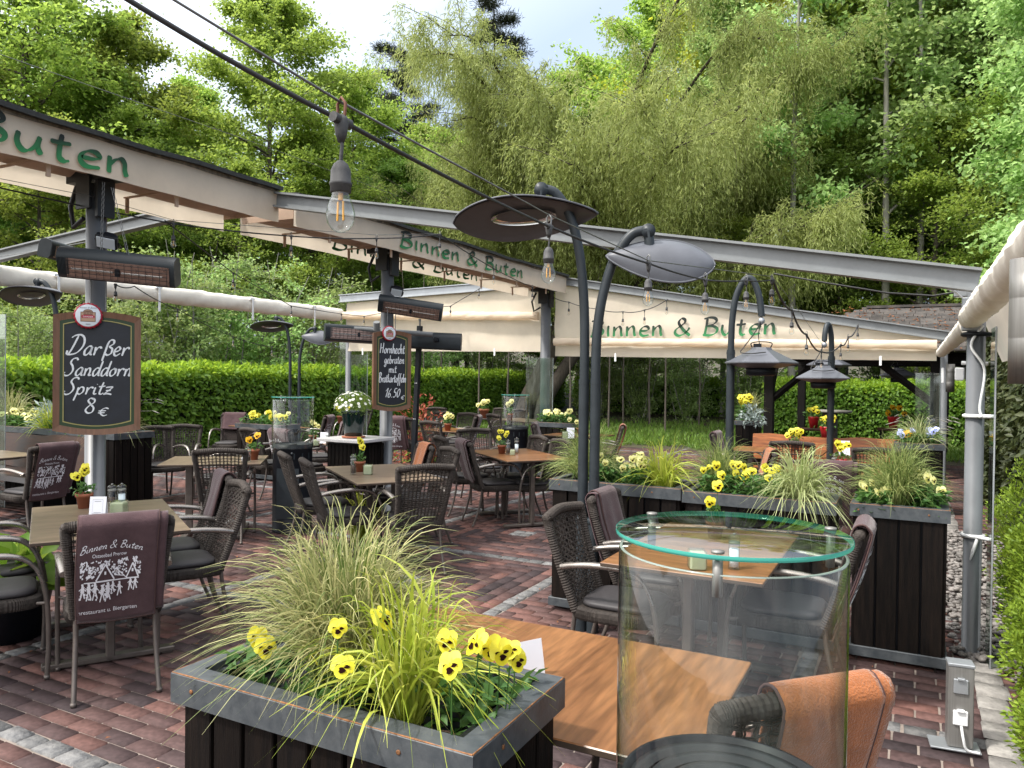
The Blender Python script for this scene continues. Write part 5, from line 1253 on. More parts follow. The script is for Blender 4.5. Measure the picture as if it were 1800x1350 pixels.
def daisies(parent, cs, ns, r_, mp, mc, name='flower'):
    b = MB()
    for c_, n_ in zip(cs, ns):
        n_ = Vector(n_).normalized(); q = Vector((0, 0, 1)).rotation_difference(n_).to_matrix(); c_ = Vector(c_)
        for k in range(11):
            a = 2*math.pi*k/11; pts = [(.2, -.1), (.75, -.2), (1, 0), (.75, .2), (.2, .1)]
            b.add([c_+q @ Vector(((x*math.cos(a)-y*math.sin(a))*r_, (x*math.sin(a)+y*math.cos(a))*r_, (.1*x)*r_)) for x, y in pts], [(0, 1, 2, 3, 4)])
        b.add([c_+q @ Vector((.26*r_*math.cos(k), .26*r_*math.sin(k), .1*r_)) for k in [i*math.pi/4 for i in range(8)]], [tuple(range(8))], 1)
    return b.build(name, [mp, mc], parent)
rr = random.Random(3); cs, ns = [], []
while len(cs) < 85:
    v = Vector((rr.gauss(0, 1), rr.gauss(0, 1), rr.gauss(.35, .8))).normalized()
    if v.z < -.25: continue
    cs.append(Vector((v.x*.215, v.y*.215, v.z*.16+.37))); ns.append(v+Vector((0, 0, .4)))
daisies(t, cs, ns, .019, K['petalwhite'], K['daisycore'], 'blossoms')
# ---- stainless outlet post, cylinder lamps
p = Vector((.205, 3.97, 0)); t = thing('outlet_post', 'short brushed steel power post with two flap sockets by the kerb', 'power post', (p.x, p.y, .012), R(6))
b = MB(); b.bbox((0, 0, .19), (.10, .08, .36), .003); b.build('post', K['steel'], t)
b = MB(); b.bbox((0, 0, .376), (.106, .086, .014), .003); b.build('cap', K['zinc'], t)
b = MB(); b.bbox((-.02, 0, .004), (.2, .12, .008), .002); b.build('foot_plate', K['zinc'], t)
for z, m in ((.285, 'zinc'), (.145, 'whiteplastic')):
    b = MB(); b.bbox((-.002, -.043, z), (.058, .012, .064), .004); b.bbox((-.002, -.05, z+.034), (.03, .018, .012), .003); b.build('socket_flap', K[m], t)
b = MB(); b.tube(catmull([(0, -.055, .115), (.005, -.075, .07), (.02, -.07, .02), (.07, -.06, .008)]), .006, 7); b.build('cord', K['whiteplastic'], t)
def cyl(name, loc, r_, h_, label, arm):
    t = thing(name, label, 'lamp', loc); b = MB(); b.lathe([(r_*.8, .01), (r_, 0), (r_, h_*.36), (r_*.99, h_*.365), (r_, h_*.37), (r_, h_*.68), (r_*.99, h_*.685), (r_, h_*.69), (r_, h_), (r_*.8, h_-.01), (0, h_-.01)], 32); b.build('body', K['steel'], t)
    b = MB(); b.tube([(0, 0, h_*.5), arm], .025, 10); b.build('arm', K['zinc'], t); return t
a = atd(1808, 675, 2.0); cyl('wall_lamp', (a.x, a.y, a.z), .047, .325, 'brushed steel cylinder lamp cut by the right edge', (.6, -.1, .16))
a = atd(1670, 689, 10.2); t = cyl('wall_lamp', (a.x, a.y, a.z), .052, .37, 'slim steel cylinder lamp on the far right post', (.02, .1, .2)); 
b = MB(); b.bbox((-.09, -.02, .22), (.03, .03, .2), .004); b.build('sensor', K['whiteplastic'], t)
a = atd(1703, 655, 4.75); t = thing('junction_box', 'small white junction box strapped to the steel column', 'box', a); b = MB(); b.bbox((-.05, 0, -.01), (.05, .06, .08), .006); b.build('box', K['whiteplastic'], t); b = MB(); b.tube([(-.04, 0, .06), (.1, -.02, .055)], .012, 6); b.build('strap', K['whiteplastic'], t)
# ================================================================ PLANTS IN THE PLANTERS
def blades(name, base, n, r0, hgt, spread, droop, width, seed, m, parent=None, seg=7, up=1.0, lean=(0, 0)):
    """a clump of arching grass blades"""
    rg = np.random.default_rng(seed); a = rg.uniform(0, 2*np.pi, n); q = rg.random(n)**.6
    bx = np.cos(a)*r0*rg.random(n)**.5; by = np.sin(a)*r0*rg.random(n)**.5
    a2 = a+rg.normal(0, .5, n); out = spread*(.15+.85*q)*rg.uniform(.6, 1.15, n); H_ = hgt*(1.02-.5*q**2)*rg.uniform(.65, 1.12, n); dr = droop*q**1.5*rg.uniform(.5, 1.3, n)
    t = np.linspace(0, 1, seg+1)
    X = bx[:, None]+(np.cos(a2)*out)[:, None]*t**1.6+lean[0]*t**1.5+(rg.normal(0, .02, n))[:, None]*np.sin(t*4)
    Y = by[:, None]+(np.sin(a2)*out)[:, None]*t**1.6+lean[1]*t**1.5+(rg.normal(0, .02, n))[:, None]*np.sin(t*4)
    Z = H_[:, None]*np.sin(t*np.pi*.5)[None]*up - dr[:, None]*t**3
    W_ = (width*rg.uniform(.6, 1.2, n))[:, None]*(1-t**2.2)*(.75+.5*np.sin(np.pi*t))*.5+.0002
    sx, sy = -np.sin(a2)[:, None], np.cos(a2)[:, None]; tw = rg.normal(0, .8, n)[:, None]
    cx_ = sx*np.cos(tw)*1; cy_ = sy*np.cos(tw); cz_ = np.sin(tw)*np.ones_like(t)
    V = np.empty((n, seg+1, 2, 3)); V[:, :, 0] = np.stack([X+cx_*W_, Y+cy_*W_, Z+cz_*W_], -1); V[:, :, 1] = np.stack([X-cx_*W_, Y-cy_*W_, Z-cz_*W_], -1)
    V += np.array(base); k = np.arange(seg)*2
    F = (np.arange(n)*(seg+1)*2)[:, None, None]+np.stack([k, k+1, k+3, k+2], -1)[None]
    return put(name, np_mesh(name, V.reshape(-1, 3), F.reshape(-1, 4)), parent, [m])
def pansy(b, c_, nrm, r_, mb, mo, rs):
    """one pansy: five petals and a dark face (material slots mb petals, mo blotch)"""
    nrm = Vector(nrm).normalized(); x = Vector((0, 0, 1)).cross(nrm); x = x.normalized() if x.length > 1e-3 else Vector((1, 0, 0)); y = nrm.cross(x); c_ = Vector(c_)
    tw = rs.uniform(-.35, .35); x, y = x*math.cos(tw)+y*math.sin(tw), y*math.cos(tw)-x*math.sin(tw)
    def P_(u, v, w_): return c_+(x*u+y*v+nrm*w_)*r_
    spec = [(-.36, .5, .55, .0), (.36, .5, .55, .03), (-.52, -.02, .5, .08), (.52, -.02, .5, .10), (0, -.45, .62, .15)]
    for (u, v, q, w_) in spec:
        n = 12; cen = P_(u*.75, v*.75, w_); rim = []
        for k in range(n):
            a = 2*math.pi*k/n; j = 1+.07*math.sin(3*a+u*9)+rs.uniform(-.04, .04); rim.append(P_(u+q*j*math.cos(a), v+q*j*math.sin(a)*.92, w_+.06*math.sin(2*a+v*5)-.10*(u*math.cos(a)+v*math.sin(a))))
        b.add([cen]+rim, [(0, 1+k, 1+(k+1) % n) for k in range(n)], mb, True)
    for (u, v, q, e, w_) in ((-.34, -.03, .25, .15, .17), (.34, -.03, .25, .15, .19), (0, -.38, .28, .25, .26)):
        n = 10; b.add([P_(u+q*math.cos(2*math.pi*k/n)*(1+.3*math.cos(3*2*math.pi*k/n)), v+e*math.sin(2*math.pi*k/n), w_) for k in range(n)], [tuple(range(n))], mo)
    b.add([P_(.09*math.cos(k), .09*math.sin(k)-.02, .3) for k in [i*math.pi/4 for i in range(8)]], [tuple(range(8))], mb)
def pansies(label, base, n, w_, d_, h_, seed, petal='petal', r_=.027, face=None, group=None, cat='flowers', size=1.0, nleaf=240, spots=None):
    t = thing('pansy_plant', label, cat, base, 0, group); rs = random.Random(seed); rg = np.random.default_rng(seed)
    P = np.stack([rg.uniform(-w_/2, w_/2, nleaf), rg.uniform(-d_/2, d_/2, nleaf), rg.random(nleaf)*h_*.8], -1)
    D = np.stack([rg.normal(size=nleaf), rg.normal(size=nleaf), rg.normal(.35, .4, nleaf)], -1)
    put('foliage', leaves('foliage', P, D, np.stack([rg.normal(0, .4, nleaf), rg.normal(0, .4, nleaf), np.ones(nleaf)], -1), rg.uniform(.025, .055, nleaf)*size, rg.uniform(.016, .032, nleaf)*size), t, [K['pansyleaf']])
    fc = Vector(face) if face else Vector((.35, -.8, .25))
    st = MB()
    for k in range(n):
        if spots: x, y, z = spots[k]
        else: x, y, z = rs.uniform(-w_/2, w_/2), rs.uniform(-d_/2, d_/2), h_*rs.uniform(.75, 1.15)
        nr = (fc.normalized()+Vector((rs.gauss(0, .38), rs.gauss(0, .38), rs.gauss(.1, .25)))).normalized()
        b = MB(); pansy(b, (x, y, z), nr, r_*rs.uniform(.75, 1.12), 0, 1, rs); b.build('flower', [K[petal], K['blotch']], t)
        c_ = Vector((x, y, z))-nr*.008; st.tube([(x*.8+rs.uniform(-.01, .01), y*.8, 0), (x*.95, y*.95, z*.7), c_+Vector((0, 0, .008)), c_], .0017, 5)
    st.build('stems', K['pansyleaf'], t); return t
def grass(label, base, n, r0, h_, sp, dr, wd, seed, m, name='ornamental_grass', group=None, lean=(0, 0), seed_heads=0):
    o = blades(name, (0, 0, 0), n, r0, h_, sp, dr, wd, seed, K[m], None, 8, 1, lean); o.location = base; tag(o, label, 'grass', group)
    if seed_heads:
        rs = random.Random(seed); b = MB()
        for _ in range(seed_heads):
            a = rs.uniform(0, 6.28); q = rs.uniform(.5, 1)*sp; e = Vector((math.cos(a)*q, math.sin(a)*q, h_*rs.uniform(.55, 1.0))); d = Vector((math.cos(a), math.sin(a), -.35)).normalized()
            b.tube(catmull([(0, 0, 0), (e.x*.35, e.y*.35, e.z*.85), e], 5), .0012, 4); b.tube([e, e+d*.03, e+d*.07, e+d*.1], [.002, .006, .005, .001], 6)
        b.build('seed_heads', K['barkpale'], o)
    return o
Z1 = .84
grass('large arching tuft of green and straw coloured sedge in the near planter', (-1.29, 1.56, Z1), 1350, .07, .44, .38, .14, .0046, 1, 'grassb')
grass('bright yellow striped grass tuft hanging over the front of the near planter', (-1.04, 1.47, Z1), 300, .045, .36, .30, .20, .0075, 2, 'grassv', lean=(.02, -.02))
cb = Vector((-1.36, 1.39, Z1))
def wp(px, py, dep): return atd(px, py, dep)
def spots_at(base, lst): 
    return [tuple(atd(px, py, d)-Vector(base)) for px, py, d in lst]
b0 = (-1.50, 1.47, Z1); pansies('pair of yellow pansies at the left end of the near planter', b0, 2, .16, .16, .1, 3, r_=.026, face=(.55, -.75, .3), spots=spots_at(b0, [(452, 1120, 1.86), (466, 1138, 1.84)]), nleaf=90, group='yellow pansies in the near planter')
b0 = (-1.24, 1.45, Z1); pansies('yellow pansies with dark faces between the two grasses of the near planter', b0, 4, .26, .2, .12, 4, r_=.028, face=(.5, -.8, .3), spots=spots_at(b0, [(594, 1104, 1.70), (602, 1172, 1.68), (672, 1088, 1.74), (560, 1150, 1.9)]), nleaf=150, group='yellow pansies in the near planter')
b0 = (-.90, 1.56, Z1); pansies('bunch of yellow pansies at the right end of the near planter, one large in front', b0, 7, .22, .24, .13, 5, r_=.0275, face=(.5, -.8, .3), spots=spots_at(b0, [(792, 1170, 1.55), (838, 1130, 1.63), (862, 1138, 1.68), (880, 1146, 1.66), (898, 1142, 1.7), (785, 1126, 1.66), (908, 1160, 1.7)]), nleaf=260, group='yellow pansies in the near planter')
Z2 = .85
grass('tall straw coloured sedge at the left end of the planter behind the lamp poles', (-2.06, 5.15, Z2), 700, .06, .46, .38, .18, .005, 6, 'grassg')
grass('yellow striped grass at the right end of the planter behind the lamp poles', (-1.50, 5.12, Z2), 170, .05, .40, .38, .24, .011, 7, 'grassv')
pansies('pale yellow pansies in the middle of the planter behind the lamp poles', (-1.80, 5.12, Z2), 20, .40, .28, .22, 8, 'petalpale', .029, nleaf=900, size=1.15)
grass('fine upright sedge at the left end of the middle planter', (-1.14, 5.2, Z2), 520, .05, .42, .30, .12, .0045, 9, 'grassg')
grass('pale striped grass spilling over the front of the middle planter', (-.63, 5.1, Z2), 420, .06, .40, .40, .36, .0085, 10, 'grassw', lean=(.02, -.06))
pansies('row of bright yellow pansies with dark faces in the middle planter', (-.98, 5.1, Z2), 19, .48, .28, .21, 11, 'petal', .029, nleaf=1000, size=1.15)
grass('large upright sedge tuft in the right planter of the row', (-.08, 5.14, Z2), 900, .05, .46, .33, .12, .0048, 12, 'grassg')
pansies('yellow pansies at the right of the sedge in the right planter', (.09, 5.1, Z2), 9, .17, .26, .22, 13, 'petalpale', .03, nleaf=420, size=1.15)
pansies('pale yellow pansies at the left of the sedge in the right planter', (-.2, 5.06, Z2), 9, .16, .24, .16, 14, 'petalpale', .028, nleaf=420, size=1.15)
grass('grass with fluffy seed heads in the far planter right of the orange bench', (.07, 10.82, .8), 260, .06, .42, .46, .2, .009, 15, 'grassw', seed_heads=14)
pansies('pale blue pansies in the far planter right of the orange bench', (.07, 10.78, .8), 10, .46, .3, .22, 16, 'petalblue', .045, nleaf=300, size=1.6)
pansies('golden pansies among the blue ones in the far planter', (-.02, 10.72, .8), 3, .2, .2, .17, 17, 'petalorange', .05, nleaf=60, size=1.6)
pansies('tall yellow flowers in the small far planter beside the black timber post', (-2.5, 13.15, .88), 16, .2, .25, .42, 18, 'petal', .05, nleaf=160, size=1.6)
def tuft(name, label, base, n, rad, seed, m, L_, W_, cat='plant', up=.6, parent=None):
    rg = np.random.default_rng(seed); d = unit(np.stack([rg.normal(size=n), rg.normal(size=n), rg.normal(up, .8, n)], -1)); P = d*np.array(rad)*rg.uniform(.3, 1, (n, 1)); P[:, 2] = np.abs(P[:, 2])
    o = put(name, leaves(name, P, d+rg.normal(0, .5, (n, 3)), np.stack([rg.normal(0, .7, n), rg.normal(0, .7, n), np.ones(n)], -1), rg.uniform(.6, 1.2, n)*L_, W_), parent, [K[m]])
    if parent is None: o.location = base; tag(o, label, cat)
    return o
tuft('silver_ragwort', 'silver leaved plant in the small far planter beside the black timber post', (-2.36, 13.1, .88), 300, (.2, .2, .34), 19, 'silver', .1, .03)
grass('fine grass behind the silver plant in the small far planter', (-2.42, 13.3, .88), 240, .05, .55, .3, .1, .008, 20, 'grassb')
pansies('pale yellow pansies in the low planter at the third pergola post', (-5.14, 11.45, .82), 18, .6, .3, .24, 21, 'petalpale', .045, nleaf=420, size=1.8)
pansies('pale yellow pansies left of the silver plant on the bench planter', (-10.35, 5.9, .85), 26, .9, .36, .24, 22, 'petalpale', .045, nleaf=500, size=1.8)
pansies('yellow pansies between silver plant and chalkboard on the bench planter', (-9.1, 5.88, .85), 22, .8, .36, .22, 23, 'petalpale', .045, nleaf=460, size=1.8)
tuft('silver_ragwort', 'silver leaved plant on the long planter behind the larch bench', (-9.75, 5.95, .85), 340, (.22, .22, .42), 24, 'silver', .11, .03)
grass('arching grass behind the right edge of the first chalkboard', (-8.5, 5.95, .85), 260, .07, .5, .55, .4, .008, 25, 'grassb', seed_heads=10)
grass('yellow striped grass on the bench planter beside the silver plant', (-9.5, 5.8, .85), 160, .06, .42, .4, .2, .012, 26, 'grassv')
grass('dark fountain grass at the far left end of the bench planter', (-10.7, 6.0, .85), 300, .07, .6, .5, .3, .008, 27, 'grassb')
tuft('hosta', 'bright green hosta leaves under the nearest left table', (-4.95, 2.75, .35), 150, (.4, .34, .2), 28, 'hosta', .19, .115, up=.15)
t = thing('hosta_pot', 'low dark tub holding the bright hosta by the left edge', 'tub', (-4.95, 2.75, 0)); b = MB(); b.lathe([(.2, 0), (.27, .36), (.29, .4), (.26, .4), (.25, .36), (0, .36)], 28); b.build('tub', K['black'], t)
t = thing('red_shrub', 'shrub with red young leaves behind the black square pole', 'shrub', gp(737, 14.5)); tuft('foliage', None, None, 700, (.55, .55, 1.35), 29, 'redleaf', .12, .04, parent=t); tuft('foliage', None, None, 300, (.5, .5, .9), 30, 'darkleaf', .12, .05, parent=t)
b = MB(); b.lathe([(.2, 0), (.26, .42), (.23, .42), (0, .4)], 20); b.build('tub', K['black'], t)
grass('green reeds in a tub under the middle table', (-4.75, 5.95, .0), 160, .1, .55, .22, .1, .014, 33, 'grassv')
t = pansies('yellow pansies on a low dark stand under the second chalkboard', gp(672, 12.0)+Vector((0, 0, .82)), 14, .9, .3, .2, 34, 'petal', .05, nleaf=260, size=1.8)
make_planter(-9.35, -8.4, 8.6, 9.0, .86, 'low dark planter under the second chalkboard', 'planter_box')
t.location = (-8.9, 8.8, .8)
# ================================================================ TABLE THINGS
def flower_pot(px, py, z=.753, petal='petal', n=3, r_=.05, label='', sc=1.0, m='pot', h_=.16, group='pansies in small pots on the tables'):
    p = at(px, py, z); t = thing('potted_pansy', label, 'flower pot', p, 0, group); b = MB(); b.lathe([(r_*.7, 0), (r_*.92, r_*1.5), (r_*1.05, r_*1.5), (r_*1.08, r_*1.95), (r_*.98, r_*1.95), (r_*.95, r_*1.7), (0, r_*1.7)], 24); b.build('pot', K[m], t)
    rs = random.Random(int(px*7+py)); rg = np.random.default_rng(int(px*7+py)); nl = 60
    P = np.stack([rg.normal(0, r_*.6, nl), rg.normal(0, r_*.6, nl), r_*1.7+rg.random(nl)*h_*.4], -1)
    put('foliage', leaves('foliage', P, rg.normal(size=(nl, 3))*[1, 1, .6]+[0, 0, .3], np.stack([rg.normal(0, .4, nl), rg.normal(0, .4, nl), np.ones(nl)], -1), rg.uniform(.02, .045, nl)*sc, .02*sc), t, [K['pansyleaf']])
    st = MB(); dc = (CC-p); dc.z = 0; dc.normalize()
    for k in range(n):
        x, y, zz = rs.gauss(0, r_*.9), rs.gauss(0, r_*.9), r_*2+h_*rs.uniform(.45, 1.0)
        if n == 3: zz = r_*2+h_*(.7+.15*k)
        b = MB(); pansy(b, (x, y, zz), dc+Vector((rs.gauss(0, .4), rs.gauss(0, .4), rs.uniform(-.05, .5))), .029*sc, 0, 1, rs); b.build('flower', [K[petal], K['blotch']], t); st.tube([(x*.3, y*.3, r_*1.6), (x*.8, y*.8, zz*.7), (x-dc.x*.01, y-dc.y*.01, zz)], .0018, 5)
    st.build('stems', K['pansyleaf'], t); return t
flower_pot(148, 893, n=3, label='potted yellow pansies behind the white card on the nearest left table', sc=1.15)
flower_pot(632, 829, n=3, label='potted yellow pansies beside the pepper mill on the middle table', sc=1.1, h_=.19)
flower_pot(446, 808, n=2, petal='petalorange', label='orange pansy in a terracotta pot left of the black heater column', r_=.055, sc=1.3)
flower_pot(882, 797, n=6, label='small yellow pansies in a terracotta pot beside the two tall mills', r_=.05, sc=.9)
flower_pot(476, 753, n=5, label='left one of two pansy pots on the table in front of the tall hedge', r_=.055, sc=1.3, petal='petalpale')
flower_pot(493, 754, n=5, label='right one of two pansy pots on the table in front of the tall hedge', r_=.055, sc=1.3, petal='petalpale')
flower_pot(599, 744, n=8, label='round yellow pansy pot left of the white daisies', r_=.07, sc=1.5)
flower_pot(787, 757, n=9, label='yellow pansy pot on the small square table', r_=.06, sc=1.3, petal='petalpale')
flower_pot(851, 735, n=12, label='broad yellow pansy bowl on the far pale table', r_=.1, sc=1.7, petal='petalpale')
flower_pot(896, 739, n=6, label='tall pale pansy pot standing behind the most distant glass heater', r_=.07, sc=1.5, petal='petalpale', h_=.3)
flower_pot(1020, 765, n=5, label='pale pansy pot beside the white card at the twin lamp poles', r_=.06, sc=1.3, petal='petalpale')
flower_pot(1398, 793, n=9, label='yellow pansies in front of the orange bench back', r_=.06, sc=1.3)
flower_pot(1478, 826, n=5, label='yellow pansies in a red pot above the gap between the planters', r_=.055, sc=1.2, m='redpot')
flower_pot(1257, 946, n=2, label='yellow pansy standing up behind the round glass lid of the near heater', sc=1.1, h_=.2)
flower_pot(550, 778, n=3, label='pale pansy behind the card beside the black heater column', r_=.05, sc=1.2, petal='petalpale')
def mill(px, py, label, h_=.15, m='clear', z=.753, fill='black'):
    p = at(px, py, z); t = thing('pepper_mill', label, 'mill', p, 0, 'glass mills and shakers on the tables')
    b = MB(); b.lathe([(.026, .0), (.027, .004), (.025, h_*.72), (.02, h_*.76), (.026, h_*.8), (.027, h_*.95), (.018, h_), (0, h_)], 20); b.build('glass_body', K['clear'], t)
    b = MB(); b.lathe([(.021, .012), (.021, h_*(.45 if fill == 'black' else .6)), (0, h_*.5)], 16); b.build('filling', K['soil' if fill == 'black' else 'enamel'], t)
    b = MB(); b.lathe([(.0255, h_*.74), (.0265, h_*.76), (.0265, h_*.8), (.024, h_*.82)], 20); b.lathe([(.006, h_), (.008, h_+.008), (0, h_+.012)], 12); b.build('steel_collar', K['steel'], t); return t
def candle(px, py, label, s_=.075, z=.753, tall=1.15):
    p = at(px, py, z); t = thing('candle_glass', label, 'candle', p, R(20+px % 20), 'glass candle holders on the tables')
    b = MB(); b.bbox((0, 0, s_*tall/2), (s_, s_, s_*tall), .006); b.build('glass_cube', K['clear'], t)
    b = MB(); b.bbox((0, 0, s_*tall/2-.004), (s_-.008, s_-.008, s_*tall-.01), .006); b.build('frosted_core', K['frost'], t)
    b = MB(); b.lathe([(s_*.3, .008), (s_*.3, s_*.85), (0, s_*.85)], 16); b.build('candle', K['yellow'], t); return t
def card(px, py, label, rz=27, h_=.125, w_=.085, z=.753, box=True):
    p = at(px, py, z); t = thing('table_card', label, 'card', p, R(rz), 'white cards on the tables')
    b = MB(); b.add([(-w_/2, -.025, 0), (w_/2, -.025, 0), (w_/2, 0, h_), (-w_/2, 0, h_), (-w_/2, .025, 0), (w_/2, .025, 0)], [(0, 1, 2, 3), (3, 2, 5, 4)]); o = b.build('card', K['white'], t); m_ = o.modifiers.new('paper', 'SOLIDIFY'); m_.thickness = .001
    if box:
        b = MB()
        def L_(x, f_): return Vector((x, -.025+.025*f_-.0012, h_*f_))
        for (x0, x1, f0, f1) in ((-.3, .3, .86, .87), (-.3, .3, .25, .26), (-.31, -.3, .25, .87), (.3, .31, .25, .87), (-.2, .2, .78, .80), (-.22, .22, .30, .315)): b.add([L_(x0*w_, f0), L_(x1*w_, f0), L_(x1*w_, f1), L_(x0*w_, f1)], [(0, 1, 2, 3)])
        b.build('printed_frame', K['ink'], t)
    return t
card(173, 912, 'white folded card with a printed frame, nearest left table', 33, .135, .095); card(1003, 770, 'white card beside the green candle near the twin lamp poles', 20, .15, .11, box=False)
card(570, 779, 'white card beside the black heater column', 25, .14, .1, box=False); card(1484, 800, 'white card in front of the orange bench back', 20, .17, .12, box=False)
card(930, 1190, 'white card corner behind the near planter rim', 60, .11, .085, box=False); card(430, 808, 'white card left of the orange pansy pot', 20, .06, .05, box=False)
candle(209, 908, 'candle in a frosted glass cube beside the card on the nearest left table', .085); candle(647, 834, 'candle cube in front of the pansy pot on the middle table', .078)
candle(901, 800, 'green candle glass between the two tall mills', .06); candle(500, 752, 'tall pale candle on the table in front of the tall hedge', .06, tall=2.0); candle(556, 783, 'small yellow candle behind the glass heater', .07); candle(993, 773, 'green candle left of the white card near the twin lamp poles', .08, tall=1.5)
candle(1225, 1000, 'green candle seen through the near heater glass', .08)
mill(197, 893, 'left one of two glass mills on the nearest left table'); mill(214, 892, 'right one of two glass mills on the nearest left table', fill='w')
mill(621, 834, 'tall pepper mill on the middle table', .17); mill(893, 799, 'pepper mill, left one of two by the terracotta pot', .16); mill(908, 796, 'salt mill, right one of two by the terracotta pot', .17, fill='w')
mill(436, 812, 'mill left of the orange pansy pot', .14); mill(1466, 830, 'salt mill beside the red pot above the planter gap', .17, fill='w'); mill(1290, 1000, 'mill seen through the near heater glass', .16, fill='w'); mill(606, 741, 'white shaker left of the white daisies', .18, fill='w'); mill(576, 785, 'mill beside the black heater column', .17); mill(768, 752, 'white shaker on the small square table', .16, fill='w')
# ================================================================ PAVILION
t = thing('timber_pavilion', 'black timber pavilion with a shingle roof behind the far gable', 'pavilion', (-1, 16, 0))
def tl(x, y, z): return Vector((x+1, y-16, z))
for (x, y) in ((-2.33, 14.6), (.33, 14.6), (-2.33, 19.2), (.6, 19.2)): b = MB(); b.bbox(tl(x, y, 1.0), (.17, .17, 2.0), .012); b.build('post', K['timber'], t)
for (a, c_, s_) in (((-2.7, 14.6, 2.03), (1.2, 14.6, 2.03), .16), ((-2.33, 14.3, 2.17), (-2.33, 19.6, 2.17), .14), ((.5, 14.3, 2.17), (.5, 19.6, 2.17), .14), ((-2.7, 19.2, 2.03), (1.2, 19.2, 2.03), .16)): b = MB(); a, c_ = tl(*a), tl(*c_); b.bbox((a+c_)/2, (abs(c_.x-a.x)+.14 if abs(c_.x-a.x) > 1 else s_, abs(c_.y-a.y)+.14 if abs(c_.y-a.y) > 1 else s_*.8, s_), .01); b.build('beam', K['timber'], t)
for (a, c_) in (((-2.28, 14.6, 1.28), (-1.45, 14.6, 2.0)), ((.28, 14.6, 1.28), (-.6, 14.6, 2.0)), ((-2.33, 14.7, 1.35), (-2.33, 15.5, 2.1))): b = MB(); b.tube([tl(*a), tl(*c_)], .06, 4, smooth=False); b.build('brace', K['timber'], t)
b = MB(); rr = random.Random(9); E0, E1, ZR = 14.15, 19.7, 3.06; YR = 16.9
for (ya, yb) in ((E0, YR), (E1, YR)):
    rows = 15
    for k in range(rows):
        f0, f1 = k/rows, (k+1)/rows; y0, y1 = ya+(yb-ya)*f0, ya+(yb-ya)*f1; z0, z1 = 2.12+(ZR-2.12)*f0, 2.12+(ZR-2.12)*f1; xl, xr = -2.9+2.1*f0, 3.0-1.2*f0; x = xl
        while x < xr: l = rr.uniform(.16, .32); b.box(tl(x+l/2, (y0+y1)/2, (z0+z1)/2+.02+rr.uniform(0, .008)), (l-.008, abs(y1-y0)*1.25, .022), mat=Matrix.Rotation(math.atan2(z1-z0, y1-y0) if yb > ya else math.atan2(z1-z0, y1-y0)+math.pi, 3, 'X')); x += l
b.box(tl(.5, YR, ZR+.03), (2.7, .3, .05)); b.build('roof', K['shingle'], t)
n = 500; rg = np.random.default_rng(4); f_ = rg.random(n)**1.4; P = np.stack([rg.uniform(-1.5, 2.0, n), E0+(YR-E0)*f_, 2.12+(ZR-2.12)*f_+.045], -1)-np.array([-1, 16, 0]); put('fallen_leaves', leaves('fallen_leaves', P, np.stack([rg.normal(size=n), rg.normal(size=n), rg.uniform(0, .3, n)], -1), np.tile([0, -.3, 1.], (n, 1)), rg.uniform(.04, .12, n), .03), t, [K['litterleaf']])
t = thing('standing_table', 'round wooden standing table inside the timber pavilion', 'table', (-1.5, 16.8, 0)); b = MB(); b.lathe([(.0, 0), (.2, .0), (.16, .1), (.15, .98), (0, .98)], 20); b.build('trunk_leg', K['bark'], t); b = MB(); b.lathe([(0, .98), (.42, .98), (.43, 1.02), (0, 1.03)], 32); b.build('tabletop', K['barkpale'], t)
for k, (px, py, d) in enumerate(((1430, 752, 15.2), (1452, 772, 13.4), (1570, 752, 14.9))):
    p = atd(px, py, d); w_ = (.55, .4, .55)[k]; t = thing('timber_bench', ('reddish bench with red pot left of the standing table', 'low stool with red pot in front of the standing table', 'reddish bench with red pot at the right inside the pavilion')[k], 'bench', (p.x, p.y, 0)); b = MB(); b.bbox((0, 0, p.z-.03), (w_, .32, .05), .008); b.build('seat', K['benchshaded'], t)
    for s_ in (-1, 1): b = MB(); b.bbox((s_*w_*.36, 0, (p.z-.05)/2), (.06, .28, p.z-.06), .008); b.build('leg', K['timber'], t)
    u = thing('potted_pansy', ('red pot of yellow flowers left of the standing table', 'red pot with two large yellow flowers in front of the standing table', 'red pot of orange flowers at the right inside the pavilion')[k], 'flower pot', p, 0, 'red flower pots in the pavilion'); b = MB(); b.lathe([(.07, 0), (.105, .2), (.11, .22), (.095, .22), (0, .2)], 20); b.build('pot', K['redpot'], u)
    rs = random.Random(k); 
    for q in range(6): b = MB(); pansy(b, (rs.gauss(0, .08), rs.gauss(0, .06), .27+rs.uniform(0, .14)), (.3, -.9, .3), .055, 0, 1, rs); b.build('flower', [K['petal' if k < 2 else 'petalorange'], K['blotch']], u)
    rg = np.random.default_rng(k); P = rg.normal(0, .06, (60, 3))+[0, 0, .26]; put('foliage', leaves('foliage', P, rg.normal(size=(60, 3)), rg.normal(size=(60, 3)), .09, .04), u, [K['pansyleaf']])
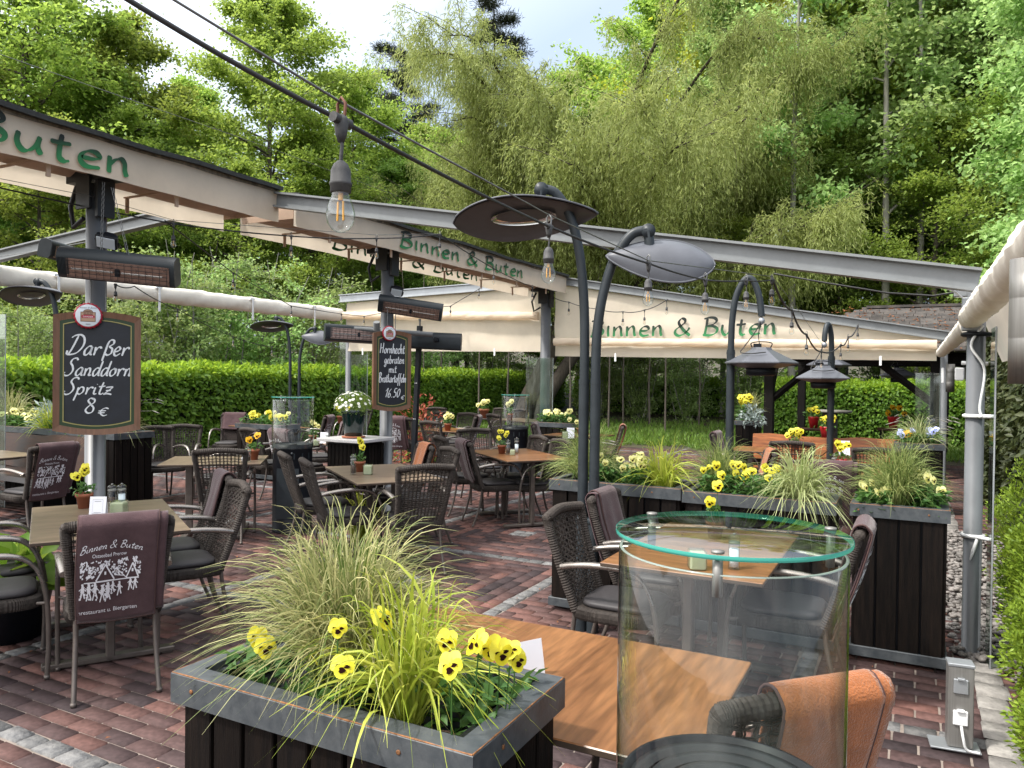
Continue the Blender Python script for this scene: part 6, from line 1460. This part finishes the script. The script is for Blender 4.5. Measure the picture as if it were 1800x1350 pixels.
# ================================================================ STRING LIGHTS
BULB = {}
def bulb_part(parent, loc, ln, big=1.0):
    """hanging socket with a clear filament bulb"""
    if 'b' not in BULB:
        b = MB(); b.lathe([(0, .0), (.005, -.001), (.011, -.006), (.0155, -.016), (.0162, -.034), (.0175, -.035), (.0175, -.039), (.0162, -.04), (.0162, -.05), (.0145, -.051)], 24); BULB['s'] = b.mesh('socket'); BULB['s'].materials.append(K['socket'])
        b = MB(); b.lathe([(.0135, -.05), (.0145, -.057), (.0195, -.070), (.0226, -.084), (.0205, -.098), (.013, -.108), (.005, -.112), (0, -.1125)], 28, caps=False); BULB['b'] = b.mesh('bulb'); BULB['b'].materials.append(K['pglass'])
        b = MB(); 
        for x in (-.005, .005): b.tube([(x, 0, -.064), (x*1.2, 0, -.094)], .0016, 6)
        b.tube([(0, 0, -.05), (0, 0, -.062)], .004, 6); BULB['f'] = b.mesh('filament'); BULB['f'].materials.append(K['fila'])
    s_ = bpy.data.objects.new('bulb', BULB['b']); COL.objects.link(s_); s_.parent = parent; s_.location = Vector(loc)-Vector((0, 0, ln)); s_.scale = (big,)*3
    for k in ('s', 'f'): o = bpy.data.objects.new({'s': 'socket', 'f': 'filament'}[k], BULB[k]); COL.objects.link(o); o.parent = s_
def string(label, nodes, r_, drop=.07, bulbs=None, wire=None, sag=.0, connectors=True, rw=.0022, hook='rusty', big=1.0):
    P_ = [atd(*q) for q in nodes]; o0 = P_[0]; t = thing('string_light', label, 'string lights', o0, 0, 'festoon strings over the terrace'); b = MB(); Q = []
    for i in range(len(P_)-1):
        n = 12
        for k in range(n): f_ = k/n; Q.append(P_[i].lerp(P_[i+1], f_)-o0-Vector((0, 0, sag*4*f_*(1-f_))))
    Q.append(P_[-1]-o0); b.tube(Q, r_, 8); b.build('cable', K['cable'], t)
    bi = range(len(P_)) if bulbs is None else bulbs
    for i in bi:
        p = P_[i]-o0
        b = MB(); b.lathe([(0, .008), (.008, .008), (.012, 0), (.009, -.022), (.005, -.034), (0, -.034)], 10, p); d = (P_[min(i+1, len(P_)-1)]-P_[max(i-1, 0)]).normalized(); b.tube([p-d*.02, p+d*.02], .0085, 8); b.tube([p+Vector((0, 0, -.03)), p+Vector((.002, 0, -drop*.6)), p+Vector((0, 0, -drop))], r_*.7, 6); b.build('tee_connector', K['socket'], t)
        bulb_part(t, p, drop, big)
        if wire is not None:
            b = MB(); b.tube([p+Vector((-.006, 0, 0)), p+Vector((-.008, 0, .026)), p+Vector((0, 0, .036)), p+Vector((.008, 0, .026)), p+Vector((.006, 0, 0))], .0026, 6); b.build('snap_hook', K[hook if i == bi[0] else 'wire'], t)
    if wire is not None:
        b = MB(); b.tube([atd(*q)-o0 for q in wire], rw, 6); b.build('steel_wire', K['wire'], t)
    return t
string('near festoon string with thick cable and large bulbs running from the top left', [(150, -48, 1.02), (600, 212, 1.2), (965, 398, 2.35), (1140, 463, 3.15), (1240, 492, 3.85), (1312, 493, 4.5), (1357, 492, 5.2)], .0042, .062, [1, 2, 3, 4, 5, 6], [(290, -10, 1.08), (600, 180, 1.2), (965, 378, 2.35), (1140, 458, 3.15), (1357, 486, 5.2)], .006)
string('festoon string from the first post along the near valance', [(-40, 322, 5.2), (0, 330, 5.4), (305, 393, 6.2), (512, 415, 6.9), (662, 419, 7.4), (773, 412, 8.0), (868, 472, 9.6), (936, 505, 11.0)], .006, .09, [2, 3, 4, 5, 6, 7], [(0, 314, 5.4), (160, 345, 5.7), (305, 387, 6.2), (662, 413, 7.4), (773, 411, 8.0)], .01, hook='wire', big=.95)
string('thin festoon string swinging from the first post to the left eaves corner', [(290, 388, 6.2), (410, 480, 9), (512, 538, 12), (600, 552, 14.3), (640, 556, 14.3), (700, 545, 14), (792, 538, 13.6), (842, 508, 13.4)], .006, .07, [1, 2, 3, 4, 6, 7], None, .0, big=1.0)
string('thin festoon string from the large infrared heater towards the hedge', [(203, 500, 6.0), (236, 503, 6.6), (312, 543, 8.6), (410, 592, 11), (478, 610, 12)], .005, .05, [0, 2, 3, 4], None, .02, big=.85)
string('festoon string from the third post across the lettered gable', [(968, 520, 12.6), (1000, 531, 12.3), (1050, 543, 11.8), (1095, 548, 11.4), (1133, 545, 11.1), (1172, 527, 10.9)], .006, .1, [1, 2, 3, 4, 5], None, .02, big=1.0)
string('festoon string hanging from the rafter down to the smaller pale heater', [(1357, 488, 5.25), (1392, 545, 6.6), (1418, 588, 7.8), (1444, 618, 9.4), (1478, 606, 9.9), (1491, 592, 10.2), (1508, 572, 10.5)], .009, .1, [1, 2, 3, 4, 5, 6], [(1357, 486, 5.25), (1400, 540, 6.8), (1450, 612, 9.3)], .05, hook='wire', big=1.0)
b = MB(); b.tube([atd(x, y, d) for x, y, d in ((1360, 481, 5.3), (1450, 497, 5.1), (1560, 515, 4.9), (1640, 520, 4.8), (1690, 512, 4.7))], .006, 6); tag(b.build('power_cable', K['cable']), 'black cable strung under the long right rafter', 'cable')
b = MB(); b.tube([atd(x, y, d) for x, y, d in ((-10, 92, 6), (200, 165, 7.5), (480, 262, 10), (700, 345, 14))], .0035, 5); tag(b.build('overhead_wire', K['wire']), 'thin wire high above the first valance crossing the beech crowns', 'wire')
b = MB(); b.tube([atd(x, y, d) for x, y, d in ((-10, 452, 9), (60, 442, 8), (160, 424, 6))], .004, 5); tag(b.build('overhead_wire', K['wire']), 'thin wire under the left rafter beside the large heater', 'wire')
# ================================================================ TREES, HEDGES, SHRUBS
def limb_tree(seed, H_, r0, base, spread, nl, wob=.03, up=.5, prof=None, sub=4, lean=(0, 0)):
    """trunk and limbs: returns MB with the wood and the list of twig points (pos, dir)"""
    rr = random.Random(seed); b = MB(); tw = []
    tp = []; n = 14; ph = rr.random()*6
    for k in range(n+1):
        t = k/n; tp.append(Vector((lean[0]*t+wob*H_*math.sin(t*4+ph)*t*.6, lean[1]*t+wob*H_*math.cos(t*3.3+ph)*t*.6, H_*t)))
    b.tube(tp, [max(.012, r0*(1-.93*k/n)*(1.35 if k == 0 else 1)) for k in range(n+1)], 9)
    def trunk(t): i = min(int(t*n), n-1); return tp[i].lerp(tp[i+1], t*n-i)
    ga = rr.random()*6
    for i in range(nl):
        t = base+(1-base)*(i+rr.random())/nl*.97; o = trunk(t); a = ga+i*2.4+rr.uniform(-.5, .5)
        f_ = prof(( t-base)/(1-base)) if prof else math.sin(math.pi*min(1, (t-base)/(1-base)*.85+.12))
        L_ = spread*f_*rr.uniform(.7, 1.15); d = Vector((math.cos(a), math.sin(a), up*rr.uniform(.4, 1.3))).normalized()
        pts = [o]; m = 6
        for k in range(1, m+1):
            q = k/m; pts.append(o+d*L_*q+Vector((rr.uniform(-.06, .06)*L_*q, rr.uniform(-.06, .06)*L_*q, -.10*L_*q*q)))
        rb = max(.012, r0*(1-t)*.42+.014); b.tube(pts, [rb*(1-.85*k/m) for k in range(m+1)], 5, caps=False)
        for k in range(2, m+1):
            for s_ in range(sub):
                p = pts[k-1].lerp(pts[k], rr.random()); a2 = a+rr.choice((-1, 1))*rr.uniform(.3, 1.4); l = L_*rr.uniform(.16, .36)*(1.1-.5*k/m)+.15
                e = p+Vector((math.cos(a2), math.sin(a2), rr.uniform(-.15, .4)))*l
                b.tube([p, p.lerp(e, .5)+Vector((0, 0, .03*l)), e], [.010+.004*r0*8, .007, .003], 3, caps=False); tw.append((p, e))
        tw.append((pts[-2], pts[-1]))
    tw.append((tp[-2], tp[-1])); return b, tw
def twig_leaves(name, tw, per, L_, W_, spr, flat, seed, m, droop=.1, parent=None):
    rg = np.random.default_rng(seed); A = np.array([p[:] for p, e in tw]); E_ = np.array([e[:] for p, e in tw]); n = len(A)*per
    i = np.repeat(np.arange(len(A)), per); f_ = rg.uniform(.05, 1.12, n)[:, None]; d = unit(E_-A)[i]; sp = spr*rg.uniform(.4, 1.3, len(A))[i]
    P = A[i]+(E_-A)[i]*f_+rg.normal(0, 1, (n, 3))*np.stack([sp, sp, sp*flat], -1)
    D = d*.5+rg.normal(0, .6, (n, 3)); D[:, 2] -= droop
    N = rg.normal(0, .45, (n, 3)); N[:, 2] += 1
    return leaves(name, P, D, N, rg.uniform(.65, 1.25, n)*L_, rg.uniform(.8, 1.2, n)*W_)
TREES = {}
def tree_kind(key, name, mw, ml, bt, me):
    t = thing(name, 'x', 'tree'); put('trunk', bt.mesh('trunk'), t, [mw]); put('crown', me, t, [ml]); TREES[key] = [t, 0]; return t
def tree(key, px, dep, label, rz=0, sc=1.0, group=None, zs=1.0, dz=-.1, cmat=None):
    e = TREES[key]; t = e[0] if e[1] == 0 else dup(e[0]); e[1] += 1
    p = gp(px, dep); t.location = (p.x, p.y, gz(p.x, p.y)+dz); t.rotation_euler = (0, 0, rz); t.scale = (sc, sc, sc*zs); t['label'] = label
    if group: t['group'] = group
    if cmat:
        for ch in t.children:
            if ch.name.startswith('crown'): ch.data = ch.data.copy(); ch.data.materials[0] = K[cmat]
    return t
pf_beech = lambda q: (.55+.6*math.sin(math.pi*min(1, q*.9+.1)))*(1-q**3*.85)
for k, (sd, H_, bs_) in enumerate(((11, 15, .2), (12, 14, .16), (13, 16, .24))):
    b, tw = limb_tree(sd, H_, .2, bs_, 4.3, 46, .012, .55, pf_beech, 4); tree_kind('beech%d' % k, 'beech_tree', K['bark'], K['beech'], b, twig_leaves('crown', tw, 56, .15, .1, .27, .55, sd, None))
for k, (sd, H_) in enumerate(((21, 19), (22, 20), (23, 17))):
    b, tw = limb_tree(sd, H_, .115, .12, 2.7, 46, .014, .9, lambda q: 1-q*.55, 3); tree_kind('maple%d' % k, 'young_maple_tree', K['barkpale'], K['maple'], b, twig_leaves('crown', tw, 52, .15, .12, .28, .7, sd, None, .25))
b, tw = limb_tree(24, 19, .12, .30, 2.2, 17, .016, .9, lambda q: 1-q*.5, 3); tree_kind('stem0', 'young_maple_tree', K['barkpale'], K['maple'], b, twig_leaves('crown', tw, 30, .16, .12, .26, .7, 24, None, .25))
b, tw = limb_tree(31, 20, .26, .22, 4.4, 44, .01, .1, lambda q: 1.05-q*.85, 4); tree_kind('pine', 'pine_tree', K['bark'], K['pine'], b, twig_leaves('crown', tw, 46, .26, .03, .22, .5, 31, None, -.2))
for k, sd in enumerate((41, 42)):
    b = MB(); rr = random.Random(sd); tw = []
    for s_ in range(9):
        a = rr.random()*6.3; o = Vector((math.cos(a)*.5*rr.random(), math.sin(a)*.5*rr.random(), 0)); H_ = rr.uniform(3.2, 5.2); e = o+Vector((math.cos(a)*rr.uniform(.4, 1.5), math.sin(a)*rr.uniform(.4, 1.5), H_)); pts = catmull([o, o.lerp(e, .5)+Vector((rr.uniform(-.2, .2), rr.uniform(-.2, .2), 0)), e], 5); b.tube(pts, [.035*(1-.8*i/(len(pts)-1)) for i in range(len(pts))], 5)
        for q in range(26):
            t_ = rr.uniform(.08, 1); p = pts[min(int(t_*(len(pts)-1)), len(pts)-1)]; a2 = rr.random()*6.3; l = rr.uniform(.3, 1.0); e2 = p+Vector((math.cos(a2), math.sin(a2), rr.uniform(-.1, .6)))*l; b.tube([p, e2], [.007, .003], 3, caps=False); tw.append((p, e2))
    tree_kind('shrub%d' % k, 'understory_shrub', K['barkpale'], K['shrubleaf'], b, twig_leaves('crown', tw, 44, .105, .07, .14, .8, sd, None, .15))
# ---- weeping willow
def willow():
    rr = random.Random(77); rg = np.random.default_rng(77); b = MB(); p0 = Vector((0, 0, 0))
    b.tube(catmull([(-.25, -.2, -.1), (.0, 0, .9), (.45, .1, 1.9), (.95, .25, 3.3), (1.05, .4, 4.8), (.9, .5, 6.3)], 5), [.36, .34, .33, .32, .31, .3, .3, .29, .28, .28, .27, .27, .26, .25, .24, .24, .23, .22, .21, .2, .2, .19, .19, .18, .18, .17][:26], 12)
    b.tube(catmull([(.35, -.5, -.1), (.5, -.2, .9), (1.1, .1, 1.9), (1.75, .2, 3.0), (1.9, .3, 5.2)], 5), [.27-.006*k for k in range(21)], 10)
    tips = []; St = []
    for i in range(42):
        a = i*2.4+rr.uniform(-.4, .4); o = Vector((rr.uniform(1.0, 2.9), rr.uniform(.1, .6), rr.uniform(3.2, 6.3))); L_ = rr.uniform(4.0, 8.0)*(.84 if math.cos(a) < -.2 else .98); h = rr.uniform(1.2, 7.6) 
        e = o+Vector((math.cos(a)*L_, math.sin(a)*L_, h*.9)); mid = o.lerp(e, .5)+Vector((rr.uniform(-.5, .5), rr.uniform(-.5, .5), h*.28)); pts = catmull([o, o.lerp(mid, .5)+Vector((0, 0, h*.05)), mid, mid.lerp(e, .6)+Vector((0, 0, h*.12)), e], 4)
        b.tube(pts, [max(.012, .10*(1-.9*k/(len(pts)-1))) for k in range(len(pts))], 5, caps=False)
        for k in range(26):
            f_ = rr.uniform(.22, 1); p = pts[min(int(f_*(len(pts)-1)), len(pts)-1)]; a2 = a+rr.uniform(-1.6, 1.6); l = rr.uniform(.5, 1.8); q = p+Vector((math.cos(a2)*l, math.sin(a2)*l, rr.uniform(.1, .8)*l)); b.tube([p, p.lerp(q, .5)+Vector((0, 0, .08)), q], [.016, .011, .006], 3, caps=False)
            for s_ in range(13): St.append((p.lerp(q, rr.random()), a2+rr.uniform(-1.5, 1.5), rr.uniform(.5, 1.7)))
    n = len(St); O = np.array([s_[0][:] for s_ in St]); A = np.array([s_[1] for s_ in St]); L_ = np.array([s_[2] for s_ in St]); L_ = np.minimum(L_, O[:, 2]-1.9)
    per = 28; i = np.repeat(np.arange(n), per); t = np.tile(np.linspace(.04, 1, per), n)+rg.uniform(-.02, .02, n*per)
    out = .34*np.sin(np.minimum(t*1.9, 1.57)); P = O[i]+np.stack([np.cos(A[i])*out*L_[i]*.7, np.sin(A[i])*out*L_[i]*.7, .12*L_[i]*np.sin(np.minimum(t*3.1, 3.1))-L_[i]*t**1.5], -1)+rg.normal(0, .06, (n*per, 3))
    D = np.stack([np.cos(A[i])*.3, np.sin(A[i])*.3, -np.ones(n*per)*(.1+t)], -1)+rg.normal(0, .38, (n*per, 3))
    me = leaves('crown', P, D, rg.normal(size=(n*per, 3)), rg.uniform(.11, .2, n*per), .024)
    # hanging whips
    for k in range(0, n, 9):
        tt = np.linspace(0, 1, 6); o_ = .34*np.sin(np.minimum(tt*1.9, 1.57)); pts = [Vector((O[k][0]+math.cos(A[k])*o_[j]*L_[k]*.7, O[k][1]+math.sin(A[k])*o_[j]*L_[k]*.7, O[k][2]+.12*L_[k]*math.sin(min(tt[j]*3.1, 3.1))-L_[k]*tt[j]**1.5)) for j in range(6)]; b.tube(pts, [.007, .006, .005, .004, .003, .002], 3, caps=False)
    return b, me
b, me = willow(); tree_kind('willow', 'weeping_willow', K['barkwillow'], K['willow'], b, me)
# the willow stands beyond the pergola, its two leaning stems show under the gable
tree('willow', 930, 25.5, 'large weeping willow with pale green hanging twigs behind the middle of the terrace', R(28), 1.06)
# beeches at the left, seen against the sky
G1 = 'beech trees against the sky on the left'; G2 = 'young pale stemmed trees on the right'; G3 = 'trees deeper in the wood'
tree('beech0', 40, 24, 'tall bright beech at the left edge behind the first valance', .3, 1.02, G1)
tree('beech1', 205, 27, 'beech with rounded top left of the open sky', 1.3, .98, G1)
tree('beech2', 468, 28, 'bright beech with a pointed top in front of the open sky', 2.2, .96, G1)
tree('beech1', 615, 33, 'darker beech between the pointed beech and the willow', 4.0, 1.02, G1)
tree('beech0', 335, 34, 'low distant beech seen in the gap of the sky', 5.2, .93, G1)
tree('beech2', 115, 35, 'distant beech filling the gap behind the left edge', .9, 1.0, G1)
tree('beech1', -150, 27, 'beech beyond the left edge whose branches reach in', 2.9, 1.1, G1)
tree('pine', 702, 43, 'dark pine rising above the beeches in the sky gap', 0, .97)
tree('pine', 655, 46, 'second dark pine, smaller, left of the first in the sky gap', 2, .86)
tree('pine', 862, 40, 'dark pine showing through the top of the willow', 1, 1.02)
tree('beech1', 752, 39, 'beech filling the lower sky gap beside the willow', 2.4, .97, G1)
# right hand wood
tree('stem0', 1392, 25.5, 'slender pale stem leaning left, behind the second lamp head', .4, 1.15, G2)
tree('stem0', 1555, 25, 'tall slender pale stem in the middle of the right hand wood', 1.4, 1.2, G2)
tree('stem0', 1612, 25.5, 'straight pale stem right of the tallest one', 3.0, 1.15, G2)
tree('maple2', 1455, 29, 'thin young tree between two pale stems', 4.4, 1.05, G2)
tree('maple0', 1700, 26.5, 'young pale tree near the right edge above the roller tube', 5.0, 1.0, G2)
tree('maple1', 1790, 25, 'young pale tree cut by the right edge', 2.2, .95, G2)
tree('maple1', 1270, 29, 'young tree right behind the willow', 3.6, .95, G2)
tree('maple0', 1850, 19, 'young tree beyond the right edge reaching in', 1.1, .95, G2)
tree('beech2', 1700, 29, 'big dark stemmed beech behind the right hand stems', .2, 1.35, G3)
tree('beech0', 1290, 35, 'fresh yellow green beech right of the willow top', 1.9, 1.35, G3, cmat='yellowleaf')
tree('beech1', 1480, 33, 'broad beech behind the leaning pale stem', 3.1, 1.4, G3)
tree('beech0', 1800, 32, 'beech behind the right edge', 4.1, 1.45, G3)
tree('beech2', 1180, 38, 'tall beech behind the right half of the willow', 5.1, 1.3, G3)
tree('beech0', 1020, 42, 'beech far behind the willow crown', .7, 1.2, G3)
tree('beech1', 1600, 38, 'farthest tall beech in the right hand wood', 2.6, 1.6, G3)
tree('beech2', 1920, 27, 'beech beyond the right edge with reaching limbs', .1, 1.3, G3)
tree('beech1', 800, 36, 'beech behind the left half of the willow', 1.6, 1.0, G3, zs=.9)
# darker low trees that close the wood under the crowns
dk = 0
for (px, d, s_, lab) in ((-60, 21, .62, 'low dark tree at the left edge under the rafter'), (70, 19.5, .58, 'low tree with a visible stem left of the first chalkboard'), (170, 24, .66, 'low tree behind the large infrared heater'), (300, 25, .6, 'low tree right of the large infrared heater'), (420, 24, .58, 'low tree above the pale roller tube'), (540, 27, .62, 'low tree left of the second post'), (700, 30, .66, 'low tree behind the second chalkboard'), (1110, 30, .6, 'low tree behind the right half of the gable'), (1330, 28, .62, 'low tree behind the hooked lamp pole'), (1470, 27, .7, 'low tree behind the pavilion ridge'), (1640, 25, .75, 'low tree above the pavilion roof'), (1760, 26, .8, 'low tree behind the right roller tube'), (820, 32, .6, 'low tree behind the left gable curtain'), (960, 33, .6, 'low tree behind the third post')):
    tree(('beech0', 'beech1', 'beech2')[dk % 3], px, d, lab, dk*1.7, s_, 'low trees closing the edge of the wood', cmat='darkleaf' if dk % 3 == 0 else None); dk += 1
G4 = 'pale green shrubs behind the hedge'
for k, (px, d, s_, lab) in enumerate(((30, 15.5, .7, 'shrub above the hedge left of the first chalkboard'), (265, 17.5, .95, 'shrub just right of the first chalkboard'), (345, 18.5, .95, 'pale shrub left of the distant twin lamps'), (430, 20, 1.0, 'pale shrub behind the distant twin lamps'), (520, 21, .95, 'pale shrub right of the distant twin lamps'), (590, 23.5, .9, 'shrub behind the left corner post'), (650, 26, .85, 'shrub behind the second chalkboard'), (760, 28, .8, 'shrub under the left gable curtain'), (860, 29.5, .75, 'shrub left of the willow stems'), (1050, 29, .8, 'shrub right of the willow stems'), (1130, 28.5, .75, 'shrub at the back of the lawn'), (1210, 28, .8, 'shrub at the back of the lawn left of the hooked pole'), (1310, 27, .8, 'shrub behind the small far planter'), (1420, 29, .9, 'shrub behind the pavilion hedge'), (1560, 28, .95, 'shrub behind the right end of the pavilion hedge'))):
    tree('shrub%d' % (k % 2), px, d, lab, k*1.3, s_, G4, cmat='maple' if k % 4 == 3 else None)
# bare thin saplings between hedge and shrubs
sp = None
for k in range(26):
    rr = random.Random(100+k); px = 330+k*37+rr.uniform(-12, 12); d = 22+rr.uniform(0, 6)
    if px > 1240: break
    p = gp(px, d); h_ = rr.uniform(3, 6)
    if sp is None:
        b = MB(); b.tube(catmull([(0, 0, -.1), (.012, .006, .35), (.01, 0, .7), (.05, .02, 1)], 4), [.009-.0005*i for i in range(13)], 5); sp = thing('sapling', 'x', 'tree', (0, 0, 0), 0, 'thin bare saplings behind the hedge'); b.build('stem', K['bark'], sp); t = sp
    else: t = dup(sp)
    t.location = p; t.scale = (rr.uniform(2, 5), rr.uniform(2, 5), h_); t.rotation_euler = (0, 0, k); t['label'] = 'thin bare sapling stem standing in the row behind the clipped hedge'
# ---- clipped hedges
def hedge(label, x0, x1, y0, y1, h_, n, seed, top='hedge', L_=.115, faces=(1, 1, 1, 1), bulge=.12):
    t = thing('hedge', label, 'hedge', ((x0+x1)/2, (y0+y1)/2, 0)); rg = np.random.default_rng(seed); lx, ly = x1-x0, y1-y0
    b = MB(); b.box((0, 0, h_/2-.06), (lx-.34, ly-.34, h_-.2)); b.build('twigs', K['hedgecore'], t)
    ar = [ly*h_, ly*h_, lx*h_, lx*h_, lx*ly*1.15]; ar = [a*f_ for a, f_ in zip(ar, tuple(faces)+(1,))]; tot = sum(ar); Ps, Ns, Tp = [], [], []
    for k, a in enumerate(ar):
        m = int(n*a/tot); 
        if m == 0: continue
        u, v, q = rg.random(m), rg.random(m), rg.random(m)
        if k < 2: s_ = 1 if k == 0 else -1; P = np.stack([np.full(m, s_*lx/2), (u-.5)*ly, v*h_], -1); N = np.tile([s_, 0, 0.], (m, 1))
        elif k < 4: s_ = -1 if k == 2 else 1; P = np.stack([(u-.5)*lx, np.full(m, s_*ly/2), v*h_], -1); N = np.tile([0, s_, 0.], (m, 1))
        else: P = np.stack([(u-.5)*lx, (v-.5)*ly, np.full(m, h_)], -1); N = np.tile([0, 0, 1.], (m, 1))
        w_ = np.sin(P[:, 0]*2.3+P[:, 1]*1.9)*.5+np.sin(P[:, 1]*4.7+P[:, 2]*3.1+1)*.3+np.sin(P[:, 0]*5.3+P[:, 2]*4.3)*.3
        P = P+N*(bulge*.5*w_-.32*q**2)[:, None]; 
        if k == 4: P[:, 2] += rg.random(m)**3*.16
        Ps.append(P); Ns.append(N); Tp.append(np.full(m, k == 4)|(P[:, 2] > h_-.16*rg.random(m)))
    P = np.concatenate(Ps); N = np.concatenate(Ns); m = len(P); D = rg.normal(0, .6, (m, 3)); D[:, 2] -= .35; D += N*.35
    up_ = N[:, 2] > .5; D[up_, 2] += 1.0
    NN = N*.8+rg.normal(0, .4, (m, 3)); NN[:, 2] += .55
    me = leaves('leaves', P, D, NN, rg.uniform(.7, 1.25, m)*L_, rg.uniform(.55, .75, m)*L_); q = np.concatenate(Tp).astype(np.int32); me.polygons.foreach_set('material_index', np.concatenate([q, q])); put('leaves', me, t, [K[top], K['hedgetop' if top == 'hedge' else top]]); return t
hedge('long clipped hornbeam hedge along the left side of the terrace', -14.1, -12.9, 5.5, 29.5, 1.66, 62000, 51, faces=(1, 0, .3, .2))
hedge('clipped hedge behind the timber pavilion', -3.6, 2.2, 21.5, 22.6, 1.5, 20000, 52, L_=.10, faces=(.2, .3, 1, 0))
hedge('low leafy hedge at the back of the lawn behind the twin lamp poles', -12.4, -4.6, 29.2, 30.6, 1.5, 14000, 53, L_=.13, faces=(.2, .1, 1, 0))
hedge('tall dark yew hedge at the right behind the steel column', .92, 2.2, 6.2, 15, 2.75, 46000, 54, 'yew', .085, faces=(0, 1, .5, .1), bulge=.2)
# ---- golden cypresses by the kerb
def cypress(label, x, y, r_, h_, seed, n=15000):
    t = thing('golden_cypress', label, 'shrub', (x, y, 0), 0, 'golden cypresses beside the kerb'); rg = np.random.default_rng(seed)
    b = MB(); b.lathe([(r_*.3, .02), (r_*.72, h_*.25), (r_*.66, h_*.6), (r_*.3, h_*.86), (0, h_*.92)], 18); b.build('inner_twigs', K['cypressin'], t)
    m = 240; d = unit(np.stack([rg.normal(size=m), rg.normal(size=m), rg.normal(.25, .7, m)], -1)); cz = h_*.45; C = d*np.array([r_*.8, r_*.8, h_*.44])*rg.uniform(.66, 1.16, (m, 1)); C[:, 2] += cz; C = C[C[:, 2] > .06]; m = len(C); od = unit(C-np.array([0, 0, cz*.5]))
    i = rg.integers(0, m, n); ax = od[i]+np.array([0, 0, .25]); tg = unit(np.cross(ax, rg.normal(size=(m, 3))[i])); w_ = rg.normal(0, .048, n); q = rg.random(n); P = C[i]+tg*w_[:, None]+ax*(q*.085-.04-1.6*np.abs(w_)*.5)[:, None]+rg.normal(0, .017, (n, 3))
    D = ax+tg*(np.sign(w_)*rg.uniform(.3, 1.3, n))[:, None]+rg.normal(0, .4, (n, 3))
    N = np.cross(ax, tg)+rg.normal(0, .35, (n, 3))
    put('foliage', leaves('foliage', P, D, N, rg.uniform(.02, .04, n), rg.uniform(.010, .017, n)), t, [K['cypress']]); return t
cypress('golden cypress nearest to us at the bottom right edge', .74, 3.72, .36, .52, 61, 24000)
cypress('golden cypress behind the steel power post', .76, 4.42, .38, .86, 62, 24000)
cypress('taller golden cypress beside the glass screen of the steel column', .84, 5.15, .42, 1.18, 63, 24000)
cypress('golden cypress in front of the dark yew hedge', .92, 6.1, .5, 1.25, 64, 18000)
# undergrowth: the mass of low leaves on the forest floor
n = 60000; rg = np.random.default_rng(90); X = rg.uniform(-42, 26, n); Y = rg.uniform(8, 46, n); ok = ((X < -15.2) | (Y > 31.2) | ((X > -4) & (Y > 24)) | ((X > 2.6) & (Y > 15))) & (Y < 46); X, Y = X[ok], Y[ok]; n = len(X)
hh = .35+.55*(np.sin(X*.9+np.sin(Y*.7)*2)+np.cos(Y*1.1+X*.3)+1.2).clip(0, 3); Z = np.array([gz(a, b_) for a, b_ in zip(X, Y)])+rg.random(n)**.7*hh
D = rg.normal(0, 1, (n, 3)); D[:, 2] = np.abs(D[:, 2])*.4; N = rg.normal(0, .5, (n, 3)); N[:, 2] += 1
tag(put('undergrowth', leaves('undergrowth', np.stack([X, Y, Z], -1), D, N, rg.uniform(.14, .3, n), .13), None, [K['darkleaf']]), 'low leafy undergrowth covering the forest floor behind the hedges', 'undergrowth', kind='stuff')
